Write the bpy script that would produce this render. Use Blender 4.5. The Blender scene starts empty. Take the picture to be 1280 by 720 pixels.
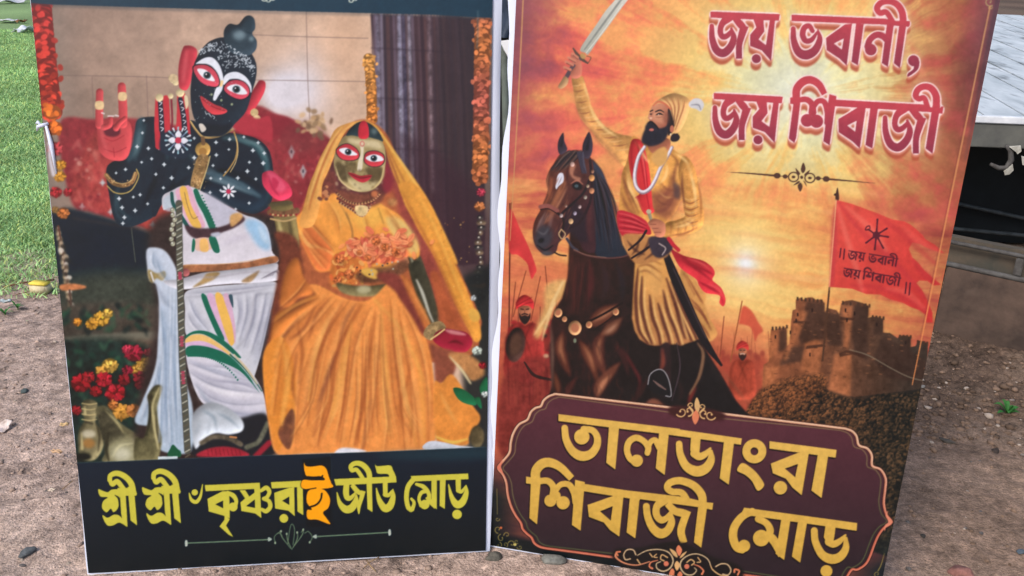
import bpy, bmesh, math, random
import numpy as np
R = math.radians
random.seed(4)
scene = bpy.context.scene; COL = scene.collection
# ---------------------------------------------------------------- camera, sky, sun, exposure
CAM_H, F_PX, PITCH, ROLL = 1.45, 1087.0, R(20.4), R(2.25)
cd = bpy.data.cameras.new('camera'); cam = bpy.data.objects.new('camera', cd); COL.objects.link(cam)
cd.sensor_width = 36.0; cd.lens = 36.0*F_PX/1280.0; cd.clip_start = .05; cd.clip_end = 2000
from mathutils import Matrix, Vector
_cp, _sp, _cr, _sr = math.cos(PITCH), math.sin(PITCH), math.cos(ROLL), math.sin(ROLL)
FW = np.array([0, _cp, -_sp]); RT = _cr*np.array([1., 0, 0])+_sr*np.array([0, _sp, _cp]); UP = -_sr*np.array([1., 0, 0])+_cr*np.array([0, _sp, _cp])
EYE = np.array([0, 0, CAM_H])
cam.matrix_world = Matrix(((RT[0], UP[0], -FW[0], 0), (RT[1], UP[1], -FW[1], 0), (RT[2], UP[2], -FW[2], CAM_H), (0, 0, 0, 1)))
scene.camera = cam
SUN_EL, SUN_AZ = R(44), R(216)          # azimuth clockwise from +y: light from the front left
w = bpy.data.worlds.new('World'); scene.world = w; w.use_nodes = True
nt = w.node_tree; bg = nt.nodes['Background']; sky = nt.nodes.new('ShaderNodeTexSky'); sky.sky_type = 'NISHITA'; sky.sun_disc = False
sky.sun_elevation = SUN_EL; sky.sun_rotation = SUN_AZ; sky.dust_density = 3.0; sky.air_density = 1.0
nt.links.new(sky.outputs['Color'], bg.inputs['Color']); bg.inputs['Strength'].default_value = .12
sd = bpy.data.lights.new('sun', 'SUN'); sd.energy = 1.3; sd.angle = R(24); sd.color = (1, .96, .9)
sun = bpy.data.objects.new('sun', sd); COL.objects.link(sun)
sdir = Vector((math.sin(SUN_AZ)*math.cos(SUN_EL), math.cos(SUN_AZ)*math.cos(SUN_EL), math.sin(SUN_EL)))
sun.rotation_euler = sdir.to_track_quat('Z', 'Y').to_euler(); sun.location = sdir*20
vs = scene.view_settings; vs.view_transform = 'Standard'; vs.look = 'None'; vs.exposure = 0.60; vs.gamma = 1.0
try: vs.use_curve_mapping = False
except Exception: pass
PRINT_K = .80                           # ink reflectance against the paint-box values
import numpy as np
# ---------------------------------------------------------------- print painter
# The two flex prints are drawn here with polygons and strokes in the print's own
# drawing units and then carried by the vertices of the sheets.
def _box1(a, r, ax):
    if r < 1: return a
    k = 2*r+1
    p = [(0, 0)]*a.ndim; p[ax] = (r+1, r)
    c = np.cumsum(np.pad(a, p, mode='edge'), axis=ax, dtype=np.float64)
    n = a.shape[ax]
    hi = np.take(c, np.arange(k, k+n), axis=ax); lo = np.take(c, np.arange(0, n), axis=ax)
    return ((hi-lo)/k).astype(np.float32)
def blur(a, s):
    if s <= 0.3: return a
    r = max(1, int(round(s*0.95)))
    if s < 0.9:
        w = s*0.42
        for ax in (0, 1):
            b = np.take(a, np.clip(np.arange(a.shape[ax])+1, 0, a.shape[ax]-1), axis=ax)
            c = np.take(a, np.clip(np.arange(a.shape[ax])-1, 0, a.shape[ax]-1), axis=ax)
            a = a*(1-w)+(b+c)*(w/2)
        return a
    for _ in range(3):
        a = _box1(_box1(a, r, 0), r, 1)
    return a
def vnoise(h, w, cx, cy, rng):
    gx = int(w/cx)+3; gy = int(h/cy)+3
    g = rng.random((gy, gx)).astype(np.float32)
    y = np.arange(h)/cy; x = np.arange(w)/cx
    yi = y.astype(int); xi = x.astype(int); fy = (y-yi)[:, None]; fx = (x-xi)[None]
    fy = fy*fy*(3-2*fy); fx = fx*fx*(3-2*fx)
    a = g[yi][:, xi]; b = g[yi][:, xi+1]; c = g[yi+1][:, xi]; d = g[yi+1][:, xi+1]
    return (a*(1-fx)+b*fx)*(1-fy)+(c*(1-fx)+d*fx)*fy
def fbm(h, w, cx, cy, octv, rng):
    o = np.zeros((h, w), np.float32); am = 1.; t = 0.
    for _ in range(octv):
        o += am*vnoise(h, w, max(cx, 1.), max(cy, 1.), rng); t += am; am *= .55; cx /= 2; cy /= 2
    return (o/t-.5)*2
def pnoise(u, v, octv, rng):
    g = rng.random((256, 256)).astype(np.float32); o = np.zeros(u.shape, np.float32); am = 1.; t = 0.
    for k in range(octv):
        ui = np.floor(u).astype(int); vi = np.floor(v).astype(int); fu = u-ui; fv = v-vi
        fu = fu*fu*(3-2*fu); fv = fv*fv*(3-2*fv); a = ui+17*k & 255; a1 = a+1 & 255; b = vi+29*k & 255; b1 = b+1 & 255
        o += am*((g[b, a]*(1-fu)+g[b, a1]*fu)*(1-fv)+(g[b1, a]*(1-fu)+g[b1, a1]*fu)*fv); t += am; am *= .6; u = u*2.03; v = v*2.03
    return np.clip((o/t-.5)*3.2, -1, 1)
def crom(p, closed, n=6):
    p = np.asarray(p, float)
    if len(p) < 3: return p
    if closed: q = np.vstack([p[-1:], p, p[:2]]); m = len(p)
    else: q = np.vstack([2*p[0]-p[1], p, 2*p[-1]-p[-2]]); m = len(p)-1
    t = np.linspace(0, 1, n, endpoint=False)[:, None]; out = []
    for i in range(m):
        a, b, c, d = q[i:i+4]
        out.append(.5*((2*b)+(c-a)*t+(2*a-5*b+4*c-d)*t*t+(3*b-a-3*c+d)*t**3))
    out = np.vstack(out)
    return out if closed else np.vstack([out, p[-1:]])
def Z(x0, y0, s, pts):
    p = np.asarray(pts, float).copy(); p[:, 0] = x0+p[:, 0]/s; p[:, 1] = y0+p[:, 1]/s
    return p
class Art:
    def __init__(s, x0, y0, x1, y1, S, seed):
        s.x0, s.y0, s.S = x0, y0, S
        s.w = int((x1-x0)*S); s.h = int((y1-y0)*S)
        s.a = np.zeros((s.h, s.w, 3), np.float32); s.lab = np.zeros((s.h, s.w), np.uint8)
        s.rng = np.random.default_rng(seed)
        s.nz = fbm(s.h, s.w, 26*S, 26*S, 5, s.rng); s.nf = fbm(s.h, s.w, 5*S, 5*S, 3, s.rng)
        s.Y, s.X = np.mgrid[0:s.h, 0:s.w].astype(np.float32); s.X = s.X/S+x0; s.Y = s.Y/S+y0
    def cover(s, rings):
        """antialiased coverage of a polygon (outer ring + holes): returns (slice, mask)"""
        S = s.S; R = [(np.asarray(r, float)-[s.x0, s.y0])*S for r in rings]
        al = np.vstack(R); xa, ya = np.floor(al.min(0)).astype(int)-2; xb, yb = np.ceil(al.max(0)).astype(int)+3
        xa = max(xa, 0); ya = max(ya, 0); xb = min(xb, s.w); yb = min(yb, s.h)
        if xb-xa < 1 or yb-ya < 1: return None, None
        K = 3; H = (yb-ya)*K; Wd = xb-xa
        acc = np.zeros((H, Wd+2), np.float32)
        ys = (np.arange(H)+.5)/K+ya
        for k, r in enumerate(R):
            ar = np.sum(r[:, 0]*np.roll(r[:, 1], -1)-np.roll(r[:, 0], -1)*r[:, 1])
            if (ar < 0) != (k > 0): r = r[::-1]
            p, q = r, np.roll(r, -1, 0)
            for (ax, ay), (bx, by) in zip(p, q):
                if ay == by: continue
                sg = 1. if by > ay else -1.
                lo, hi = (ay, by) if by > ay else (by, ay)
                i0 = max(0, int(np.ceil((lo-ya)*K-.5))); i1 = min(H-1, int(np.ceil((hi-ya)*K-.5))-1)
                if i1 < i0: continue
                yy = ys[i0:i1+1]; xx = np.clip(ax+(yy-ay)*(bx-ax)/(by-ay)-xa, 0, Wd)
                xi = np.minimum(xx.astype(int), Wd); f = xx-xi; rows = np.arange(i0, i1+1)
                acc[rows, xi] += sg*(1-f); acc[rows, np.minimum(xi+1, Wd+1)] += sg*f
        m = np.clip(np.abs(np.cumsum(acc, 1)[:, :Wd]), 0, 1).reshape(yb-ya, K, Wd).mean(1)
        return (slice(ya, yb), slice(xa, xb)), m
    def put(s, sl, m, col, opa=1., soft=0., noise=.035, grad=None, vol=0., lit=(-.5, -.8), lab=None, tex=None):
        if sl is None: return
        if soft > 0:
            pad = int(soft*s.S*3)+1
            ya = max(0, sl[0].start-pad); yb = min(s.h, sl[0].stop+pad); xa = max(0, sl[1].start-pad); xb = min(s.w, sl[1].stop+pad)
            M = np.zeros((yb-ya, xb-xa), np.float32); M[sl[0].start-ya:sl[0].stop-ya, sl[1].start-xa:sl[1].stop-xa] = m
            m = blur(M, soft*s.S); sl = (slice(ya, yb), slice(xa, xb))
        c = np.zeros(m.shape+(3,), np.float32)+np.asarray(col, np.float32)
        if grad is not None:
            (ax, ay), (bx, by), c2 = grad
            d = np.array([bx-ax, by-ay], float); L = d@d
            t = np.clip(((s.X[sl]-ax)*d[0]+(s.Y[sl]-ay)*d[1])/L, 0, 1)[..., None]
            c = c*(1-t)+np.asarray(c2, np.float32)*t
        if vol:
            rad = max(1.5, .09*min(m.shape)) if vol > 0 else 2.
            b = blur(m, rad); gy, gx = np.gradient(b)
            sh = -(gx*lit[0]+gy*lit[1])*rad*1.7*abs(vol)
            c = c*(1+np.clip(-sh, -.75, .9)[..., None])
        if noise: c = c*(1+noise*(.6*s.nz[sl]+.6*s.nf[sl]))[..., None]
        if tex is not None: c = c*(1+tex[sl])[..., None]
        k = (m*opa)[..., None]
        s.a[sl] = s.a[sl]*(1-k)+c*k
        if lab is not None: s.lab[sl][m > .5] = lab
    def P(s, pts, col, holes=(), smooth=True, **k):
        if isinstance(holes, np.ndarray): holes = [holes]
        r = [crom(pts, True) if smooth else np.asarray(pts, float)]+[crom(h, True) if smooth else np.asarray(h, float) for h in holes]
        s.put(*s.cover(r), col, **k)
    def ribbon(s, pts, w, round_=False, n=6):
        p = np.asarray(pts, float); w = np.full(len(p), w, float) if np.isscalar(w) else np.interp(np.linspace(0, 1, len(p)), np.linspace(0, 1, len(w)), w)
        q = crom(np.column_stack([p, w]), False, n) if len(p) > 2 else np.column_stack([p, w])
        p, w = q[:, :2], np.maximum(q[:, 2], .05)
        d = np.gradient(p, axis=0); d /= np.linalg.norm(d, axis=1)[:, None]+1e-9
        nn = np.column_stack([-d[:, 1], d[:, 0]])*(w/2)[:, None]
        rings = [np.vstack([p+nn, (p-nn)[::-1]])]
        return rings, (p, w)
    def rmask(s, pts, w, round_=True):
        """stroke mask with the distance to the centre line (clean at tight bends)"""
        rings, (p, w) = s.ribbon(pts, w)
        if not round_: return s.cover(rings)
        S = s.S; p = (p-[s.x0, s.y0])*S; w = w*S; mw = w.max()/2+2
        xa, ya = np.floor(p.min(0)-mw).astype(int); xb, yb = np.ceil(p.max(0)+mw).astype(int)+1
        xa = max(xa, 0); ya = max(ya, 0); xb = min(xb, s.w); yb = min(yb, s.h)
        if xb-xa < 1 or yb-ya < 1: return None, None
        m = np.zeros((yb-ya, xb-xa), np.float32)
        for i in range(len(p)-1):
            a, b = p[i], p[i+1]; rr = max(w[i], w[i+1])/2+2
            ua = max(0, int(min(a[0], b[0])-rr)-xa); ub = min(xb-xa, int(max(a[0], b[0])+rr)+2-xa)
            va = max(0, int(min(a[1], b[1])-rr)-ya); vb = min(yb-ya, int(max(a[1], b[1])+rr)+2-ya)
            if ub <= ua or vb <= va: continue
            Y, X = np.mgrid[va:vb, ua:ub]; X = X+xa+.5-a[0]; Y = Y+ya+.5-a[1]
            d = b-a; L = d@d+1e-9; t = np.clip((X*d[0]+Y*d[1])/L, 0, 1)
            ds = np.hypot(X-t*d[0], Y-t*d[1]); r = (w[i]*(1-t)+w[i+1]*t)/2
            k = np.clip(r-ds+.5, 0, 1)*np.minimum(1, w[i])
            m[va:vb, ua:ub] = np.maximum(m[va:vb, ua:ub], k)
        return (slice(ya, yb), slice(xa, xb)), m
    def S_(s, pts, w, col, round_=True, **k): s.put(*s.rmask(pts, w, round_), col, **k)
    def E(s, x, y, rx, ry, col, rot=0., **k):
        t = np.linspace(0, 2*np.pi, 26, endpoint=False); c, q = np.cos(rot), np.sin(rot)
        u, v = rx*np.cos(t), ry*np.sin(t)
        s.put(*s.cover([np.column_stack([x+u*c-v*q, y+u*q+v*c])]), col, **k)
    def dots(s, n, box, r, cols, **k):
        for _ in range(n):
            x = s.rng.uniform(box[0], box[2]); y = s.rng.uniform(box[1], box[3]); q = s.rng.uniform(*r)
            s.E(x, y, q, q*s.rng.uniform(.6, 1), cols[s.rng.integers(len(cols))], rot=s.rng.uniform(0, 3), **k)
    def flower(s, x, y, r, col, n=9, **k):
        """a ragged bloom: overlapping petals in uneven tones, darker between"""
        c = np.asarray(col, float); g = s.rng
        s.E(x, y, r*.92, r*.82, c*.55, soft=.7)
        for j in range(26):
            q = r*np.sqrt(g.random())*.82; t = g.uniform(0, 6.283); f = .62+.5*(1-q/r)*g.random()+.35*g.random()-.12*np.sin(t)
            s.E(x+q*np.cos(t), y+q*.88*np.sin(t), r*g.uniform(.16,.34), r*g.uniform(.1,.2), np.clip(c*f+18*g.random(), 0, 255), rot=t+g.uniform(-.6,.6), soft=.35, opa=.9)
        s.E(x+g.uniform(-.1,.1)*r, y, r*.16, r*.14, c*.5, soft=.5, opa=.8)
    def bushes(s, pts, dark, light, cell, soft=1., lab=None, far=None, opa=1.):
        """packed round crowns lit from the upper left (cellular pattern, two sizes)"""
        sl, m = s.cover([crom(pts, True)])
        if sl is None: return
        X, Y = s.X[sl], s.Y[sl]; w = pnoise(X/26, Y/26, 3, s.rng); n = pnoise(X/2.2, Y/2.2, 2, s.rng); sh = 0.; tone = 0.
        for k, (c_, wt) in enumerate(((cell, .62), (cell*.52, .38))):
            u = X/c_+.5*w; v = Y/(c_*.8)+.5*w+9*k; ui = np.floor(u).astype(int); vi = np.floor(v).astype(int); T = s.rng.random((3, 128, 128)).astype(np.float32)
            best = np.full(u.shape, 9., np.float32); dx = np.zeros_like(best); dy = np.zeros_like(best); rd = np.zeros_like(best)
            for a in (-1, 0, 1):
                for b in (-1, 0, 1):
                    p, q = (ui+a) & 127, (vi+b) & 127; ex = ui+a+T[0][q, p]-u; ey = vi+b+T[1][q, p]-v; d = ex*ex+ey*ey; k_ = d < best
                    best = np.where(k_, d, best); dx = np.where(k_, ex, dx); dy = np.where(k_, ey, dy); rd = np.where(k_, T[2][q, p], rd)
            sh = sh+wt*np.clip(.42+.62*(dx*.8+dy*.75)-.55*(best-.25), 0, 1.2); tone = tone+wt*rd
        sh = np.clip(sh*(.55+.9*tone)+.34*n+.16*w-.04, 0, 1)[..., None]
        c = np.asarray(dark, np.float32)*(1-sh)+np.asarray(light, np.float32)*sh
        if far is not None:
            (ax, ay), (bx, by), dk, lt = far; d = np.array([bx-ax, by-ay], float); t = np.clip(((X-ax)*d[0]+(Y-ay)*d[1])/(d@d), 0, 1)[..., None]
            c = c*(1-t)+(np.asarray(dk, np.float32)*(1-sh)+np.asarray(lt, np.float32)*sh)*t
        k = (blur(m, soft*s.S)*opa)[..., None]; s.a[sl] = s.a[sl]*(1-k)+c*k
        if lab is not None: s.lab[sl][m > .5] = lab
    def fold(s, pts, w, dark, light, side=1, opa=.8):
        """a crease in cloth: soft shade, a crisp dark line and a lit ridge beside it"""
        p = np.asarray(pts, float); d = np.gradient(p, axis=0); d /= np.linalg.norm(d, axis=1)[:, None]+1e-9; n = np.column_stack([-d[:, 1], d[:, 0]])*side
        k = np.interp(np.linspace(0, 1, len(p)), [0, .4, 1], [.25, 1, .3])
        s.S_(p-n*w*.35, k*w*1.5, dark, soft=w*.42, opa=.55*opa); s.S_(p, k*w*.42, np.asarray(dark)*.86, soft=.6, opa=opa*.62); s.S_(p+n*w*.55, k*w*.6, light, soft=w*.16+.3, opa=.75*opa)
    # text layers: a union mask over the whole print
    def layer(s): return np.zeros((s.h, s.w), np.float32)
    def add(s, L, sl, m):
        if sl is not None: L[sl] = np.maximum(L[sl], m)
    def sub(s, L, sl, m):
        if sl is not None: L[sl] = np.minimum(L[sl], 1-m)
    def lay(s, L, col, **k): s.put((slice(0, s.h), slice(0, s.w)), L, col, **k)
# --------------------------------------------------------- the letters, drawn by hand
# every glyph is a list of ('p' polygon, holes) / ('s' stroke, width) / ('d' dot)
def G(art, L, items, f=lambda p: p, ws=1.):
    for it in items:
        if it[0] == 'p':
            art.add(L, *art.cover([f(np.asarray(r, float)) for r in it[1:]]))
        elif it[0] == 'q':
            art.add(L, *art.cover([crom(f(np.asarray(r, float)), True) for r in it[1:]]))
        elif it[0] in 'sb':
            w = it[2]; w = w*ws if np.isscalar(w) else [v*ws for v in w]
            art.add(L, *art.rmask(f(np.asarray(it[1], float)), w, it[0] == 's'))
        elif it[0] == 'd':
            c = f(np.asarray([[it[1], it[2]]], float))[0]; r = it[3]*ws
            t = np.linspace(0, 6.2832, 28, endpoint=False)
            art.add(L, *art.cover([np.column_stack([c[0]+r*np.cos(t), c[1]+r*np.sin(t)])]))
        elif it[0] == 'x':
            w = it[2]; w = w*ws if np.isscalar(w) else [v*ws for v in w]
            art.sub(L, *art.rmask(f(np.asarray(it[1], float)), w, True))
def zf(x0, y0, s): return (lambda p: np.column_stack([x0+p[:, 0]/s, y0+p[:, 1]/s]))
JA_1 = [('s', [(58,195),(62,290),(92,372),(145,398),(198,352),(222,285),(205,215)], [34,46,58,62,56,46,20]),
        ('s', [(185,130),(135,180),(122,240),(140,275),(172,268),(205,235)], [70,46,42,44,40,30]),
        ('b', [(225,130),(268,178),(296,208)], [40,56,50]), ('b', [(305,192),(280,270),(263,340),(262,440)], [62,52,46,46])]
YA_1 = [('p', [(360,120),(392,205),(345,262),(345,345),(432,378),(502,458),(535,120)], [(445,152),(492,152),(464,338),(408,295),(452,235)])]
BHA_1 = [('s', [(668,215),(672,300),(705,385),(765,412),(832,375),(866,295),(852,222)], [36,46,62,70,60,42,10]),
         ('s', [(812,232),(788,195),(752,208),(738,258),(760,305),(805,298),(848,240)], [34,38,42,44,42,36,16])]
TITLE1 = [(zf(880,0,6), 1/6, [('p', [(48,86),(568,106),(560,156),(48,132)])]+JA_1+YA_1+[('d',392,440,34)]+[('p', [(655,110),(720,113),(720,162),(655,158)])]+BHA_1),
  (zf(1000,0,6), 1/6, [('p', [(-65,110),(640,140),(690,155),(820,158),(822,185),(812,202),(640,186),(-65,158)]),
   ('p', [(193,285),(335,183),(388,178),(348,492),(292,438),(198,376)], [(252,326),(326,288),(312,372)]),
   ('p', [(418,175),(476,178),(432,490),(384,462)]), ('p', [(650,170),(702,175),(656,502),(610,472)]),
   ('s', [(660,320),(620,272),(570,262),(522,298),(505,350)], [40,50,48,46,50]), ('d',528,372,44),
   ('p', [(745,160),(798,160),(746,510),(700,474)]),
   ('s', [(772,180),(762,92),(722,32),(662,10),(604,22),(575,62),(598,98),(645,92),(690,160)], [52,52,50,46,46,46,44,42,40]),
   ('d',848,455,42), ('q', [(890,455),(880,520),(808,574),(806,550),(848,515),(850,470)])])]
def _sh(items, fx):
    o = []
    for it in items:
        if it[0] in 'pq': o.append((it[0],)+tuple([fx(*q) for q in r] for r in it[1:]))
        elif it[0] in 'sbx': o.append((it[0], [fx(*q) for q in it[1]], it[2]))
        else: o.append((it[0],)+fx(it[1], it[2])+(it[3],))
    return o
TITLE2 = [(zf(880,90,6), 1/6, [('p', [(73,156),(590,184),(583,234),(73,203)])]+_sh(JA_1, lambda x, y: (x*.98+25, y+70))+_sh(YA_1, lambda x, y: (x*1.05+2, y+72))+[('d',404,507,34),
   ('p', [(645,190),(712,185),(720,240),(690,492),(676,530),(634,498),(668,240),(645,238)]),
   ('b', [(690,200),(695,125),(745,70),(805,60),(862,95),(902,165)], [56,58,60,58,54,44]),
   ('s', [(700,212),(765,205),(808,240),(812,300)], [38,44,46,60]), ('d',772,362,48), ('d',842,368,50),
   ('s', [(818,260),(855,218),(900,225),(925,300),(920,380)], [40,40,42,46,40]),
   ('p', [(938,165),(992,180),(940,548),(893,518)])]),
  (zf(1030,90,6), 1/6, [('p', [(60,205),(740,242),(780,262),(870,268),(874,256),(892,258),(884,312),(800,300),(80,256)]),
   ('p', [(106,352),(255,262),(312,256),(266,572),(212,520),(108,450)], [(172,400),(242,364),(232,446)]),
   ('p', [(345,262),(402,268),(360,572),(308,546)])]+_sh(JA_1, lambda x, y: (455+(x-58)*1.13, 335+(y-190)*1.1))+[
   ('p', [(810,250),(868,250),(810,612),(758,572)]),
   ('s', [(838,262),(836,180),(800,122),(748,108),(702,130),(684,175),(708,200),(748,195),(772,262)], [54,54,52,48,46,46,42,40,42])])]
NAME1 = [(zf(690,500,6), 1/6, [('p', [(50,100),(960,212),(960,266),(50,152)]),
   ('s', [(97,205),(108,290),(152,372),(220,414),(290,400),(336,340),(340,272),(305,222),(240,212)], [50,54,62,72,66,58,52,48,50]), ('d',225,270,58),
   ('p', [(430,170),(506,180),(476,516),(408,465)]), ('p', [(805,225),(878,235),(846,558),(778,507)]),
   ('s', [(630,462),(585,432),(563,370),(580,308),(632,278),(690,305),(722,350),(716,392)], [50,46,48,50,48,46,48,44]), ('d',637,450,46),
   ('s', [(722,345),(745,305),(778,300),(806,350)], [42,40,46,50])]),
  (zf(820,520,5.333), 1/5.333, [('p', [(-10,62),(572,145),(566,187),(-10,108)]),
   ('s', [(154,182),(162,250),(200,328),(268,364),(330,345),(366,290),(366,232)], [44,48,58,70,66,52,26]),
   ('p', [(235,105),(300,115),(292,215),(285,262),(250,262),(228,225)]), ('s', [(258,245),(290,266),(330,248),(362,212)], [58,50,42,16]),
   ('p', [(455,145),(522,158),(485,453),(424,410)]), ('s', [(655+53*np.cos(t), 230+53*np.sin(t)) for t in np.linspace(0,6.3,22)], 54),
   ('q', [(575,308),(640,345),(690,398),(720,456),(677,492),(640,430),(595,388),(540,357)]),
   ('p', [(755,163),(1202,220),(1196,272),(755,212)]), ('p', [(764,312),(950,238),(1018,240),(970,522),(908,470),(865,412),(778,376)], [(858,345),(945,314),(926,402)]),
   ('d',828,472,45), ('p', [(1080,235),(1148,250),(1102,540),(1034,490)])])]
NAME2 = [(zf(640,560,6), 1/6, [('p', [(145,210),(220,215),(190,567),(132,520)]), ('p', [(107,208),(160,216),(160,266),(107,260)]),
   ('b', [(178,235),(182,165),(228,112),(292,104),(368,140),(450,222)], [70,72,72,68,60,52]),
   ('s', [(190,246),(268,240),(312,285),(312,350)], [46,48,50,60]), ('d',290,388,46), ('d',385,404,50), ('d',330,352,38),
   ('s', [(330,310),(368,268),(428,268),(468,330),(478,400)], [44,44,46,50,46]),
   ('p', [(475,232),(548,250),(516,615),(450,570)]), ('p', [(540,262),(965,328),(960,385),(540,318)]),
   ('p', [(568,420),(768,350),(838,350),(806,658),(735,608),(690,552),(578,510)], [(662,468),(756,430),(742,538)]),
   ('p', [(885,360),(958,370),(926,672),(860,627)])]),
  (zf(760,580,6), 1/6, [('p', [(-5,175),(560,240),(745,282),(790,286),(782,338),(690,320),(-5,224)]),
   ('s', [(288,312),(298,388),(335,470),(392,515),(445,495),(476,435),(472,380)], [52,54,62,72,64,56,36]),
   ('s', [(420,265),(368,312),(364,375),(398,414),(436,402),(470,360)], [70,56,54,52,44,30]),
   ('b', [(445,290),(500,345),(560,362),(600,375)], [52,56,60,40]), ('b', [(600,345),(565,430),(548,505),(570,585)], [50,58,58,52]),
   ('p', [(680,280),(748,285),(700,622),(644,582)]),
   ('s', [(712,300),(700,222),(640,155),(545,120),(468,134),(445,172),(480,202),(555,212),(602,280)], [62,62,60,56,54,52,50,50,48])]),
  (zf(900,600,6), 1/6, [('p', [(180,200),(1026,314),(1022,372),(640,318),(240,262),(150,262)]),
   ('s', [(240,228),(165,268),(108,345),(98,425),(125,495),(165,515)], [52,58,62,64,62,56]), ('d',180,486,46),
   ('s', [(285,285),(345,315),(375,370),(352,420)], [50,52,56,60]), ('d',308,428,62), ('b', [(345,395),(405,450),(460,560)], [60,66,50]),
   ('p', [(460,275),(528,290),(480,592),(415,545)]), ('p', [(585,295),(652,308),(600,612),(537,565)]),
   ('s', [(705,372),(714,455),(762,548),(832,584),(898,566),(940,505),(940,430)], [52,54,62,72,66,54,30]),
   ('p', [(790,325),(866,338),(855,420),(845,470),(800,465),(776,420)]), ('s', [(815,455),(850,472),(895,450),(938,405)], [62,54,44,16]), ('d',796,674,45)])]
SRI = [('s', [(345,300),(326,228),(280,178),(222,154),(174,170),(166,205)], [44,46,44,42,38,34]), ('s', [(166,200),(186,238),(222,216),(268,268)], [30,34,40,36]),
   ('p', [(300,255),(348,255),(372,546),(322,508)]), ('p', [(225,264),(345,264),(372,306),(366,322),(225,322)]),
   ('q', [(80,275),(112,284),(150,296),(178,278),(212,274),(242,282),(242,340),(228,415),(195,446),(174,420),(142,448),(108,412),(118,362),(150,335),(96,328)]),
   ('x', [(206,318),(235,345),(240,410)], [4,16,8]), ('p', [(240,268),(284,270),(300,558),(262,515),(252,460)]),
   ('q', [(113,468),(150,488),(200,464),(246,478),(300,556),(240,525),(190,546),(150,546),(124,510)])]
CAP = [(zf(110,565,6), 1/6, SRI+_sh(SRI, lambda x, y: (x+328, y-16))),
  (zf(230,565,6), 1/6, [('s', [(42,302),(58,352),(95,368),(126,325),(142,238)], [8,26,30,22,8]), ('d',83,297,24),
   ('p', [(158,242),(570,224),(573,270),(165,288)]),
   ('p', [(178,345),(290,288),(342,288),(346,492),(300,472),(188,440)], [(238,386),(296,358),(296,416)]),
   ('s', [(330,300),(372,322),(394,362),(384,405)], [30,36,30,34]), ('d',370,406,34), ('p', [(305,465),(346,498),(318,545),(372,632),(338,615),(268,552),(306,500)]),
   ('p', [(418,280),(462,280),(492,328),(530,298),(528,262),(573,262),(582,490),(535,455),(432,437),(425,372),(460,342)], [(468,400),(533,350),(535,414)]),
   ('s', [(580,285),(618,262),(642,292),(625,332),(598,345),(638,362),(648,405),(618,438),(585,425)], [26,34,32,30,26,32,34,34,26]),
   ('p', [(653,220),(896,208),(898,256),(660,268)]), ('p', [(678,300),(790,262),(828,258),(832,476),(785,435),(684,418)], [(738,360),(791,328),(791,391)]),
   ('d',750,492,33), ('p', [(848,246),(892,246),(896,468),(852,440)])]),
  (zf(340,565,6), 1/6, [('p', [(465,197),(930,176),(934,222),(480,246)]),
   ('s', [(488,298),(508,375),(550,422),(596,415),(628,362),(632,318)], [8,34,56,58,42,16]), ('s', [(560,232),(556,300),(566,338),(592,338),(622,305)], [44,46,40,34,18]),
   ('b', [(600,240),(640,288),(668,305)], [34,38,30]), ('b', [(684,285),(668,350),(652,402),(652,460)], [40,32,30,8]),
   ('p', [(708,205),(750,200),(754,446),(716,420)]), ('s', [(734,210),(724,142),(682,92),(632,78),(594,98),(600,132),(636,128),(680,190)], [40,42,42,38,36,32,32,32]),
   ('q', [(773,82),(790,100),(885,95),(908,130),(928,184),(884,190),(868,160),(795,156),(780,125)]),
   ('s', [(782,265),(805,355),(845,415),(885,398),(908,330),(906,275)], [8,38,56,56,38,10]), ('p', [(830,215),(868,213),(868,300),(850,335),(832,310)]), ('s', [(848,312),(876,316),(902,280)], [36,30,10])]),
  (zf(460,565,6), 1/6, [('p', [(318,174),(750,155),(753,198),(340,216)]),
   ('s', [(340,200),(300,255),(288,335),(300,405),(322,428)], [40,38,36,36,34]), ('s', [(325,345),(345,375),(332,425)], [20,26,30]),
   ('s', [(362,235),(415,255),(452,300),(458,350),(440,380)], [22,34,32,30,34]), ('s', [(440,285),(400,300),(382,345),(398,395)], [34,30,26,30]), ('d',425,388,36), ('b', [(440,330),(470,370),(505,415)], [30,36,18]),
   ('p', [(475,195),(516,192),(516,427),(474,388)]), ('p', [(538,190),(582,190),(576,422),(536,398)]),
   ('s', [(603,238),(628,335),(666,388),(708,368),(736,300),(734,245)], [8,36,56,54,36,10]), ('p', [(655,185),(696,183),(696,270),(680,300),(658,278)]), ('s', [(676,282),(702,290),(730,250)], [36,28,10]), ('d',667,462,36)])]
I_ORANGE = [('q', [(240,72),(255,98),(300,103),(372,95),(408,120),(428,180),(444,224),(446,262),(240,270),(230,206),(300,206),(395,204),(366,176),(270,178),(246,140)]),
   ('q', [(270,290),(330,266),(398,282),(436,345),(424,412),(384,448),(410,490),(436,536),(340,502),(270,496),(264,430),(300,425),(262,370)])]
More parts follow.
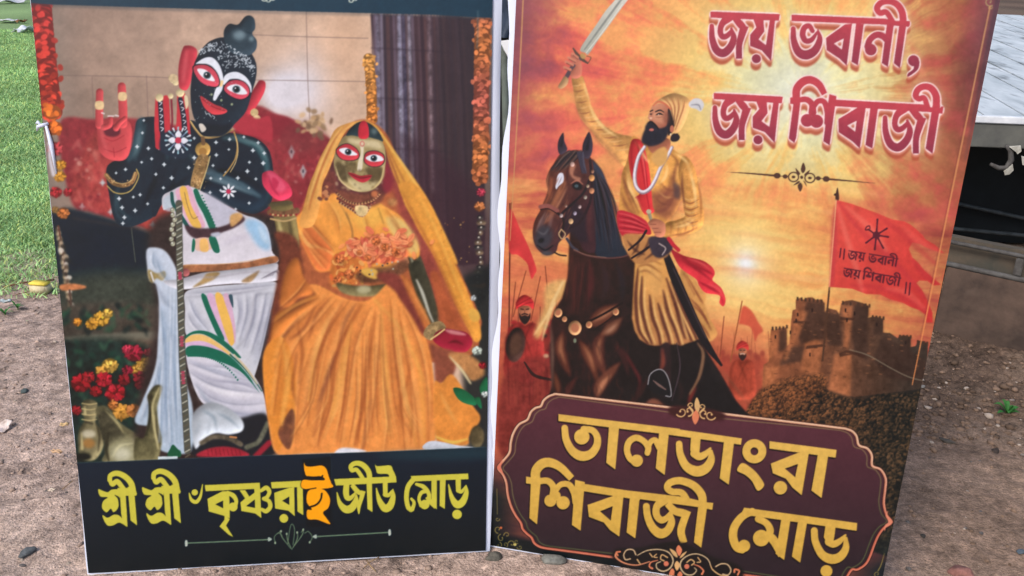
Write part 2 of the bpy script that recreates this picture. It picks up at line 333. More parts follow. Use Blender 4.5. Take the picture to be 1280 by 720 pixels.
def paint_idol_print():
    A = Art(20, -130, 640, 735, 1.6, 11)
    X, Y, S = A.X, A.Y, A.S; rng = A.rng
    Q1 = lambda p: Z(0,0,2,p); Q2 = lambda p: Z(320,0,2,p); Q3 = lambda p: Z(0,360,2,p); Q4 = lambda p: Z(320,360,2,p)
    a1 = lambda p: Z(100,0,5.333,p); a2 = lambda p: Z(100,90,5.333,p); a3 = lambda p: Z(100,200,5.333,p); a4 = lambda p: Z(140,310,5.333,p); a5 = lambda p: Z(140,440,5.333,p)
    a6 = lambda p: Z(330,120,5.333,p); a7 = lambda p: Z(320,230,5.333,p); a8 = lambda p: Z(380,340,5.333,p); a9 = lambda p: Z(320,440,4.26,p); a10 = lambda p: Z(70,340,3,p)
    wob = pnoise(X/60, Y/60, 4, rng); cl = pnoise(X/22, Y/18, 5, rng); fine = pnoise(X/7, Y/7, 3, rng)
    # ---- tiled wall
    t = np.clip((X-80)/330, 0, 1)[..., None]
    A.a[:] = np.array([152,128,114])*(1-t)+np.array([214,182,158])*t
    A.a *= (1+.08*wob+.05*cl+.03*fine)[..., None]
    k = (np.exp(-((X-385)/34)**2-((Y-110)/45)**2)+.75*np.exp(-((X-350)/28)**2-((Y-112)/26)**2)+.5*np.exp(-((X-345)/22)**2-((Y-125)/30)**2))[..., None]
    A.a[:] = A.a*(1-np.clip(k*.8,0,.9))+np.array([226,224,236])*np.clip(k*.8,0,.9)
    k = np.exp(-((X-430)/36)**2-((Y-60)/70)**2)[..., None]*.55; A.a[:] = A.a*(1-k)+np.array([214,172,140])*k
    k = np.clip((110-X)/60, 0, 1)[..., None]*.5; A.a[:] = A.a*(1-k)+np.array([124,118,112])*k
    for q in ([(70,94),(180,96),(260,99),(460,102)],[(300,43),(380,46),(460,48)]): A.S_(q, 1.4, (120,100,94), opa=.5, soft=.4)
    for q in ([(383,14),(385,100),(388,160)],[(184,95),(186,150)],[(116,96),(118,150)]): A.S_(q, 1.4, (128,104,98), opa=.5, soft=.4)
    # ---- red cloth behind
    A.P(Q1([(150,310),(240,298),(340,296),(560,330),(640,300),(660,440),(660,620),(460,610),(400,580),(330,560),(230,530),(180,500)]), (142,50,56), soft=1, noise=.22)
    A.P(Q2([(-20,290),(60,288),(110,310),(190,350),(200,420),(120,560),(60,640),(-20,640)]), (146,54,60), soft=1, noise=.22)
    A.P(Q2([(-20,290),(60,288),(110,310),(120,345),(40,345),(-20,350)]), (140,46,56), soft=1.2, noise=.1)
    A.P(Q1([(240,330),(300,340),(330,420),(360,480),(440,540),(460,610),(400,580),(330,555),(230,520),(180,490),(190,420)]), (176,74,68), soft=3, opa=.7, noise=.3)
    A.P(Q1([(400,480),(430,500),(450,600),(420,600),(360,560)]), (194,78,70), soft=1.5, opa=.9, noise=.1)
    A.dots(26, (95,185,130,250), (1.2,4), [(206,150,136),(130,44,54),(190,100,90)], soft=.9, opa=.6)
    A.dots(30, (330,175,400,290), (1,3), [(120,50,60),(206,110,100),(196,140,130)], soft=.9, opa=.5)
    for q in a3([(155,150),(490,430),(580,300),(210,345),(20,310)]): A.P(q+np.array([(0,-5.5),(1.5,-1.5),(4.5,0),(1.5,1.5),(0,5),(-1.5,1.5),(-4.5,0),(-1.5,-1.5)]), (196,204,208), soft=.6, smooth=False)
    for q in a6([(185,370),(262,500)]): A.P(q+np.array([(0,-9),(2.5,-3),(4.5,0),(2.5,4),(0,10),(-2.5,4),(-4.5,0),(-2.5,-3)]), (170,156,160), soft=.9, smooth=False); A.E(q[0],q[1],1.3,2.4,(90,80,90),soft=.5)
    A.E(380,172,30,20,(120,60,60),soft=4,opa=.5)
    for i in range(90):
        x, y = (rng.uniform(85,150), rng.uniform(165,270)) if i < 60 else (rng.uniform(330,410), rng.uniform(160,300))
        A.S_([(x,y),(x+rng.uniform(-6,6),y+rng.uniform(4,10)),(x+rng.uniform(-8,8),y+rng.uniform(10,18))], [.5,rng.uniform(2,5),.5], [(128,44,52),(196,96,88),(150,60,62),(204,130,116)][i % 4], soft=1.4, opa=.45)
    # dark recess under the cloth
    A.P(Q1([(60,525),(140,530),(180,520),(330,562),(420,600),(470,620),(470,860),(60,860)]), (30,40,50), soft=2, noise=.1)
    A.P([(78,350),(205,345),(205,420),(70,440)], (62,66,58), soft=7, noise=.3)
    A.S_([(165,285),(170,327)], 1.2, (120,116,96), opa=.6); A.S_([(92,272),(210,292)], 3, (74,54,52), soft=1.5, opa=.6)
    # ---- bunch of dried flowers
    for i in range(46):
        x, y = 393+rng.normal(0,9), 158+rng.normal(0,8); A.E(x, y, rng.uniform(2,4.6), rng.uniform(2,4), [(196,160,118),(150,122,92),(120,92,74),(212,178,140)][i % 4], rot=rng.uniform(0,3), soft=.7, opa=.85)
    # ---- corrugated curtain on the right
    A.P([(463,18),(606,23),(606,330),(520,330),(480,200)], (76,58,62), smooth=False, soft=.6)
    for i in range(30):
        u = i/29; x = 465+u*112; b = .5+.5*np.sin(i*2.4)
        c = [(62,50,64),(120,104,124),(74,48,56),(150,146,170),(52,46,58),(92,66,66)][i % 6]
        if i > 14: c = mixc(c, [(84,50,54),(60,40,48),(104,70,70)][i % 3], .75)
        A.S_([(x,16),(x+2+u*4,120),(x+5+u*6,260),(x+10,330)], rng.uniform(1.6,4.6), mixc(c,(80,58,62),.3), soft=.7, opa=.85)
    for x, c in ((472,(150,154,178)),(498,(164,170,196)),(511,(172,170,186)),(504,(90,84,110)),(536,(150,132,140))): A.S_([(x,20),(x+2,110),(x+5,240)], [3,4,3], c, soft=1., opa=.75, tex=.35*fine)
    for i in range(5): A.S_([(464,60+i*62),(540,64+i*62),(560,66+i*62)], 1.6, (52,38,48), soft=.8, opa=.5)
    A.P([(548,20),(650,24),(650,360),(590,350),(560,300)], (58,48,52), soft=6, opa=.65)
    A.P([(500,170),(560,200),(606,260),(630,360),(560,340),(530,280)], (66,44,52), soft=5, opa=.6)
    # ---- hanging garlands
    def garland(pts, r, cols, n):
        p = crom(np.asarray(pts, float), False, 40)
        for i in range(n):
            k = i/(n-1); q = p[int(k*(len(p)-1))]; c = np.array(cols(k), float)
            A.E(q[0], q[1], r*1.02, r*.8, c*.62, soft=.5)
            for j in range(11): A.E(q[0]+rng.normal(0,r*.46), q[1]+rng.normal(0,r*.4), r*.34, r*.26, c*rng.uniform(.72,1.28), rot=rng.uniform(0,3), soft=.4, opa=.9)
            if rng.random() < .45: A.E(q[0]+rng.uniform(-r,r)*.8, q[1]+rng.uniform(-2,2), r*.3, r*.22, c*.35, soft=.7, opa=.8)
    garland([(52,2),(57,60),(62,110),(66,140)], 13, lambda k: mixc((190,58,56),(204,68,48),k), 30)
    garland([(66,140),(68,160)], 11, lambda k: (232,118,46), 4)
    A.flower(70,186,10.5,(206,70,76)); A.flower(77,206,7.5,(236,160,50)); A.flower(76,220,8,(232,160,56)); A.flower(71,240,8,(196,50,56)); A.flower(86,240,6,(190,46,56)); A.flower(80,266,8.5,(206,120,62)); A.flower(70,262,5,(150,110,60))
    A.S_([(62,178),(64,200),(68,218)], [3,4,5], (206,200,206), soft=.7)
    garland([(461,72),(464,110),(465,150)], 6.5, lambda k: mixc((222,160,84),(226,140,66),k), 20)
    garland([(603,26),(602,90),(601,160),(600,222)], 10, lambda k: mixc((196,104,86),(206,124,72),np.clip(np.sin(k*9)*.5+.5,0,1)), 34)
    A.flower(601,240,6,(196,62,84)); A.flower(599,258,7,(214,130,76))
    # brass chains below the garlands
    for i in range(26):
        u = i/25; x, y = 73+u*24, 285+u*150; A.E(x,y,3.2,4,(170,150,120) if i % 3 else (84,70,60),soft=.6,vol=.8); A.E(x+1,y-.6,1.2,1.6,(230,224,206),soft=.4,opa=.8)
    A.S_([(74,282),(82,330),(88,372),(96,450)], 2, (96,60,48), soft=.5)
    for i in range(22):
        y = 272+i*6.2; x = 600+2*np.sin(i*.9)-i*.1; r = 4.2+2*np.sin(i*1.3); A.E(x,y,r,3.4,(116,98,80) if i % 2 else (62,56,56),soft=.6,vol=.8); A.E(x-.5,y-.5,1.3,1.2,(222,214,200),soft=.4,opa=.8)
    A.P([(598,355),(606,353),(608,357),(600,360),(586,356)], (206,130,84), soft=.6)
    A.P([(572,350),(660,345),(660,580),(590,575),(576,420)], (38,40,40), soft=3, opa=.92)
    for i in range(34):
        u = i/33; x, y = 78+u*22+rng.normal(0,1.4), 300+u*140; A.E(x,y,rng.uniform(2,4.4),rng.uniform(2,4),[(96,80,66),(186,166,140),(54,48,44),(222,214,200)][i % 4],rot=rng.uniform(0,3),soft=.6,opa=.85)
    A.P([(76,356),(92,354),(108,357),(106,360),(92,362),(78,362)], (206,130,84), soft=.6, noise=.3); A.S_([(88,362),(90,380)], 2.4, (90,70,60), soft=.5)
    # ---- shelf, flowers and brass pots at lower left
    A.P([(50,388),(195,382),(200,440),(50,450)], (74,66,58), soft=3, noise=.3); A.P([(88,420),(200,414),(200,426),(90,430)], (128,124,108), soft=1.2, opa=.8); A.P([(92,430),(200,427),(200,470),(94,470)], (112,92,76), soft=2, noise=.2)
    A.P([(50,440),(200,440),(200,600),(50,600)], (36,48,44), soft=4, noise=.4)
    for i in range(150):
        x, y = rng.uniform(80,186), (rng.uniform(380,415) if i % 3 == 0 else rng.uniform(428,535)); A.E(x,y,rng.uniform(3,8),rng.uniform(1.6,4),[(30,66,54),(44,84,62),(24,40,40),(64,96,74),(20,30,32)][i % 5],rot=rng.uniform(0,3),soft=1.,opa=.6)
    for x, y, r, c in ((127,398,9,(232,172,60)),(116,404,7,(226,160,56)),(135,391,6,(236,186,80)),(98,402,5,(222,140,50)),(138,456,9,(226,176,76)),(128,463,7,(220,160,70)),(182,455,9,(236,180,70)),(172,461,7,(230,170,70)),(168,441,10,(176,40,62)),(176,472,8,(150,36,46)),(102,478,11,(170,32,42)),(131,474,9,(186,34,50)),(145,490,11,(180,36,48)),(121,488,7,(150,28,38)),(152,514,10,(224,156,64)),(168,512,8,(206,128,66)),(96,512,6,(160,36,44)),(160,462,6,(150,36,56)),(186,440,5,(170,50,60)),(112,470,7,(166,36,44)),(156,474,7,(140,30,40)),(160,436,6,(190,50,74)),(176,480,6,(120,30,40)),(142,505,6,(200,120,60))): A.flower(x,y,r*1.22,c)
    br = (122,114,84)
    A.P(a10([(105,480),(150,480),(160,520),(150,560),(175,600),(180,650),(150,700),(100,700),(85,650),(88,590),(108,555),(100,520)]), br, soft=.7, vol=.9, noise=.25)
    for v in (490,510,530,550): A.S_(a10([(100,v),(128,v+4),(155,v)]), 1.6, (206,186,130), soft=.5, opa=.7)
    A.E(*a10([(125,605)])[0],9,5,(214,206,180),soft=1.5,opa=.8); A.E(*a10([(125,640)])[0],8,6,(176,120,60),soft=1.6,opa=.7); A.E(*a10([(105,690)])[0],10,5,(34,34,30),soft=1.5)
    A.P(a10([(150,520),(190,500),(240,560),(300,600),(330,620),(345,560),(350,500),(345,460),(370,425),(395,422),(400,440),(380,500),(385,560),(398,620),(385,700),(340,712),(180,712),(200,640)]), (112,106,78), soft=.7, vol=.5, noise=.3)
    A.P(a10([(160,530),(200,520),(230,570),(260,620),(200,650),(170,610)]), (66,62,48), soft=1.2, noise=.5)
    A.E(*a10([(265,665)])[0],24,16,(150,146,112),soft=3,noise=.2); A.E(*a10([(250,680)])[0],12,9,(206,204,180),soft=3,opa=.85); A.S_(a10([(385,430),(362,500),(372,580),(385,660)]), [2,3,4,3], (190,176,124), soft=.8, opa=.8); A.S_(a10([(350,470),(352,540),(345,600)]), [2,2,2], (54,50,40), soft=.8)
    A.S_(a10([(300,600),(330,640),(360,690)]), [2,4,2], (60,58,46), soft=1)
    for q, w, c in (([(110,500),(112,530)],[1,3],(212,196,140)),([(150,560),(165,610),(160,670)],[1,3,1],(60,54,40)),([(98,600),(100,660)],[1,4],(200,184,130)),([(112,560),(140,566)],[2,2],(46,42,34)),([(215,690),(240,650),(290,640)],[1,3,1],(206,200,160)),([(320,650),(345,690)],[2,4],(52,50,38)),([(190,520),(230,560),(255,600)],[1,3,1],(176,166,118)),([(200,600),(190,660),(200,705)],[2,5,2],(54,50,38))):
        A.S_(a10(q), w, c, soft=.9, opa=.85)
    # ---- blue-black standing figure: far arm, torso
    K = (38,46,56)
    A.P([(196,270),(372,280),(362,420),(350,566),(186,574),(176,470),(196,400)], (58,46,44), soft=4, noise=.3)
    white_tail = a4([(235,10),(300,-5),(360,20),(410,90),(440,170),(450,280),(446,420),(450,560),(470,700),(500,900),(540,1060),(545,1340),(330,1345),(300,1200),(160,1160),(200,1030),(290,800),(310,600),(318,420),(300,250),(255,215),(240,140)])
    A.P(white_tail, (196,206,222), soft=.7, noise=.05, grad=((200,350),(215,560),(176,194,212)), lab=2)
    for q, c, o in (([(330,400),(345,600),(320,800),(240,1100)],(150,168,190),.8),([(370,520),(410,590),(420,640)],(120,136,160),.8),([(400,620),(405,800),(410,1100),(400,1320)],(146,166,188),.8),([(340,700),(350,900),(350,1100),(370,1320)],(226,232,242),.8),([(350,480),(400,600),(430,720)],(224,230,242),.7),([(300,250),(360,350),(420,420)],(150,160,180),.7),([(310,860),(250,1010),(200,1150)],(150,160,178),.8),([(430,650),(455,900),(470,1300)],(152,170,190),.8),([(280,40),(300,120),(330,180)],(160,172,190),.7),([(430,430),(428,560)],(160,176,196),.6)): A.S_(a4(q), [2,5,2] if len(q) < 4 else [2,5,5,2], c, soft=1.2, opa=o)
    A.P(a4([(245,140),(300,165),(350,150),(362,180),(340,215),(300,200),(270,230),(248,200)]), (150,128,74), soft=.8, noise=.3, opa=.9); A.S_(a4([(262,160),(280,215)]), 2, (222,220,220), soft=.5)
    for q, w in (([(300,60),(330,160),(400,240)],5),([(330,380),(345,600),(330,800),(270,1040)],5),([(360,500),(400,600),(425,700)],5),([(345,560),(370,800),(370,1100),(365,1320)],6),([(400,640),(420,900),(440,1300)],6),([(440,600),(460,850),(485,1300)],5),([(320,760),(290,900),(215,1120)],5),([(310,840),(330,1000),(330,1250)],4),([(280,20),(275,90),(300,140)],4)): A.fold(a4(q), w, (128,150,178), (230,236,244), opa=.75)
    A.P(a10([(300,620),(330,620),(346,560),(350,500),(345,462),(370,425),(396,422),(401,440),(382,500),(386,560),(399,625),(388,690),(380,712),(300,712)]), (108,102,72), soft=.6, vol=.7, noise=.35); A.S_(a10([(388,432),(364,500),(372,580),(385,660)]), [1.5,3,4,2], (206,194,142), soft=.7, opa=.85); A.S_(a10([(352,475),(354,545),(340,610)]), [1,2.4,1], (44,42,34), soft=.7); A.S_(a10([(378,520),(380,590),(392,640)]), [1,2,1], (52,48,36), soft=.7, opa=.8); A.E(*a10([(356,466)])[0],3,4,(60,54,40),soft=.6)
    # raised arm
    A.P(Q1([(345,300),(370,292),(400,296),(430,330),(440,400),(430,470),(400,520),(380,545),(330,566),(300,562),(285,540),(275,490),(268,420),(300,395),(330,370),(338,330)]), K, soft=.5, vol=.35, noise=.1, lab=2)
    A.P(Q1([(338,330),(345,300),(360,296),(352,360),(330,400),(318,398)]), (66,92,104), soft=1.4, opa=.6)
    tor = Q1([(395,300),(420,300),(440,330),(480,300),(520,330),(560,330),(600,335),(640,345),(670,370),(682,410),(684,470),(676,510),(650,530),(620,532),(560,510),(500,478),(440,480),(410,500),(390,540),(380,520),(385,420)])
    A.P(tor, K, soft=.5, vol=.25, noise=.12, lab=2)
    A.P(Q1([(560,420),(620,440),(660,470),(668,500),(640,526),(600,520),(540,492),(500,470),(520,440)]), (34,44,56), soft=1, vol=.7)
    for q, w, c, o in (([(490,420),(540,438),(600,462),(650,490)],[3,9,10,4],(86,112,126),.75),([(600,350),(640,365),(664,400),(672,450)],[3,7,8,3],(70,108,116),.7),([(560,345),(600,345),(625,360)],[3,8,3],(88,118,124),.6),([(470,380),(500,410),(540,430)],[3,7,3],(80,96,106),.5),([(300,460),(290,520),(310,556)],[2,4,2],(70,92,104),.5),([(366,310),(352,360),(340,400)],[2,5,2],(78,106,116),.5),([(440,420),(430,470),(410,500)],[2,5,2],(26,32,42),.7),([(620,420),(600,440),(560,430)],[3,8,3],(26,34,44),.6)): A.S_(Q1(q), w, c, soft=1.6, opa=o)
    for q, w, c, o in (([(352,320),(346,360),(334,396)],[1,6,1],(104,134,142),.55),([(420,310),(424,360),(418,400)],[1,8,1],(62,84,94),.6),([(500,440),(560,456),(630,484)],[1,5,1],(130,156,166),.6),([(610,346),(650,366),(668,400)],[1,4,1],(126,160,164),.7),([(290,470),(300,520),(330,548)],[1,4,1],(64,88,98),.6),([(400,420),(380,470),(360,520)],[1,7,1],(22,28,36),.6),([(470,440),(450,460),(420,470)],[1,6,1],(22,28,36),.6),([(660,430),(676,460),(668,500)],[1,5,1],(60,92,100),.6)):
        A.S_(Q1(q), w, c, soft=1.4, opa=o)
    # white dabs all over the skin
    def dab(p, r=1.25, f=1.45): A.P(np.asarray(p)+np.array([(0,-1.5),(.5,-.4),(1.5,0),(.5,.5),(0,1.5),(-.5,.5),(-1.5,0),(-.5,-.5)])*r*f, (220,230,238), smooth=False, soft=.3, opa=.95)
    for q in a2([(420,405),(385,497),(430,322),(460,508),(482,577),(415,600),(308,648),(245,672),(565,615),(510,680),(615,705),(620,800),(560,770),(765,440),(910,468),(1000,448),(1095,432),(1190,470),(1155,522),(1230,540),(995,515),(912,552),(765,570),(890,622),(728,636),(1132,600),(1225,606),(1118,660),(975,668),(1055,705),(940,710),(640,560),(530,505)]): dab(q, rng.uniform(1.,1.6))
    for q in a3([(265,255),(360,245),(285,315),(372,335),(300,380),(290,420),(405,230),(455,290),(875,120),(870,215),(1130,285),(1175,125),(1040,325),(1128,185),(940,200),(1220,20)]): dab(q, rng.uniform(1.,1.6))
    # painted flower on the arm
    q0 = a3([(993,208)])[0]
    for i in range(8):
        t = i*np.pi/4; v = np.array([np.cos(t), np.sin(t)]); n = np.array([-v[1], v[0]]); A.P([q0+v*2.2, q0+v*6+n*1.6, q0+v*10, q0+v*6-n*1.6], (228,232,240), soft=.25)
    A.E(q0[0],q0[1],3,3,(190,50,84),soft=.3)
    # bracelets and chains in gold
    gd, gl = (176,140,84), (226,194,132)
    A.S_(a3([(180,100),(225,150),(290,168),(350,145),(375,90)]), 5.5, (150,112,72), soft=.3, noise=.4); A.S_(a3([(180,95),(225,140),(290,156),(350,132),(372,80)]), 1, gl, opa=.8)
    A.S_(a3([(185,170),(230,212),(290,222),(350,195),(395,110),(380,60)]), 1.4, (190,164,96)); A.dots(22, (135,224,168,232), (.5,1), [(230,196,140),(90,60,50)], soft=.2)
    A.S_(a2([(740,330),(780,390),(830,435),(920,430),(1020,385)]), 2.2, gd, soft=.2); A.S_(a2([(740,326),(780,384),(830,429),(920,424),(1020,379)]), .8, gl)
    A.S_(a2([(1030,400),(1052,480),(1040,570),(1000,640),(960,690)]), 1.8, gd); A.S_(a2([(1040,430),(1056,520),(1040,600),(1005,665)]), 1, gl)
    A.E(*a2([(822,515)])[0],9.5,9.5,(206,164,92),vol=.6,soft=.3,noise=.2); A.E(*a2([(822,530)])[0],5,5,(166,122,66),soft=.5); A.S_(a2([(822,440),(826,475)]), 5, (120,90,62), soft=.4)
    A.P(a2([(790,560),(860,560),(850,640),(810,760),(760,790),(740,740)]), (166,130,84), soft=.5, noise=.55); A.dots(60, (240,196,262,236), (.5,1.1), [(222,186,130),(96,72,56)], soft=.2, opa=.8); A.S_(a2([(870,560),(850,640),(800,790)]), 1.2, (206,186,130))
    # raised red hand
    H = (198,76,80)
    A.P(Q1([(244,300),(252,296),(262,300),(270,296),(296,296),(310,300),(325,305),(332,330),(328,372),(318,395),(300,402),(270,396),(250,376),(246,340)]), H, soft=.4, vol=.5, lab=2)
    A.P(Q1([(262,316),(290,312),(302,322),(300,336),(284,342),(264,336)]), (104,44,54), soft=.8)
    for q, w in (([(250,312),(250,280),(251,230)],[10,9.5,9]),([(309,310),(309,270),(306,216)],[11,11,10]),([(262,318),(276,312),(278,296)],[8,7,6]),([(292,320),(300,308),(314,296)],[8,7,6])): A.S_(Q1(q), w, H, soft=.25, vol=.55)
    for x, y in ((250.5,263),(308,241)): A.P(Q1([(x-9,y-9),(x+9,y-9),(x+9,y+9),(x-9,y+9)]), (214,186,140), soft=.4, noise=.2)
    for q in ([(256,282),(262,284)],[(290,288),(298,290)],[(272,290),(286,290)]): A.S_(Q1(q), 1.6, (236,220,220), soft=.4)
    for q in ([(262,345),(285,352),(312,338)],[(285,370),(288,392)],[(262,372),(290,380),(318,368)]): A.S_(Q1(q), 1.1, (156,40,52), soft=.5, opa=.7)
    A.S_(Q1([(256,300),(258,340),(270,380)]), [2,3,2], (236,120,120), soft=1.2, opa=.5)
    # second hand at the cheek: red-sided fingers, patterned backs
    for q in ([(398,365),(396,310),(398,245)],[(420,340),(418,290),(416,246)],[(448,340),(452,280),(452,240)],[(470,340),(464,270),(456,236)]): A.S_(Q1(q), [8,8.5,8], (196,56,66), soft=.25)
    for q in ([(407,350),(405,300),(402,250)],[(464,340),(460,290),(452,248)]): A.S_(Q1(q), [7,6.6,6], (46,44,58), soft=.25)
    for x, y in ((403,258),(404,274),(405,290),(406,306),(407,322),(455,256),(458,272),(461,288),(463,304),(465,320)): A.S_(Q1([(x-4,y-4),(x+3,y-1),(x-2,y+5)]), 1., (226,228,236))
    for x, y, r in ((400,244,5),(452,232,5.2),(428,240,3.4),(435,198,5),(441,206,4)): q = Q1([(x,y)])[0]; A.E(q[0],q[1],r,r,(216,200,156),soft=.4,vol=.4)
    A.P(Q1([(462,240),(470,242),(472,262),(466,272)]), (222,206,170), soft=.4); A.S_(Q1([(430,250),(432,300),(430,330)]), 2.4, (130,40,56), soft=.4); A.S_(Q1([(398,330),(402,372)]), 3, (190,52,66), soft=.3)
    A.P(Q1([(408,335),(440,325),(474,335),(480,370),(465,395),(430,392),(405,380),(400,360)]), (44,50,64), soft=.6)
    q0 = a2([(658,455)])[0]
    for i in range(16):
        t = i*np.pi/8; v = np.array([np.cos(t), np.sin(t)]); A.S_([q0+v*11.5, q0+v*16], [1,2.4], (216,226,236) if i % 2 else (150,190,206), soft=.2)
    for i in range(4):
        t = i*np.pi/2+1.6; v = np.array([np.cos(t), np.sin(t)]); n = np.array([-v[1], v[0]]); A.P([q0+v*2.5, q0+v*7+n*4, q0+v*12.5, q0+v*7-n*4], (228,230,242), soft=.25)
    for i in range(4):
        t = i*np.pi/2+.8; v = np.array([np.cos(t), np.sin(t)]); A.S_([q0+v*6, q0+v*11], 1.6, (120,130,160))
    A.E(q0[0],q0[1],4,4,(196,56,80),soft=.3)
    # ---- head
    for q in ([(690,320),(720,304),(760,312),(785,345),(770,440),(745,540),(715,600),(672,590),(660,540),(662,430)],): A.P(a1(q), (192,62,74), soft=.5, vol=.5, lab=2)
    A.P(a1([(1180,560),(1205,535),(1238,550),(1232,610),(1190,690),(1140,760),(1100,780),(1090,720)]), (186,58,70), soft=.5, vol=.5)
    A.S_(a1([(715,340),(705,430),(690,540)]), [2,4,3], (224,104,110), soft=1, opa=.6)
    A.E(*a2([(1165,270)])[0],5,5,(206,180,130),soft=.4,noise=.3); A.E(*a2([(1180,310)])[0],5,4.5,(226,196,150),soft=.4,noise=.3); A.E(*a2([(625,40)])[0],6,5,(214,190,150),soft=.4,noise=.4)
    A.P(a2([(1000,320),(1090,270),(1180,310),(1270,300),(1280,460),(1180,430),(1060,400)]), (176,56,68), soft=.8)
    A.P(a1([(760,440),(790,370),(830,310),(880,270),(960,250),(1060,280),(1140,350),(1178,430),(1175,520),(1150,610),(1110,740),(1040,820),(960,900),(880,900),(800,850),(755,760),(740,640),(745,540)]), (40,46,56), soft=.5, vol=.3, noise=.08, lab=2)
    A.P(a2([(790,330),(840,340),(960,350),(1010,330),(1000,390),(900,430),(810,400)]), (30,36,46), soft=1)
    A.P(a1([(1055,165),(1100,115),(1135,104),(1165,130),(1170,190),(1150,225),(1180,270),(1175,330),(1130,370),(1060,370),(1000,340),(965,270),(965,200),(1000,160)]), (50,62,72), soft=.5, vol=.7, noise=.15)
    A.S_(a1([(1050,180),(1100,210),(1150,225)]), [1,2.4,1], (36,46,56), soft=.7); A.E(*a1([(1065,235)])[0],8,6,(130,152,162),soft=2.2,opa=.8); A.E(*a1([(1130,170)])[0],5,9,(44,56,66),soft=2,opa=.8); A.E(*a1([(1145,260)])[0],3,3,(150,176,184),soft=1,opa=.7)
    # lace of white paint over the brow
    for i in range(190):
        u = rng.uniform(800, 1165); lo_ = np.interp(u, [800,860,920,970,1060,1120,1165], [370,340,380,470,440,480,520]); hi_ = np.interp(u, [800,880,960,1060,1140,1165], [330,285,280,340,390,440]); v = rng.uniform(hi_, lo_)
        q = a1([(u,v)])[0]; t = rng.uniform(0,6.3,2); A.S_([q, q+1.2*np.array([np.cos(t[0]),np.sin(t[0])]), q+1.6*np.array([np.cos(t[1]),np.sin(t[1])])], .75, (206,216,226), opa=.85)
    wh = (228,232,244)
    A.P(a1([(775,425),(830,388),(885,385),(930,430),(955,500),(958,550),(940,560),(925,500),(890,450),(850,428),(800,425)]), wh, soft=.3); A.P(a1([(955,560),(965,510),(1000,485),(1050,480),(1105,510),(1140,560),(1146,610),(1134,612),(1110,560),(1060,528),(1000,530),(975,560)]), wh, soft=.3)
    A.P(a1([(930,560),(955,560),(950,600),(925,640),(905,670),(890,660),(905,600)]), wh, soft=.3); A.P(a1([(938,540),(958,540),(950,575),(934,575)]), (240,206,150), soft=.4)
    def eye(pts, wpts, c, r, rim=(206,74,92)):
        A.P(pts, (40,30,38), soft=.5); A.P(np.asarray(pts)*.93+np.mean(pts,0)*.07, rim, soft=.3, vol=.25); A.P(wpts, (234,236,244), soft=.25); A.E(c[0],c[1],r*1.25,r*1.2,(74,96,104),soft=.2); A.E(c[0],c[1],r*.85,r*.85,(22,24,30),soft=.15); A.E(c[0]-r*.3,c[1]-r*.35,r*.25,r*.25,(240,240,246))
    eye(a1([(752,450),(790,428),(850,432),(905,470),(935,530),(930,575),(890,582),(830,565),(780,520)]), a1([(785,462),(835,464),(880,500),(902,540),(860,535),(815,510)]), a1([(851,502)])[0], 3.9)
    eye(a1([(958,585),(985,545),(1040,528),(1100,545),(1135,590),(1130,640),(1080,665),(1020,650),(970,615)]), a1([(982,585),(1030,562),(1080,575),(1118,622),(1070,630),(1015,612)]), a1([(1045,595)])[0], 4)
    A.P(a2([(805,160),(850,185),(900,215),(945,232),(985,258),(960,278),(900,284),(860,265),(825,225)]), (206,66,74), soft=.35, vol=.35); A.S_(a2([(820,180),(890,232),(970,258)]), .9, (130,34,46), soft=.2)
    for i in range(34): q = a2([(rng.uniform(760,1070), rng.uniform(60,330))])[0]; A.E(q[0],q[1],.55,.55,(190,206,212),opa=.7)
    for q in ([(838,260),(845,280),(860,275),(872,288)],[(885,290),(900,300),(895,312)],[(862,280),(880,300)]): A.S_(a2(q), .8, (196,206,214))
    for x, y in ((945,188),(880,150),(1015,215)): q = a2([(x,y)])[0]; A.E(q[0],q[1],1.6,1.6,(150,160,130),soft=.4)
    A.P(a2([(795,350),(820,345),(845,380),(815,400)]), (214,206,196), soft=.4)
    # ---- his white garment with striped borders
    Wc = (216,212,222)
    A.P(a3([(555,240),(620,200),(680,172),(750,178),(830,215),(960,290),(1090,360),(1180,390),(1250,450),(1280,600),(1285,690),(700,720),(690,560),(620,330),(560,330)]), Wc, soft=.5, vol=.12, noise=.03, lab=2)
    A.P(a3([(835,215),(1000,310),(1050,350),(1000,420),(900,440),(860,330)]), (186,186,204), soft=1, opa=.8); A.P(a3([(1100,420),(1160,392),(1235,440),(1272,560),(1250,600),(1180,560)]), (150,192,226), soft=2, opa=.9); A.P(a3([(1190,430),(1240,480),(1258,560),(1210,520)]), (206,226,244), soft=1.5, opa=.7); A.P(a3([(560,260),(610,235),(620,330),(570,330)]), (186,200,214), soft=.8, opa=.8)
    A.P(a3([(640,210),(700,175),(740,180),(790,320),(838,440),(740,440),(690,350)]), (222,174,196), soft=.5); A.P(a3([(668,195),(710,180),(745,300),(812,440),(755,440),(700,330)]), (232,184,90), soft=.5); A.S_(a3([(700,215),(720,300),(755,385),(790,375)]), 1, (120,96,70), opa=.7)
    gr = (24,104,82)
    A.S_(a3([(615,220),(625,290),(675,370),(720,440)]), [4.2,4.6,5,5], (34,84,80), soft=.3); A.S_(a3([(775,205),(800,270),(845,350),(885,445)]), [6,7.4,8,8], gr, soft=.3)
    for i in range(12): t = i/11; q = a3([(812+t*95,235+t*215)])[0]; A.E(q[0]+.9,q[1],1.,.8,gr)
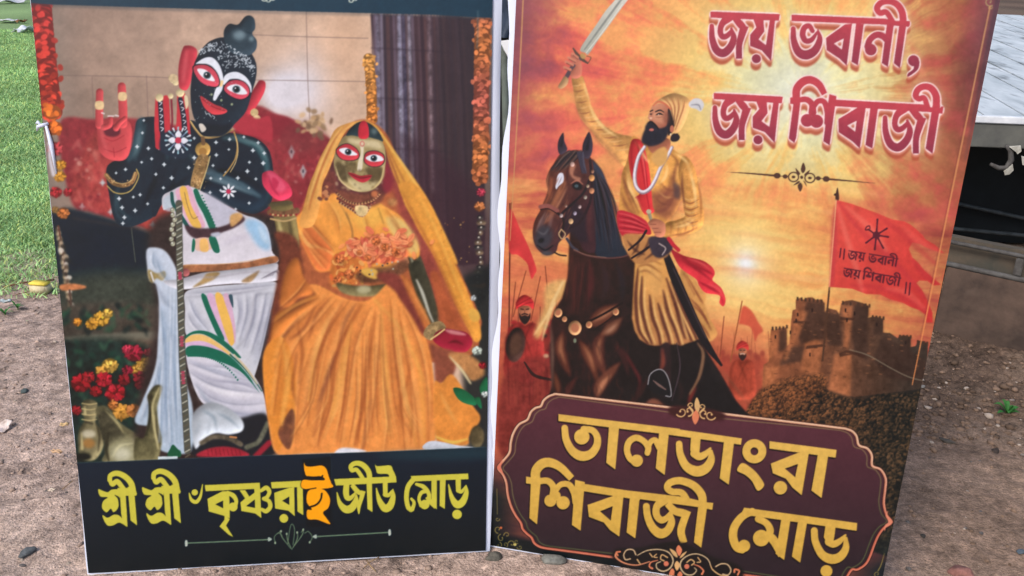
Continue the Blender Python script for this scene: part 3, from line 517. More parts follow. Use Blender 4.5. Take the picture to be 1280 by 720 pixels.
    A.P(a3([(705,430),(780,450),(900,450),(990,425),(1030,390),(1080,370),(1100,400),(1030,450),(950,480),(860,520),(770,520),(720,480)]), (74,52,58), soft=.7, noise=.3); A.P(a3([(1005,370),(1060,350),(1088,375),(1050,420),(1010,440)]), (206,160,104), soft=.7, noise=.2)
    A.P(a3([(775,525),(870,520),(880,590),(780,600)]), (226,186,170), soft=.5); A.P(a3([(805,530),(850,528),(858,602),(808,602)]), (236,186,110), soft=.5); A.P(a3([(862,520),(905,510),(935,605),(895,608)]), gr, soft=.3); A.P(a3([(755,525),(772,540),(765,600),(748,605)]), gr, soft=.3); A.P(a3([(875,488),(930,478),(935,500),(890,510)]), (186,190,206), soft=.6)
    A.S_(a3([(960,560),(1050,520),(1140,500)]), [3,8,3], (196,190,206), soft=2, opa=.6)
    # belt
    A.P(a4([(480,110),(700,105),(900,90),(1085,50),(1092,95),(900,130),(700,150),(485,155)]), (166,108,74), soft=.5, noise=.4); A.S_(a4([(480,112),(800,98),(1085,52)]), 1., (216,170,120), opa=.7)
    A.E(*a4([(495,160)])[0],5,5,(170,96,96),soft=.5,vol=.5)
    A.P(a4([(350,215),(450,205),(560,175),(620,160),(720,150),(900,130),(1080,100),(1110,110),(1110,140),(1135,165),(1125,205),(1000,230),(800,235),(640,250),(520,270),(440,270),(380,250)]), (206,206,216), soft=.5, vol=.35, lab=2)
    A.P(a4([(540,260),(600,210),(640,165),(720,160),(690,200),(620,235)]), (166,134,82), soft=.7, noise=.3, opa=.9); A.P(a4([(865,220),(920,180),(985,145),(960,190),(920,225)]), (160,124,78), soft=.7, noise=.3, opa=.85)
    A.S_(a4([(450,205),(560,190),(700,190),(900,160),(1060,160)]), [1,2,2,1.5,1], (156,150,160), soft=.8, opa=.6)
    for i in range(6): A.S_(a4([(1000+i*14,200-i*4),(1060+i*8,165-i*3),(1110,140+i*8)]), .9, (120,114,126), soft=.4, opa=.7)
    # skirt cloth, left and right of the staff
    A.P(a4([(495,290),(640,255),(900,235),(1095,225),(1090,300),(1060,420),(1020,600),(980,760),(940,900),(960,960),(860,740),(760,640),(620,580),(500,580),(490,400)]), (204,206,216), soft=.5, noise=.03, lab=2)
    for q, c, o in (([(500,320),(800,300),(1080,250)],(140,140,156),.7),([(1080,300),(960,320),(930,480),(880,610),(830,670)],(128,128,142),.8),([(950,300),(1000,290)],(150,150,164),.8),([(980,320),(960,480),(890,640)],(230,232,240),.6),([(860,320),(870,460),(860,560)],(180,182,200),.7),([(1040,330),(1000,480),(940,640)],(176,180,198),.8),([(520,350),(560,450),(640,560)],(182,190,208),.7),([(1020,480),(980,640),(950,780)],(150,156,176),.6)): A.S_(a4(q), [1,4,1] if len(q) == 3 else [1,3,3,1], c, soft=1., opa=o)
    for q, w in (([(840,320),(850,430),(830,560)],5),([(900,310),(900,440),(850,620)],6),([(965,300),(945,470),(880,660)],7),([(1030,300),(1000,470),(930,700)],7),([(1075,300),(1040,460),(975,740)],6),([(520,340),(560,440),(650,550)],4),([(510,430),(540,500),(600,560)],4),([(500,300),(780,280),(1090,240)],4)): A.fold(a4(q), w, (128,130,152), (238,238,246), opa=.75)
    A.P(a4([(600,330),(640,330),(750,590),(705,580)]), gr, soft=.3); A.P(a4([(640,335),(690,325),(790,620),(755,600)]), (214,176,206), soft=.5); A.P(a4([(690,325),(745,322),(818,560),(810,640),(775,610)]), (236,186,92), soft=.5); A.P(a4([(745,322),(785,318),(825,520),(822,640),(800,500)]), (214,170,196), soft=.5, opa=.9); A.P(a4([(780,315),(805,312),(812,390),(800,380)]), (60,84,96), soft=.3)
    # thigh wrapped in white, green and gold border
    A.P(a4([(495,600),(560,560),(640,560),(760,620),(850,720),(950,850),(1005,950),(1030,1060),(1035,1160),(960,1160),(840,1150),(700,1080),(600,1020),(540,900),(500,740)]), (214,212,224), soft=.5, noise=.02, lab=2)
    DK, LT = (132,136,160), (240,240,248)
    for q, w in (([(505,760),(620,800),(760,850),(930,880)],5),([(515,820),(650,900),(800,940),(985,960)],6),([(545,900),(680,1000),(840,1040),(1020,1030)],6),([(580,980),(700,1060),(860,1100),(1030,1100)],5),([(640,780),(780,800),(900,860)],4),([(700,880),(860,900),(970,940)],4),([(660,1050),(800,1110),(1000,1140)],5)): A.fold(a4(q), w, DK, LT, opa=.7)
    A.P(a4([(496,580),(560,548),(650,556),(760,620),(860,720),(830,720),(730,640),(620,575),(540,572),(498,600)]), gr, soft=.3)
    A.P(a4([(498,600),(545,574),(620,578),(720,636),(800,706),(780,720),(690,650),(600,618),(498,630)]), (232,190,116), soft=.4); A.P(a4([(498,628),(600,616),(700,656),(790,716),(760,720),(640,660),(498,652)]), (214,180,212), soft=.4)
    A.P(a4([(500,660),(560,645),(660,660),(780,710),(900,830),(960,920),(985,960),(960,930),(860,820),(740,760),(620,720),(505,715)]), gr, soft=.35)
    for i in range(26): t = i/25; q = a4([(510+t*330,716+30*t+130*t*t*t-12*np.sin(t*3))])[0]; A.E(q[0],q[1],1.1,1.3,gr)
    A.S_(a4([(790,706),(880,790),(960,890),(1000,950)]), [2,2.4,2,1], (34,92,76), soft=.4); A.S_(a4([(815,706),(900,800),(970,900)]), [2,3,1.6], (206,190,160), soft=.4)
    for q, c, o in (([(510,740),(620,790),(760,830),(900,850)],(170,176,196),.7),([(540,820),(700,880),(900,900),(980,920)],(160,160,180),.7),([(600,900),(760,960),(1000,980)],(240,240,246),.6),([(560,900),(640,1010),(780,1090)],(150,160,178),.8),([(640,1000),(820,1060),(1020,1060)],(196,196,212),.7),([(760,1080),(900,1110),(1030,1090)],(170,176,196),.7)): A.S_(a4(q), [1,3,3,1] if len(q) == 4 else [1,4,1], c, soft=1., opa=o)
    # knee bundle, foot rest
    A.P(a5([(880,430),(1040,420),(1060,690),(560,690),(600,540),(760,480)]), (42,42,46), soft=1.5)
    A.P(a5([(540,420),(600,350),(680,330),(780,370),(870,450),(870,520),(780,545),(700,535),(640,560),(600,600),(560,640),(540,560)]), (196,204,214), soft=.6, vol=.5, noise=.04, lab=2)
    for q in ([(600,380),(680,430),(700,520)],[(640,540),(660,440)],[(700,400),(780,440),(850,500)],[(560,540),(590,470)]): A.S_(a5(q), [1,4,1], (136,152,166), soft=1.2, opa=.8)
    A.S_(a5([(600,600),(680,560),(780,570),(860,610)]), 6, (110,100,84), soft=.6, noise=.5); A.S_(a5([(900,630),(980,590),(1040,470)]), 6, (104,104,88), soft=.8, noise=.4); A.P(a5([(575,690),(640,640),(760,625),(870,650),(900,690)]), (166,48,60), soft=.7, noise=.2); A.S_(a5([(960,690),(1010,640),(1050,600)]), 7, (150,44,56), soft=.7)
    for i in range(9): A.S_(a5([(640+i*26,640),(645+i*27,682)]), .9, (104,24,36), soft=.4, opa=.7)
    A.S_(a5([(790,560),(830,565)]), 2.4, (190,130,84), soft=.4); A.P(a5([(375,690),(390,640),(410,612),(440,640),(462,660),(455,695)]), (30,88,60), soft=.5); A.P(a5([(310,692),(440,690),(440,712),(310,712)]), (206,220,226), soft=.5, smooth=False, noise=.15)
    for k in range(30):
        x = rng.uniform(207, 222); A.S_([(x,rng.uniform(345,420)),(x-2+rng.uniform(-3,3),470),(x-4+rng.uniform(-8,8),552)], [.4,rng.uniform(1.2,3),.5], (140,160,186) if k % 3 else (232,238,246), soft=.9, opa=.5)
    # jewelled staff
    st = crom(a4([(450,-300),(452,-60),(455,120),(460,300),(466,560),(474,800),(490,1050),(508,1380)]), False, 40)
    A.S_(st[::12], 8.5, (84,84,76), soft=.3)
    for i in range(0, len(st), 4):
        x, y = st[i]; A.S_([(x-2.8,y+1.6),(x+2.8,y-1.6)], 1.5, (176,176,160) if i % 8 else (96,90,74), soft=.2)
    for y0, y1 in ((340,350),(420,432),(464,480)): 
        for i in range(len(st)):
            if y0 < st[i][1] < y1 and i % 3 == 0: A.E(st[i][0],st[i][1],2.6,1.6,(170,70,90),soft=.3)
    for i in range(8): x, y = 218+rng.normal(0,1.6), 262+i*6; A.E(x,y,3,3.2,(150,150,130),soft=.4,vol=.7); A.E(x-.7,y-.8,1,1,(236,236,226),soft=.2)
    # ---- golden companion: veil behind
    V0 = (222,150,64)
    A.P(Q2([(268,298),(230,312),(190,350),(160,410),(130,480),(100,560),(60,700),(40,820),(30,900),(80,900),(500,900),(560,820),(555,780),(520,700),(480,610),(440,530),(400,470),(360,410),(330,340),(300,310)]), (176,98,62), soft=.8, noise=.2)
    A.P(Q2([(320,380),(360,430),(400,520),(440,620),(470,720),(500,800),(440,740),(400,640),(360,540)]), (150,72,62), soft=2, noise=.2)
    A.P(a6([(470,330),(560,250),(760,250),(830,360),(850,480),(840,620),(700,700),(500,680),(430,560)]), (96,54,54), soft=1.5, noise=.2); A.P(a6([(810,420),(850,500),(860,620),(800,640),(790,540)]), (150,50,62), soft=2, opa=.8); A.P(a6([(380,580),(460,500),(480,620),(400,660)]), (124,66,58), soft=2, noise=.3)
    A.P([(508,316),(524,318),(534,345),(546,385),(552,402),(540,408),(528,392),(516,356)], (74,70,54), soft=.6, vol=.5, noise=.2); A.S_([(514,322),(524,350),(536,385)], [2,3,1], (196,190,160), soft=.8, opa=.8)
    # bodice
    A.P(a7([(300,190),(340,160),(420,120),(520,60),(560,100),(640,160),(720,190),(800,120),(860,150),(960,210),(1020,300),(1080,400),(1090,470),(1060,495),(980,480),(900,560),(700,600),(560,560),(480,580),(410,575),(360,500),(300,370),(262,240)]), (238,158,74), soft=.7, noise=.1, lab=5)
    A.P(a7([(330,270),(420,320),(500,420),(515,520),(480,575),(410,570),(350,480),(310,380)]), (228,118,68), soft=1.5, opa=.8, vol=.3); A.P(a7([(860,220),(960,230),(1040,310),(1085,410),(1060,470),(980,420),(900,320)]), (226,196,122), soft=2, opa=.9)
    A.P(a7([(540,100),(620,180),(640,260),(560,260),(480,160)]), (236,170,84), soft=3, opa=.7); A.P(a7([(640,200),(840,140),(860,250),(700,300)]), (238,186,88), soft=4, opa=.7)
    for q, w, c, o in (([(330,210),(420,320),(520,440)],[1,3,1],(150,80,44),.7),([(290,300),(350,400),(440,420),(520,470)],[2,5,4,2],(240,190,110),.6),([(350,340),(420,400),(500,440)],[1,4,1],(186,90,48),.7),([(600,190),(640,300),(645,420)],1.6,(112,84,56),.8),([(815,160),(850,260)],1.4,(150,110,60),.8),([(560,130),(620,230)],1.2,(150,110,66),.7)): A.S_(a7(q), w, c, soft=.7, opa=o)
    for q, w, sd in (([(300,250),(380,360),(470,450)],5,1),([(320,330),(400,430),(490,520)],6,1),([(340,220),(440,330),(540,440)],4,1),([(860,160),(940,260),(1000,380)],4,-1),([(900,230),(980,330),(1060,440)],4,-1),([(360,420),(420,500),(470,560)],4,1),([(480,120),(540,220),(560,330)],4,-1),([(720,200),(740,280),(735,350)],3,1)): A.fold(a7(q), w, (160,84,44), (244,196,112), side=sd, opa=.6)
    # her raised arm in brass
    A.P(a7([(95,130),(150,115),(230,110),(250,150),(270,230),(285,330),(290,420),(260,500),(235,520),(200,490),(150,370),(125,240)]), (126,110,70), soft=.5, vol=.8, noise=.2, lab=5); A.S_(a7([(150,240),(180,360),(225,470)]), [3,5,2], (206,190,130), soft=1.2, opa=.9); A.S_(a7([(225,240),(235,340),(240,420)]), [2,4,2], (70,58,40), soft=1, opa=.8); A.S_(a7([(250,240),(275,360),(255,470)]), [2,3,2], (176,156,96), soft=1, opa=.7)
    A.S_(a7([(95,185),(180,200),(275,175)]), 7.5, (120,84,60), soft=.4, noise=.6); A.S_(a7([(100,230),(190,245),(270,225)]), 2.2, (190,160,110), soft=.4); A.S_(a7([(92,140),(160,130),(240,125)]), 3.4, (90,78,56), soft=.6)
    for i in range(11): q = a7([(98+i*17,200-8*np.sin(i/3.4)*-1)])[0]; A.E(q[0],q[1],1.1,1.3,(216,170,120) if i % 2 else (150,50,50),soft=.2)
    A.P(a6([(-10,520),(20,500),(60,500),(110,540),(160,580),(188,630),(180,670),(120,695),(70,680),(30,640),(-5,590)]), (214,62,92), soft=.4, vol=.5, lab=5); A.P(a6([(20,505),(60,510),(120,560),(150,610),(110,640),(60,600)]), (232,104,132), soft=1.2, opa=.6); A.S_(a6([(30,530),(60,610),(100,660)]), [1,2.4,1], (150,32,62), soft=.6, opa=.7); A.P(a6([(60,540),(100,570),(80,620),(55,590)]), (186,44,76), soft=.8, opa=.8)
    # veil edge round the face
    A.P(a6([(665,160),(600,170),(520,195),(470,230),(430,310),(380,400),(340,500),(300,600),(270,720),(240,860),(330,860),(380,700),(390,590),(430,500),(470,400),(510,300),(560,220),(640,175)]), (222,158,84), soft=.5, vol=.25, noise=.1, lab=5)
    for q, c in (([(560,195),(470,290),(400,440),(330,640),(300,760)],(176,96,56)),([(600,185),(520,240),(450,380),(380,540),(350,720)],(238,190,110)),([(520,205),(440,320),(360,500),(290,720)],(244,200,120))): A.S_(a6(q), [1,2.6,3,1], c, soft=.7, opa=.7)
    A.P(a6([(670,158),(740,190),(800,260),(860,350),(930,450),(1010,560),(1100,700),(1200,900),(1290,1120),(1150,1000),(960,760),(920,650),(880,560),(840,460),(800,330),(740,220)]), (228,162,72), soft=.6, vol=.18, noise=.1, lab=5)
    for q, c in (([(700,180),(790,280),(860,420),(960,620),(1040,800)],(168,104,56)),([(740,200),(850,350),(980,540),(1100,740)],(236,196,104)),([(800,320),(860,470),(930,660)],(130,66,50))): A.S_(a6(q), [1,2.6,3,1], c, soft=.7, opa=.65)
    A.P(a7([(950,0),(1060,0),(1160,130),(1220,270),(1280,430),(1400,690),(1480,900),(1500,1020),(1460,1050),(1420,980),(1340,820),(1260,640),(1180,470),(1090,320),(1010,160)]), (228,156,68), soft=.6, vol=.25, noise=.14, lab=5)
    for q, c in (([(980,60),(1080,260),(1180,450),(1320,760),(1440,1000)],(160,86,48)),([(1080,60),(1190,290),(1300,560),(1440,900)],(240,186,90)),([(1150,230),(1260,500),(1380,800)],(196,120,50))): A.S_(a7(q), [1,4,4,1], c, soft=1, opa=.6)
    A.dots(36, (525,270,590,400), (.5,1.2), [(240,196,110),(176,100,50)], soft=.4, opa=.6)
    # face
    A.P(a6([(545,262),(640,240),(760,270),(800,330),(812,420),(800,500),(770,580),(720,625),(650,638),(580,620),(510,560),(470,480),(470,400),(500,320)]), (168,150,104), soft=.4, vol=.3, noise=.12, lab=5)
    A.P(a6([(480,440),(540,440),(620,450),(600,520),(540,560),(500,540)]), (104,88,60), soft=1.6, opa=.9, noise=.3); A.P(a6([(680,480),(790,470),(790,540),(740,590),(690,560)]), (112,94,64), soft=1.6, opa=.9, noise=.3)
    A.P(a6([(600,610),(580,560),(640,580),(720,575),(760,540),(720,620),(650,634)]), (206,190,146), soft=1.2, opa=.9); A.P(a6([(560,280),(640,290),(760,300),(780,350),(700,340),(640,330),(570,310)]), (222,206,166), soft=1.6, opa=.8)
    A.S_(a6([(545,480),(560,550),(600,600)]), [1,2.4,1], (216,200,150), soft=.7); A.S_(a6([(800,440),(790,540),(730,620)]), [1,2.4,1], (206,186,130), soft=.8)
    A.P(a6([(548,262),(580,210),(640,170),(700,180),(760,230),(795,300),(760,290),(700,275),(640,272),(590,262)]), (46,56,60), soft=.5, vol=.4); A.P(a6([(636,190),(660,165),(690,185),(700,260),(680,285),(640,282),(628,250)]), (196,48,62), soft=.5, vol=.3); A.E(*a6([(735,235)])[0],4,4,(110,130,132),soft=1.4,opa=.7)
    for i in range(60):
        q = a6([(rng.uniform(480,790), rng.uniform(430,620))])[0]; A.E(q[0],q[1],rng.uniform(.8,2.6),rng.uniform(.8,3),[(86,72,48),(196,176,126),(120,100,64),(228,212,166)][i % 4],rot=rng.uniform(0,3),soft=.6,opa=.5)
    A.P(a6([(485,450),(530,450),(560,500),(560,560),(520,560),(485,500)]), (84,70,48), soft=1., opa=.75); A.P(a6([(700,490),(780,480),(780,540),(740,570),(700,550)]), (92,76,52), soft=1., opa=.7); A.S_(a6([(478,470),(510,560),(580,616),(650,632)]), [.5,1.8,1.8,.5], (226,204,150), soft=.5, opa=.85); A.S_(a6([(800,470),(775,570),(720,620)]), [.5,1.8,.5], (222,196,140), soft=.5, opa=.8)
    eye(a6([(478,360),(510,328),(560,315),(620,350),(640,400),(610,428),(540,430),(495,405)]), a6([(502,355),(550,345),(600,370),(622,392),(560,395),(520,378)]), a6([(562,372)])[0], 3.4, (200,62,72))
    eye(a6([(664,420),(680,375),(740,362),(795,385),(806,430),(780,465),(720,472),(675,450)]), a6([(680,408),(730,388),(780,402),(795,428),(735,438),(695,428)]), a6([(732,414)])[0], 3.4, (200,62,72))
    A.P(a6([(640,310),(662,310),(665,360),(660,430),(655,480),(640,500),(622,490),(630,430),(645,380)]), (226,214,186), soft=.5); A.E(*a6([(655,318)])[0],3.2,3.6,(206,120,110),soft=.3); A.E(*a6([(655,318)])[0],1.8,2.2,(222,200,170),soft=.3); A.E(*a6([(637,495)])[0],2,1.6,(80,60,44),soft=.6,opa=.6)
    A.P(a6([(560,510),(600,515),(640,530),(690,525),(720,530),(690,565),(650,575),(600,550)]), (176,48,60), soft=.4, vol=.3); A.S_(a6([(570,515),(640,545),(715,535)]), .9, (96,24,34), soft=.3)
    # necklaces
    A.P(a6([(480,620),(560,640),(650,650),(760,630),(800,660),(760,720),(640,740),(520,690)]), (120,70,56), soft=1, noise=.4)
    for j, (q, c) in enumerate((([(540,60),(600,110),(680,130),(770,110),(830,60)],(196,150,100)),([(545,95),(620,140),(700,160),(790,120)],(150,84,70)),([(560,120),(640,170),(710,210),(760,150)],(190,150,110)))):
        p = crom(a7(q), False, 9)
        for i, k in enumerate(p): A.E(k[0],k[1],1.6,1.6,c if i % 2 else (110,60,56),soft=.25,vol=.5)
    A.P(a7([(660,150),(700,140),(745,150),(740,195),(705,215),(670,195)]), (206,180,130), soft=.4, noise=.4); A.E(*a7([(790,65)])[0],4,4,(196,116,76),soft=.6); A.E(*a7([(910,120)])[0],6,5,(166,116,74),soft=1,noise=.4)
    for i in range(12): q = a7([(430+rng.uniform(-10,60), 10+rng.uniform(0,90))])[0]; A.E(q[0],q[1],2.4,2,(196,130,90) if i % 2 else (120,74,60),soft=.5)
    # posy and the hand that holds it
    A.P(a7([(640,430),(700,370),(790,340),(900,345),(970,390),(1015,450),(1000,500),(900,520),(780,520),(690,500)]), (226,124,80), soft=1.5, vol=.5, noise=.15); A.P(a7([(520,480),(600,450),(680,500),(720,570),(690,640),(600,690),(520,690),(490,640),(500,560)]), (224,130,64), soft=1.2, vol=.5, noise=.15)
    for i in range(150):
        q = a7([(825+rng.normal(0,95), 430+rng.normal(0,44))])[0]; c = [(236,132,96),(240,150,92),(222,104,84),(244,166,116),(206,92,66)][i % 5]; t = rng.uniform(0,3)
        A.E(q[0]+.8,q[1]+1,rng.uniform(3,6),rng.uniform(1.6,3),(150,66,46),rot=t,soft=.8,opa=.45); A.E(q[0],q[1],rng.uniform(3,6),rng.uniform(1.6,3),np.array(c)*rng.uniform(.85,1.08),rot=t,soft=.5,opa=.85)
    for i in range(80):
        q = a7([(595+rng.normal(0,50), 575+rng.normal(0,60))])[0]; c = [(234,136,66),(240,162,80),(214,104,56),(244,180,104)][i % 4]; t = rng.uniform(0,3)
        A.E(q[0]+.8,q[1]+1,rng.uniform(2.6,5),rng.uniform(1.4,2.6),(140,66,40),rot=t,soft=.8,opa=.45); A.E(q[0],q[1],rng.uniform(2.6,5),rng.uniform(1.4,2.6),np.array(c)*rng.uniform(.8,1.08),rot=t,soft=.45,opa=.88)
    for i in range(46):
        q = a7([(830+rng.normal(0,100), 415+rng.normal(0,46))])[0]; t = rng.uniform(0,6.28); r = rng.uniform(4,7)
        A.E(q[0]+1,q[1]+1.6,r,r*.55,(158,70,48),rot=t,soft=1,opa=.5); A.E(q[0],q[1],r,r*.5,[(242,146,100),(248,164,112),(232,122,88),(244,176,126)][i % 4],rot=t,soft=.5,opa=.9); A.S_([q-r*.7*np.array([np.cos(t),np.sin(t)]), q+r*.7*np.array([np.cos(t),np.sin(t)])], .7, (206,96,66), soft=.4, opa=.6)
    for x, y, r in ((690,455,4),(745,490,5),(860,420,6),(930,450,6),(800,380,6),(560,500,6),(620,600,7),(545,640,6)): q = a7([(x,y)])[0]; A.flower(q[0],q[1],r,(226,120,66),n=7)
    A.P(a7([(660,600),(760,560),(880,545),(1000,500),(1010,560),(940,620),(840,650),(700,655)]), (96,66,50), soft=1.6, noise=.5, opa=.8); A.P(a7([(700,570),(780,560),(815,590),(800,630),(730,610)]), (222,176,84), soft=.6)
    for i in range(16): q = a7([(660+rng.uniform(0,320), 500+rng.uniform(0,120))])[0]; A.E(q[0],q[1],1.4,1.2,(60,44,44) if i % 2 else (176,176,160),soft=.3,opa=.8)
    # brass waist
    A.P(a7([(540,655),(640,672),(760,676),(900,655),(960,640),(950,690),(880,730),(760,748),(640,742),(560,710)]), (118,108,74), soft=.7, vol=.6, noise=.2); A.E(*a7([(720,700)])[0],9,5,(196,190,150),soft=1.6,opa=.8)
    # ---- her saffron skirt
    SK = (236,150,78)
    A.P([(378,362),(395,355),(430,372),(455,376),(470,368),(488,352),(500,370),(520,395),(535,430),(542,470),(545,520),(540,556),(500,562),(440,564),(380,566),(346,566),(336,530),(331,480),(332,440),(345,400),(360,375)], SK, soft=.6, noise=.1, lab=5)
    A.P([(344,290),(372,300),(382,350),(395,372),(372,400),(340,440),(331,450),(340,390),(350,320)], (112,60,46), soft=1.2, noise=.25); A.P([(358,336),(372,322),(380,345),(392,366),(374,372),(362,384),(350,378)], (210,124,60), soft=1.2, opa=.9, vol=.5); A.P([(344,396),(360,384),(392,368),(400,376),(372,398),(352,420),(338,436)], (216,130,62), soft=1.2, vol=.4); A.fold([(398,372),(370,384),(342,404)], 5, (96,50,38), (240,176,100)); A.fold([(384,350),(372,366),(352,384)], 4, (96,50,38), (240,170,96))
    A.P([(330,440),(350,420),(364,440),(370,480),(368,520),(360,540),(347,563),(338,530),(331,490)], (226,142,60), soft=.8, noise=.12)
    A.P([(365,510),(369,520),(367,545),(362,560),(355,556),(348,540),(356,522)], (120,74,56), soft=.8, noise=.3)
    folds = [([(430,376),(410,410),(392,460),(380,520)],(168,86,46),[2,4.5,4,2]),([(452,380),(425,430),(405,490),(392,545)],(160,80,44),[2,4,4,2]),([(446,378),(432,400),(424,432)],(120,60,44),[1,4,1]),([(420,440),(408,475),(396,510)],(116,58,44),[2,6,1]),([(470,390),(462,440),(455,500),(444,555)],(146,74,42),[1,3,3.5,2]),([(462,500),(458,530),(453,562)],(108,52,38),[1,2.4,2]),([(486,380),(496,430),(508,500),(520,555)],(214,150,70),[1,3,3,2]),([(500,400),(512,460),(500,510),(516,545)],(176,96,48),[1,3,3,2]),([(476,385),(480,450),(486,540)],(240,178,92),[2,8,5]),([(410,400),(395,440),(386,500)],(238,172,90),[2,6,4]),([(440,400),(430,450),(415,520)],(238,168,84),[2,8,5]),([(372,400),(378,440),(374,480)],(156,84,46),[1,4,2]),([(352,420),(360,470),(352,530)],(238,170,84),[2,7,4]),([(372,440),(366,480),(371,505)],(122,62,42),[1,3,1]),([(520,430),(528,490),(530,550)],(238,160,78),[2,7,4]),([(395,380),(380,410),(360,425)],(140,74,46),[1,4,1]),([(412,372),(395,395),(385,425)],(150,78,46),[1,4,1]),([(535,440),(540,500),(536,550)],(190,104,52),[1,3,1]),([(466,372),(500,410),(524,460),(541,500)],(232,176,88),[2,3,2,1])]
    for q, c, w in folds: A.S_(q, w, c, soft=1.3, opa=.8)
    A.dots(260, (340,385,540,558), (1.2,3.4), [(238,164,86),(206,118,54),(190,104,50)], soft=1.4, opa=.28)
    for q, w, sd in (([(436,376),(412,412),(394,462),(382,530)],7,1),([(452,378),(428,428),(410,486),(398,556)],8,1),([(462,384),(446,430),(434,492),(424,562)],6,-1),([(470,384),(460,440),(452,500),(444,560)],8,1),([(478,384),(474,440),(466,510),(455,564)],7,1),([(488,376),(494,430),(500,500),(506,562)],7,-1),([(496,384),(508,440),(518,500),(524,560)],7,-1),([(504,384),(522,430),(534,480),(538,552)],6,-1),([(420,376),(396,400),(372,430),(356,470)],7,1),([(410,372),(382,394),(356,420),(342,460)],5,1),([(392,430),(378,480),(372,530),(368,562)],7,1),([(352,440),(346,480),(344,520)],5,1),([(480,470),(484,520),(482,562)],5,1),([(412,480),(404,520),(398,560)],5,1),([(512,470),(516,520),(514,558)],5,-1)):
        p = np.array(q)+rng.normal(0,1.2,(len(q),2)); A.fold(p, w*rng.uniform(.7,1.7), (150,78,46), (252,192,118), side=sd, opa=rng.uniform(.3,.66))
    for k in range(44):
        x0_ = rng.uniform(352, 536); xt = 452+(x0_-440)*.42; y0_ = rng.uniform(376,460); A.S_([(xt+(x0_-xt)*(y0_-376)/190,y0_),((x0_+xt)/2+rng.uniform(-3,3),500),(x0_,rng.uniform(530,562))], [.3,rng.uniform(1,2.4),.4], (146,76,44) if k % 2 else (242,180,104), soft=.8, opa=.45)
    for i in range(26): A.E(rng.uniform(440,530),rng.uniform(390,550),1.8,1.6,(232,186,110),soft=1.,opa=.3)
    # right hanging arm and hand, veil hem
    A.P([(500,345),(512,350),(525,380),(540,410),(530,412),(520,395),(508,370)], (190,110,60), soft=1, noise=.2)
    A.P(a8([(480,20),(560,0),(640,30),(700,160),(800,370),(790,420),(720,300),(640,180),(600,120)]), (128,62,54), soft=1.5, noise=.2)
    A.P(a8([(716,-60),(780,-70),(820,20),(850,90),(890,250),(900,340),(850,360),(820,260),(770,140),(735,40)]), (70,66,52), soft=.6, vol=.5, noise=.2); A.S_(a8([(750,50),(790,140),(830,260),(860,330)]), [2,4,3,2], (206,206,190), soft=.8, opa=.9); A.S_(a8([(680,60),(770,220),(840,350)]), [2,5,3], (222,140,76), soft=1)
    A.P(a8([(840,20),(890,0),(960,160),(1050,330),(1120,460),(1060,400),(960,380),(900,330),(890,220)]), (178,92,58), soft=1.2, noise=.2)
    A.P(a8([(830,350),(900,325),(935,345),(940,380),(870,440),(830,450),(795,410)]), (156,130,90), soft=.5, noise=.6); A.P(a8([(880,400),(940,375),(1010,385),(1080,400),(1120,450),(1110,500),(1060,535),(960,520),(900,490),(860,450)]), (156,40,58), soft=.5, vol=.4, lab=5); A.P(a8([(940,380),(1040,395),(1080,420),(980,410)]), (222,150,150), soft=.8, opa=.8); A.S_(a8([(960,470),(1010,460),(1060,480)]), [1,4,1], (96,22,36), soft=.9, opa=.8)
    A.S_(a8([(845,445),(890,415),(935,380)]), 2, (226,196,130), soft=.3)
    A.P(a8([(840,480),(900,500),(1000,530),(1010,640),(960,720),(880,740),(865,600)]), (140,78,60), soft=1.5, noise=.2); A.P(a8([(960,550),(1080,540),(1180,610),(1200,680),(1120,720),(1060,660)]), (196,138,86), soft=1.2, noise=.25); A.S_(a8([(970,560),(1050,650),(1110,740)]), [1,3,2], (222,206,160), soft=.6)
    A.P([(542,480),(552,478),(566,468),(590,505),(600,520),(596,532),(586,545),(584,555),(560,556),(545,548)], (224,142,66), soft=.9, noise=.15, lab=5); A.S_([(545,545),(565,552),(584,548)], [2,4,2], (232,190,90), soft=.8); A.S_([(550,490),(560,510),(572,530)], [1,4,1], (240,176,96), soft=1.2, opa=.7)
    A.P(a9([(905,480),(960,470),(1080,495),(1180,505),(1150,515),(905,515)]), (214,220,232), soft=.5, noise=.15); A.P(a9([(430,520),(470,505),(560,515),(580,528),(430,540)]), (220,222,232), soft=.6, noise=.15)
    for q in ([(1050,190),(1100,195),(1160,240),(1170,280),(1110,270),(1070,240)],[(1190,180),(1228,130),(1230,220),(1200,220)],[(1160,250),(1190,240),(1200,300)]): A.P(a9(q), (36,104,68), soft=.5, vol=.4)
    A.flower(596,438,6.5,(206,220,206)); A.flower(603,456,5,(176,40,50)); A.flower(606,492,4.5,(200,210,206)); A.flower(592,372,4,(206,214,216)); A.E(596,545,9,14,(96,84,60),vol=.6,soft=.8,noise=.3); A.P([(588,385),(597,388),(600,398),(592,402),(586,395)], (222,170,80), soft=.6)
    # ---- dark caption strip, pasted on
    strip = [(60,579.5),(103,577.6),(300,569.5),(480,563.5),(640,556.5),(640,760),(60,760)]
    A.P(strip, (27,43,53), smooth=False, grad=((350,570),(360,700),(17,31,39)), noise=.03, lab=7)
    A.S_([(60,579.5),(103,577.6),(300,569.5),(480,563.5),(640,556.5)], .9, (70,84,92), opa=.6)
    A.S_([(413,566),(414.5,586),(415,656)], .8, (66,84,90), opa=.5); A.P([(470,566),(606,558),(606,572),(520,574)], (60,84,92), soft=4, opa=.35)
    A.P(Z(340,565,6,[(226,48),(300,40),(443,28),(458,548),(330,556),(262,556),(240,270)]), (14,20,28), smooth=False, soft=.5, opa=.55)
    L = A.layer()
    for f, ws, it in CAP: G(A, L, it, f, ws)
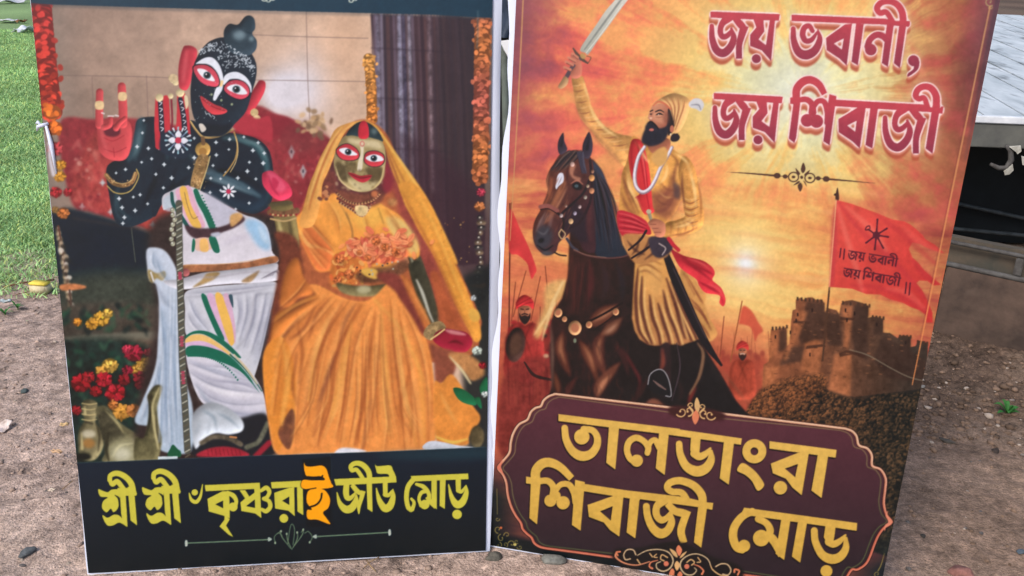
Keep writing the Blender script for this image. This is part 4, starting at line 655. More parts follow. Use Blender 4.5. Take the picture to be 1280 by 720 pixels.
    def spread(M, r): return np.clip((blur(M, r*S*.62)-.12)*7, 0, 1)
    A.lay(spread(L, 1.4), (18,24,28), opa=.7); A.lay(L, (206,198,74)); wd = np.digitize(X, [174, 231, 400, 501]); A.lab[L > .5] = (20+wd[L > .5]).astype(np.uint8)
    L2 = A.layer(); G(A, L2, I_ORANGE, zf(340,565,6), 1/6); A.lay(spread(L2, 1.3), (10,12,18), opa=.8); A.lay(L2, (255,168,8)); A.lab[L2 > .5] = 9
    O = zf(340,565,6)
    for q, w in (([(375,306),(366,350),(335,388),(282,408)],2.2),([(270,180),(330,186),(372,182),(380,172)],1.8),([(262,276),(330,264)],1.2)): A.S_(O(np.array(q,float)), w, (14,20,26))
    lc = (112,134,108); n7 = lambda p: Z(210,640,4.267,p)
    A.S_(n7([(100,162),(330,152),(550,142)]), 1.5, lc); A.S_(n7([(775,128),(980,116),(1185,104)]), 1.5, lc)
    for x, y in ((100,162),(1183,104)): A.P(n7([(x-7,y-12),(x+4,y-14),(x+6,y+13),(x-6,y+16)]), (190,200,190), soft=.3)
    for x, y, s in ((546,141,1),(782,127,-1)): A.P(n7([(x-10*s,y-11),(x+10*s,y),(x-10*s,y+11)]), (170,184,172), soft=.3)
    for q in ([(662,195),(640,150),(634,110)],[(662,195),(690,140),(692,105)],[(655,190),(610,130),(600,95)],[(668,185),(715,120),(724,88)],[(640,165),(650,90),(662,60),(676,90),(668,170)],[(575,165),(568,130),(590,108),(608,120)],[(755,160),(770,130),(750,100),(730,108)],[(600,100),(585,110)],[(724,88),(712,104)]): A.S_(n7(q), [.8,1.4,1] if len(q) == 3 else 1.1, (104,122,96))
    for x, y in ((573,160),(757,157),(634,112),(690,105),(604,98),(722,90)): q = n7([(x,y)])[0]; A.E(q[0],q[1],1.2,1.6,(150,166,140))
    # dark band across the top, sky haze mixed into its blue; gilt letters running out
    top = [(20,-140),(640,-140),(640,24),(606,22.5),(540,18.5),(300,13),(160,9),(66,6),(40,4),(20,3)]
    A.P(top, (40,62,78), smooth=False, soft=.5, noise=.05); A.S_([(40,5.5),(160,10.5),(300,14.5),(540,20),(606,24)], 2.2, (52,62,72), soft=1, opa=.6)
    for x, y, r in ((331,-1,4),(336,1,3),(341,-2,4),(439,1,3.4),(444,-1,3),(326,-4,3)): A.E(x,y,r,r*.8,(196,204,190),soft=.5); A.E(x,y,r*.5,r*.4,(40,62,78),soft=.3)
    A.S_([(597,14),(597,40),(596,60)], 1.6, (90,110,120), soft=.8, opa=.7)
    A.a *= (1+(.02*pnoise(X/3.2, Y/3.2, 3, rng)+.025*pnoise(X/12, Y/12, 3, rng))*np.clip((575-.04*(X-300)-Y)/8, .25, 1))[..., None]
    A.a *= (1+.015*fbm(A.h, A.w, 2.2*S, 2.2*S, 2, rng))[..., None]
    A.a = np.stack([blur(A.a[..., c], .3*S) for c in range(3)], -1)
    return A
def mixc(a, b, t): return np.asarray(a, float)*(1-t)+np.asarray(b, float)*t
def paint_rider_print():
    A = Art(600, -130, 1262, 772, 1.6, 7)
    X, Y, S = A.X, A.Y, A.S; rng = A.rng
    def ramp(t, stops):
        o = np.zeros(t.shape+(3,), np.float32); xs = [q[0] for q in stops]
        for c in range(3): o[..., c] = np.interp(t, xs, [q[1][c] for q in stops])
        return o
    # ---- sky: a glow behind the title, clouds streaming out of it, darker borders
    th = np.arctan2(Y-120, X-1000); rr = np.hypot(X-1000, Y-120)
    wob = pnoise(X/90, Y/90, 4, rng)
    ray = pnoise(np.cos(th)*(8+rr/300)+.35*wob+40, np.sin(th)*(8+rr/300)+.35*wob+40, 5, rng); puff = pnoise(X/34+.5*wob, Y/30, 5, rng)
    warp = pnoise(X/105+.4*wob, (Y-.10*X)/13+.6*wob, 5, rng)
    low = np.clip((Y-195-.1*(X-900))/90, 0, 1); low = low*low*(3-2*low)
    stops = [(0, (228,236,226)), (.2, (232,228,178)), (.38, (240,206,128)), (.6, (242,170,106)), (.85, (238,136,98)), (1.12, (224,106,92)), (1.45, (188,86,90)), (1.9, (116,62,78))]
    d = np.hypot((X-1000)/300, (Y-115)/260)
    up = ramp(np.maximum(d*.95+(.40*ray+.32*puff)*np.clip(d*1.3, .15, 1), np.minimum(d*.8, .62)), stops)
    stops2 = [(0, (242,212,138)), (.32, (238,194,118)), (.55, (234,164,98)), (.8, (220,132,88)), (1.05, (200,102,80)), (1.5, (156,76,74))]
    d2 = np.hypot((X-930)/330, (Y-330)/300)
    dn = ramp(d2*.75+.46*warp*np.clip(.28+d2, 0, 1)+.14*puff*np.clip(d2*1.5, 0, 1)+.27, stops2)
    A.a[:] = up*(1-low[..., None])+dn*low[..., None]
    # right and left dark bands of cloud, in the slanted frame of the sheet
    eR = (1248-.2013*Y)-X; eL = X-(645-.045*Y)
    k = np.clip(1.15-eR/(128+60*ray+40*puff), 0, 1)*np.clip(1.2-Y/430, .35, 1)
    A.a[:] = A.a*(1-k[..., None]*.88)+np.array([132,56,58], np.float32)*(k*.88)[..., None]*(1+.3*puff[..., None])
    k = np.clip(1-eR/46, 0, 1)*np.clip(1-(Y-40)/160, .0, 1); A.a[:] = A.a*(1-.75*k[..., None])+np.array([98,74,84])*.75*k[..., None]
    k = np.clip(1-eL/(70+30*puff), 0, 1)*np.clip(1.1-Y/250, .0, 1); A.a[:] = A.a*(1-.85*k[..., None])+np.array([120,74,88])*.85*k[..., None]
    k = np.clip(1-(Y+90)/80, 0, 1)*.8; A.a[:] = A.a*(1-k[..., None])+np.array([110,60,70])*k[..., None]
    A.a *= (1+.05*A.nf+.05*puff*(1-low))[..., None]
    # the low sun
    for r, c, o in ((74,(248,220,140),.6),(30,(246,240,215),.7),(13,(232,244,255),.95),(6,(250,252,255),1.)):
        A.E(932,329,r*.8,r,c,soft=r*.45,opa=o)
    for i in range(16):
        y = rng.uniform(225, 400); x = rng.uniform(840, 1120); w = rng.uniform(30, 90)
        A.S_([(x-w, y-4), (x, y+rng.uniform(-3,3)), (x+w, y+8)], [1, rng.uniform(3,7), 1], [(226,140,96),(244,208,140)][i % 2], soft=2.2, opa=.35)
    # haze of the field, spears and far riders
    A.P([(630,360),(700,330),(760,340),(880,395),(960,420),(960,540),(630,560)], (214,120,84), soft=14, opa=.75, noise=.12)
    A.P([(632,420),(700,400),(960,450),(960,560),(630,570)], (150,62,52), soft=16, opa=.7, noise=.2)
    for x0, y0, x1, y1 in ((640,253,636,420),(658,338,642,395),(682,332,690,420),(645,352,640,400),(676,345,664,400),(881,400,876,440),(905,395,900,445)):
        A.S_([(x0,y0),(x1,y1)], 1.3, (120,60,45), opa=.8)
    for i in range(26):
        x = rng.uniform(872, 962); y = 446+rng.uniform(-8, 20)+abs(x-925)*.1
        A.E(x, y, 3.2, 4.2, (150,66,56), soft=.8, opa=.75); A.E(x, y+11, 5.5, 8, (170,76,60), soft=1.3, opa=.6)
        if i % 3 == 0: A.S_([(x,y-6),(x+rng.uniform(-3,3),y-rng.uniform(25,48))], .9, (150,80,60), opa=.6)
    # ---- the fort on its hill
    F = lambda p: Z(890, 340, 3.6, p)
    hill = [(150,640),(190,560),(225,520),(270,500),(330,470),(420,455),(500,440),(640,420),(800,440),(900,470),(975,480),(1090,430),(1150,560),(1100,900),(1000,1300),(400,1100),(150,760)]
    A.P(F(hill), (92,62,46), soft=1.5, noise=.25, grad=((950,470),(1110,560),(48,46,44)), lab=3)
    sil = [(225,530),(232,415),(255,400),(265,255),(275,250),(280,262),(300,250),(335,248),(337,330),(348,322),(356,215),(362,170),(376,165),(376,122),(396,114),(410,122),(430,112),(452,112),(470,124),(490,120),(506,138),(506,180),(520,160),(560,170),(572,190),(580,140),(600,128),(630,124),(660,132),(690,142),(704,152),(700,205),(715,200),(740,198),(768,208),(768,270),(800,272),(835,296),(838,288),(860,282),(892,290),(892,335),(915,330),(925,305),(950,310),(970,320),(968,400),(970,520),(640,560),(500,520),(300,500)]
    A.P(F(sil), (150,90,62), smooth=False, soft=.5, noise=.3, grad=((960,440),(1140,450),(66,56,50)), lab=3)
    for q in ([(425,128),(506,138),(506,300),(440,310),(395,330),(390,290)],[(640,140),(704,152),(700,400),(640,360),(625,250)],[(300,262),(335,250),(335,345),(300,360)],[(735,205),(768,210),(768,280),(720,280)],[(345,330),(420,330),(400,400),(300,420)],[(500,180),(575,185),(585,330),(520,330)],[(860,292),(892,292),(892,390),(850,380)],[(770,280),(970,400),(968,500),(780,470),(720,390)]):
        A.P(F(q), (66,50,44), smooth=False, soft=1.0, opa=.75, noise=.2)
    for q in ([(376,170),(430,178),(400,260),(330,400),(320,390),(362,260)],[(578,150),(632,150),(622,270),(612,340),(590,340),(596,240)],[(420,320),(470,300),(500,330),(480,460),(395,450)],[(265,270),(300,262),(290,360),(250,400)],[(235,430),(300,420),(280,505),(225,520)],[(550,370),(628,350),(620,560),(520,530)]):
        A.P(F(q), (182,112,74), smooth=False, soft=1.0, opa=.72, noise=.3)
    for q in ([(570,364),(600,350),(640,352),(690,372),(680,385),(630,368),(575,380)],[(366,215),(440,222),(440,232),(364,228)],[(576,200),(640,205),(640,216),(576,214)],[(425,330),(498,322),(498,334),(420,345)]):
        A.P(F(q), (70,48,40), smooth=False, soft=.5, opa=.8)
    for i in range(150):
        u, v = rng.uniform(240, 960), rng.uniform(150, 470); q = F([(u,v)])[0]
        ix, iy = int((q[0]-A.x0)*S), int((q[1]-A.y0)*S)
        if A.lab[iy, ix] == 3:
            A.P(q+np.array([(-1.6,-.7),(1.6,-.3),(1.6,.8),(-1.6,.4)])*rng.uniform(.7,1.5), (60,40,34) if rng.random() < .6 else (176,116,80), smooth=False, soft=.4, opa=.4)
    for u, v in ((385,190),(378,215),(352,270),(600,170),(606,215),(640,185),(450,170),(740,235),(440,370),(285,290),(870,315)):
        q = F([(u,v)])[0]; A.P(q+np.array([(-.9,-2.4),(.9,-2.2),(.9,2.2),(-.9,2)]), (44,30,28), smooth=False, soft=.3)
    for x0 in list(range(380,505,18))+list(range(584,704,17))+list(range(268,335,16))+list(range(718,768,16))+list(range(840,892,16))+list(range(920,968,14)):
        v = np.interp(x0, [270,330,376,505,580,704,718,768,840,892,920,968], [252,250,118,132,136,150,200,206,288,290,312,320])
        A.P(F([(x0,v-9),(x0+9,v-8),(x0+9,v+8),(x0,v+8)]), (96,64,48) if x0 % 2 else (76,56,46), smooth=False, soft=.3)
    # bushes down the hill, warm on the sun side
    hb = [(150,640),(190,570),(225,530),(290,500),(360,490),(430,470),(500,470),(520,530),(600,560),(680,570),(760,545),(900,540),(975,505),(1090,470),(1150,560),(1100,900),(1000,1300),(400,1100),(150,760)]
    A.bushes(F(hb), (30,27,27), (176,108,68), 6.0, soft=.8, lab=3, far=((945,470),(1110,540),(24,30,32),(104,80,60)))
    A.bushes(F([(225,530),(270,500),(330,475),(420,462),(500,456),(520,505),(470,545),(380,595),(260,645),(190,620)]), (46,36,32), (186,114,72), 4.6, soft=2.2, opa=.8)
    A.S_(F([(620,348),(700,372),(800,428),(880,468),(960,490)]), 1.6, (150,140,120), opa=.5)
    # ---- banner on its pole
    A.S_([(1046.5,240),(1040,330),(1036,365),(1028,450)], [1.5,1.8,2.4,2.2], (84,60,48)); A.S_([(1041,268),(1037,362)], .9, (225,170,110), opa=.7)
    A.P([(1044,244),(1046.5,234),(1048.5,244),(1048,250),(1044.5,250)], (74,52,46)); A.E(1044.5,243,2.6,1.8,(74,52,46))
    B = lambda p: Z(1020, 230, 4, p)
    ban = [(102,78),(180,98),(300,142),(380,175),(440,185),(470,200),(500,225),(530,252),(545,275),(590,300),(640,345),(590,330),(550,315),(520,298),(480,290),(462,322),(480,365),(510,392),(540,430),(575,460),(625,502),(585,505),(555,482),(515,480),(500,492),(530,530),(555,580),(580,640),(582,690),(550,690),(545,650),(515,628),(470,612),(430,590),(370,575),(320,550),(250,548),(180,522),(62,512),(75,380),(88,220)]
    A.P(B(ban), (222,84,74), smooth=False, soft=.5, noise=.1, grad=((1045,260),(1150,390),(200,62,60)), lab=4)
    for q, c, o in (([(100,90),(150,260),(200,420),(230,530)],(236,120,104),.55),([(110,90),(220,230),(330,330),(430,430),(540,560)],(190,60,68),.5),([(150,110),(290,240),(350,330)],(240,128,110),.45),([(90,120),(88,300),(78,500)],(186,66,72),.7),([(300,150),(420,240),(520,330),(600,400)],(186,58,64),.45),([(430,210),(520,290),(620,340)],(232,104,92),.4),([(180,505),(330,520),(480,590),(560,660)],(184,56,62),.5),([(480,380),(540,450),(600,495)],(178,54,60),.5),([(350,520),(450,540),(540,620)],(238,112,98),.4)):
        A.S_(B(q), [3,8,4], c, soft=1.6, opa=o)
    A.S_(B([(100,80),(66,510)]), 1.4, (244,190,140), opa=.7)
    # its emblem and small writing
    M = lambda p: Z(1030, 270, 7.2, p); ink = (92,38,52)
    A.E(*M([(468,168)])[0], 4.6, 4.6, ink, soft=.4)
    for q in ((478,28),(562,108),(574,184),(530,284),(454,296),(376,238),(398,118)):
        A.S_(M([(468,168),mixc((468,168),q,.55),q]), [3.4,2,2.6], ink)
    A.S_(M([(398,118),(372,122),(380,95),(405,86),(412,108)]), 1.5, ink)
    L = A.layer()
    def fl1(p): x = 1060+(p[:, 0]-887)*.2510; return np.column_stack([x, 312.0+(p[:, 1]-14)*.2+(x-1060)*.125])
    def fl2(p): x = 1054.4+(p[:, 0]-892)*.2510; return np.column_stack([x, 334.0+(p[:, 1]-117)*.2+(x-1054)*.125])
    for T, fx in ((TITLE1, fl1), (TITLE2, fl2)):
        for f, ws, it in T: G(A, L, [i for i in it if not (i[0] == 'd' and i[2] == 455) and not (i[0] == 'q')], lambda p, f=f, fx=fx: fx(f(p)), ws*.23)
    for q in ([(150,290),(140,368)],[(182,296),(174,384)],[(738,594),(728,690)],[(772,598),(762,704)]): A.add(L, *A.rmask(M(q), 1.9))
    A.lay(np.clip(L*1.0, 0, 1), (84,36,50), opa=.92)
    # ---- small flags
    A.S_([(927.5,376),(913,452)], 1.5, (150,86,56))
    A.P(Z(760,310,4.8,[(806,350),(840,355),(872,390),(900,440),(930,492),(900,520),(882,560),(870,510),(850,470),(800,455),(785,450)]), (208,78,62), soft=.8, opa=.85, grad=((928,383),(955,415),(190,80,64)))
    A.S_([(638,254),(637,420)], 1.6, (96,52,44))
    A.P([(638,262),(645,272),(650,284),(660,305),(666,320),(671,336),(669,342),(665,348),(662,338),(659,328),(648,318),(637,312)], (208,66,66), soft=.5, grad=((640,270),(668,330),(196,60,62)), vol=.4)
    # ---- foot soldiers
    def soldier(x, y, k, c, o):
        N2 = lambda p: np.array(p, float)*k+[x, y]; c = np.array(c, float)
        A.P(N2([(-13,15),(-6,10),(0,13),(6,10),(14,15),(17,32),(15,60),(-16,60),(-17,30)]), c, soft=.8, opa=o, noise=.25, vol=.6)
        for q in ([(-6,12),(0,24),(6,40)],[(6,11),(0,24),(-8,44)],[(-12,20),(-9,40)],[(12,20),(10,44)],[(0,30),(2,58)]): A.S_(N2(q), [.5*k,1.6*k,.5*k], c*.55, soft=.6, opa=.6*o)
        A.P(N2([(-10,14),(-5,11),(-9,30),(-14,30)]), c*1.25, soft=1.2, opa=.5*o)
        A.P(N2([(-4.4,-4),(4.4,-4),(5,1),(4,7),(0,10),(-4,7),(-5,1)]), (176,112,84), soft=.4, opa=o, vol=.5); A.P(N2([(-4.8,1.5),(-3,4.5),(0,3.6),(3,4.5),(4.8,1.5),(4.6,7),(0,12),(-4.6,7)]), (50,36,36), soft=.5, opa=o)
        for sx in (-1, 1): A.S_(N2([(sx*3.4,-1.8),(sx*1.2,-1.4)]), 1.1*k, (60,38,36), soft=.3, opa=o)
        A.S_(N2([(0,-1),(-.3,2)]), .9*k, (120,72,58), soft=.3, opa=.7*o); A.S_(N2([(-2.6,3.2),(0,2.4),(2.6,3.2)]), 1.1*k, (40,28,30) if k > 1.2 else (206,190,176), soft=.3, opa=o)
        A.P(N2([(-7.5,-1.5),(-8,-7),(-5,-12),(0,-14.5),(5,-12),(8,-7.5),(7.5,-1.5),(4,-4.2),(0,-5),(-4,-4.2)]), mixc(c,(206,50,56),.6), soft=.4, opa=o, vol=.6)
        for q in ([(-7,-5),(0,-9),(6,-12)],[(-6,-3),(1,-6.5),(7,-8)]): A.S_(N2(q), .9*k, (120,28,36), soft=.4, opa=.6*o)
    for i in range(22):
        x = rng.uniform(633, 694); y = rng.uniform(402, 462); k = rng.uniform(.75, 1.0)
        A.E(x,y+12*k,8*k,12*k,[(96,40,40),(128,50,46),(74,40,40)][i % 3],soft=1.2,opa=.8); A.E(x,y,3.6*k,4.6*k,(110,66,52),soft=.6,opa=.9); A.E(x,y+3*k,3*k,2.6*k,(44,30,32),soft=.6,opa=.8); A.E(x,y-4*k,4.6*k,3.2*k,(156,46,48),soft=.6,opa=.9)
        if i % 3 == 0: A.S_([(x+5,y+8),(x+7+rng.uniform(-4,4),y-34)], 1.1, (92,52,44), opa=.7)
    soldier(928,439,.95,(170,74,56),.92); soldier(656.5,388,1.4,(164,58,54),1.)
    A.P([(630,470),(672,445),(700,460),(700,520),(628,570)], (124,52,48), soft=2, noise=.3, opa=.9)
    for i in range(18):
        x = rng.uniform(632, 690); A.S_([(x,450+rng.uniform(0,20)),(x+rng.uniform(-4,4),505)], [1,3,1], [(84,34,36),(158,74,60)][i % 2], soft=.8, opa=.6)
    A.E(645,430,12,22,(64,46,42),rot=.15,soft=.8,noise=.3,vol=.9); A.E(645,430,7,14,(98,70,56),rot=.15,soft=1.5,opa=.7)
    A.S_([(656,452),(668,468),(690,474)], [2,4,3], (56,36,36)); A.E(683,444,3.5,2.5,(196,150,120),soft=.6)
    # dust kicked up before the horse
    A.P([(683,356),(704,348),(712,352),(706,368),(694,382),(676,420),(668,416),(680,384)], (222,178,112), soft=2.2, opa=.9, noise=.2)
    for q in ([(694,378),(680,400),(668,418)],[(704,352),(690,380),(684,400)],[(690,385),(682,410),(678,425)]): A.S_(q, [3,3,1], (240,206,146), soft=.7, opa=.8)
    # ---- scabbard, coat tails behind the saddle
    A.P(Z(760,310,4.8,[(440,125),(500,150),(550,230),(590,285),(580,330),(600,400),(640,470),(655,520),(600,560),(540,480),(480,360),(430,230)]), (206,150,88), soft=.9, noise=.12, vol=.3)
    for q in ([(470,160),(540,280),(570,330)],[(500,330),(570,400),(620,490)],[(480,290),(550,360),(600,450)],[(540,430),(590,500),(610,540)],[(455,150),(520,280)]): A.S_(Z(760,310,4.8,q), [1,2.6,1], (120,62,48), soft=.6, opa=.75)
    # ---- horse
    D = (58,37,34)
    body = [(712,300),(710,345),(703,372),(694,386),(689,402),(688,450),(690,480),(680,520),(720,560),(860,560),(960,560),(936,518),(920,500),(900,465),(882,436),(866,410),(848,376),(832,335),(806,316),(786,318),(778,305),(771,280),(766,255),(761,235),(752,212),(742,199),(730,196),(718,215)]
    A.P(body, D, smooth=False, soft=.8, noise=.25, grad=((700,340),(880,490),(36,32,35)), lab=2)
    # neck and chest muscles catching the light
    BR, HL, RD = (128,74,54), (176,116,84), (112,54,50)
    for q, w, c, o in (([(716,318),(713,345),(708,375)],[1,5,1],BR,.6),([(722,318),(722,345),(718,378),(712,392)],[1,8,6,1],(88,50,46),.7),([(736,322),(738,350),(735,382)],[1,10,1],(94,48,50),.6),([(752,326),(758,352),(752,378)],[1,9,1],(60,46,50),.7),([(770,326),(778,352),(778,380)],[1,8,1],(50,44,50),.7),
       ([(704,412),(700,432),(706,452),(714,470)],[1,12,10,1],(108,62,50),.8),([(703,418),(701,436),(708,456)],[.5,5,.5],HL,.75),([(724,424),(734,440),(742,458),(746,476)],[1,13,10,1],(112,64,50),.8),([(729,430),(738,446),(743,464)],[.5,5,.5],HL,.75),
       ([(756,412),(748,430),(750,452),(758,470)],[1,14,12,1],(104,60,50),.8),([(752,420),(748,436),(752,456)],[.5,5,.5],HL,.7),([(734,408),(754,394),(774,380)],[1,20,1],(112,66,52),.8),([(740,402),(756,392),(772,382)],[.5,8,.5],(190,130,98),.7),([(752,418),(764,410),(778,396)],[1,14,1],(136,86,66),.75),([(756,416),(764,411),(772,403)],[.5,5,.5],(196,146,118),.7),
       ([(746,498),(750,482),(764,464),(776,452)],[1,14,10,1],(124,74,58),.8),([(748,494),(753,480),(764,467)],[.5,6,.5],(206,140,104),.8),([(694,464),(697,480),(700,496)],[1,7,1],BR,.7),([(722,470),(712,484),(708,496)],[1,8,1],(96,56,50),.7),([(768,430),(780,444),(786,470)],[1,10,1],(74,44,44),.7),
       ([(782,440),(790,455),(800,475),(796,492)],[.5,3,3,.5],(132,52,56),.6),([(688.5,402),(691,440),(690,488)],[.6,2.4,1],(172,136,116),.7),([(860,507),(864,494),(871,482)],[.6,5,1],(156,64,54),.7),([(900,460),(918,482),(938,508)],[.5,2.4,.5],(116,80,64),.6),([(880,440),(898,468),(920,500)],[.5,1.6,.5],(84,66,62),.6),([(886,452),(900,480),(912,506)],[.5,1.4,.5],(70,58,58),.6),([(800,522),(815,504),(830,508)],[2,12,4],(150,92,72),.8),([(812,470),(800,490),(790,505)],[1,8,1],(70,44,42),.7),([(846,470),(852,490),(846,505)],[1,8,1],(58,42,42),.7)):
        A.S_(q, w, c, soft=1.5, opa=o)
    for i in range(60):
        x = rng.uniform(700, 790); y = rng.uniform(415, 500); A.S_([(x,y),(x+rng.uniform(-4,4),y+8),(x+rng.uniform(-5,5),y+16)], [.3,1.1,.3], [(30,24,28),(128,78,58),(84,48,44)][i % 3], soft=.6, opa=.45)
    for q, w in (([(704,392),(722,404),(738,400),(758,390),(778,378)],2.6),([(776,386),(760,400),(742,412)],1.6)): A.S_(q, w, (40,26,26), soft=.4)
    for x, y, r in ((719,409,8.2),(706,398,3.2),(736.5,405,4),(770,389,4),(698,390,5.2)):
        A.E(x,y,r,r*1.12,(200,150,108),vol=.9,soft=.2); A.E(x,y,r*.62,r*.7,(170,100,76),soft=.5,opa=.7)
    A.E(719,425,2,3,(120,130,110),soft=.5)
    # mane
    A.P([(738,200),(752,212),(761,235),(766,255),(771,280),(778,305),(784,318),(764,322),(745,318),(742,290),(740,250),(736,220)], (62,66,82), soft=.8, grad=((760,215),(750,320),(46,50,60)))
    for i in range(60):
        t = rng.random(); x = 739+t*27; c = [(26,26,32),(78,76,88),(40,36,42),(70,48,48)][i % 4]
        A.S_([(738+t*11,203+t*16+rng.uniform(-3,3)),(x+rng.uniform(-3,3),250+rng.uniform(-8,8)),(x+5+8*t+rng.uniform(-4,4),rng.uniform(290,318))], [.3,rng.uniform(.8,2),.3], c, soft=.4, opa=.5)
    for i in range(40):
        x = rng.uniform(714, 742); A.S_([(x,312+rng.uniform(0,20)),(x-2+rng.uniform(-4,4),350),(x-6+rng.uniform(-6,6),392)], [.3,rng.uniform(.8,2.4),.3], [(96,56,48),(34,26,30),(74,42,42)][i % 3], soft=.6, opa=.4)
    # head
    head = [(709,189),(700,193),(692,205),(687,213),(683,225),(685,238),(680,252),(676,262),(669,275),(666.5,287),(667,298),(671,309),(680,317.5),(689,318),(696,313),(699,303),(708,295),(716,288),(722,296),(730,312),(744,314),(744,285),(742,240),(742,205),(734,192),(722,187)]
    A.P(head, (104,62,54), soft=.5, grad=((690,230),(735,260),(62,42,46)), noise=.18, vol=.35, lab=2)
    A.P([(721,250),(726,262),(734,270),(738,300),(722,300),(712,290),(706,288),(704,270),(712,260)], (52,42,50), soft=2.2, opa=.85)
    for q, w, c, o in (([(690,222),(688,240),(681,256)],[3,5,3],(160,92,66),.8),([(706,228),(698,244),(688,262)],[4,7,4],(172,110,78),.8),([(700,250),(692,264),(684,278)],[3,6,3],(150,92,72),.8),([(714,250),(704,262),(698,272)],[2,4,2],(120,72,60),.8),([(686,268),(678,278),(674,288)],[3,5,3],(110,84,84),.8),([(690,268),(688,282)],[2,3],(170,140,140),.5),([(738,252),(736,280),(738,300)],[3,6,3],(96,54,54),.6)): A.S_(q, w, c, soft=1.1, opa=o)
    A.E(680,296,11,16,(64,62,70),rot=.25,soft=1.8,opa=.95); A.E(677,300,4,3,(34,32,38),rot=-.5,soft=.7); A.S_([(672,288),(680,292),(686,286)], [1,2,1], (110,106,112), soft=.6, opa=.7)
    A.S_([(672,306),(682,312),(692,306)], [1,2.4,1], (36,34,40), soft=.4); A.E(684,316,7,3,(80,88,96),soft=1.2,opa=.7)
    A.P([(695,232),(698,218),(704,216),(705,226),(699,232),(696,236),(695,234)], (222,224,240), soft=.4)
    A.E(722,232,6.5,5,(36,32,38),rot=.3,soft=.9); A.E(721,232,2.6,2.2,(78,92,98),soft=.4); A.S_([(714,229),(722,225),(729,230)], [1,2,1], (170,110,92), soft=.5)
    A.P([(714,206),(720,206),(717,218),(726,222),(724,226),(716,222),(712,214)], (186,128,104), soft=.8, opa=.8)
    for e in ([(701,193),(697.5,185),(699,174),(704.5,165.5),(706,176),(709.5,187)],[(729,195),(728.5,182),(732,172),(737,164.5),(741,177),(740.5,189),(736,198)]):
        A.P(e, (62,54,66), soft=.4, vol=.5, lab=2)
    A.S_([(704.5,170),(702,182)], [1,3], (38,34,42), soft=.6); A.S_([(737,170),(734,186)], [1,4], (38,34,42), soft=.8)
    for i in range(16):
        a = rng.uniform(708, 728); A.S_([(a,190+rng.uniform(-2,2)),(a-10,200+rng.uniform(-3,3)),(a-21,212+rng.uniform(-6,4))], [2.4,2.2,.5], [(44,38,44),(92,74,70),(60,50,54)][i % 3], soft=.4)
    for i in range(8): A.S_([(722+i,190),(726+i*.6,204),(728+i*.8,216)], [2,3,1], [(50,44,56),(84,80,96)][i % 2], soft=.4, opa=.9)
    for i in range(34):
        x, y = rng.uniform(684, 716), rng.uniform(212, 282); A.S_([(x,y),(x-2.5,y+6),(x-5.5,y+12)], [.3,rng.uniform(.8,1.8),.3], [(178,112,80),(70,40,38),(140,84,64)][i % 3], soft=.5, opa=.4)
    for q, w, c in (([(687,214),(684,228),(687,242)],[.4,2,.4],(196,128,92)),([(710,232),(702,248),(692,266)],[.4,2,.4],(204,142,106)),([(684,262),(676,276),(670,290)],[.4,2,.4],(150,124,122)),([(719,240),(714,252),(706,262)],[.4,2.4,.4],(70,40,42)),([(712,204),(709,218),(711,230)],[.4,2.4,.4],(62,36,38))): A.S_(q, w, c, soft=.6, opa=.75)
    # bridle
    A.S_([(676,258),(686,257),(697,263)], 5.2, (142,86,80), soft=.3); A.S_([(676,261.5),(686,260.5),(697,266.5)], 1.3, (50,32,34))
    A.S_([(698,266),(705,275),(703,290),(700,297)], 2.6, (46,32,36)); A.S_([(703,266),(716,254),(730,240),(738,222)], 3, (46,34,42)); A.S_([(738,200),(740,226),(738,252),(726,276),(714,284)], 3.2, (52,36,44))
    for x, y, r, c in ((702,269,2.2,(176,160,160)),(714,276,3,(196,160,120)),(719,266,2.2,(160,150,170)),(725,258,2,(170,150,150)),(732,246,2.2,(150,140,130)),(740,222,3.6,(206,148,96)),(740,238,3.2,(190,130,96)),(735,232,2,(160,140,120)),(716,205,2.6,(205,170,160)),(741,214,2,(150,110,90)),(708,257,1.6,(150,120,110))):
        A.E(x,y,r,r*1.15,c,soft=.3,vol=.7)
    A.S_([(702,286),(707,292),(703,298),(699,292),(702,286)], 1.5, (190,160,120)); A.E(709,298,2,2,(210,190,180),soft=.3)
    A.S_([(694,315),(700,318),(708,319)], 2, (54,40,40)); A.S_([(709,298),(716,308),(722,312)], 3.4, (70,66,76))
    A.S_([(718,312),(735,319),(758,322),(780,320),(795,312),(810,300)], 2, (92,62,60)); A.S_([(718,311.4),(735,318.2),(758,321.2)], .7, (170,130,110), opa=.7)
    # ---- rider: tail of the sash
    A.P(Z(760,310,4.8,[(365,-20),(400,15),(460,45),(560,70),(605,95),(634,125),(640,155),(626,188),(655,215),(682,242),(702,290),(704,325),(690,348),(668,325),(668,282),(585,266),(545,222),(528,185),(440,122),(400,60)]), (206,56,66), soft=.4, vol=.6, noise=.1)
    for q in ([(410,20),(500,95),(600,140),(630,160)],[(440,70),(540,130),(620,190)],[(545,200),(620,240),(670,270)],[(680,290),(690,330)]): A.S_(Z(760,310,4.8,q), [1,3.4,1], (140,30,46), soft=.8, opa=.75)
    for q in ([(480,60),(560,90),(610,125)],[(600,215),(660,240),(690,290)]): A.S_(Z(760,310,4.8,q), [1,3,1], (232,92,92), soft=.8, opa=.7)
    # skirt of the coat
    sk = Z(760,310,4.8,[(165,40),(250,20),(340,40),(372,120),(430,240),(480,350),(520,450),(548,540),(500,560),(440,582),(400,572),(330,580),(280,584),(240,575),(190,545),(160,490),(145,420),(150,300),(158,170)])
    A.P(sk, (222,162,90), smooth=False, soft=.6, noise=.12, grad=((812,330),(850,430),(176,120,78)), lab=5)
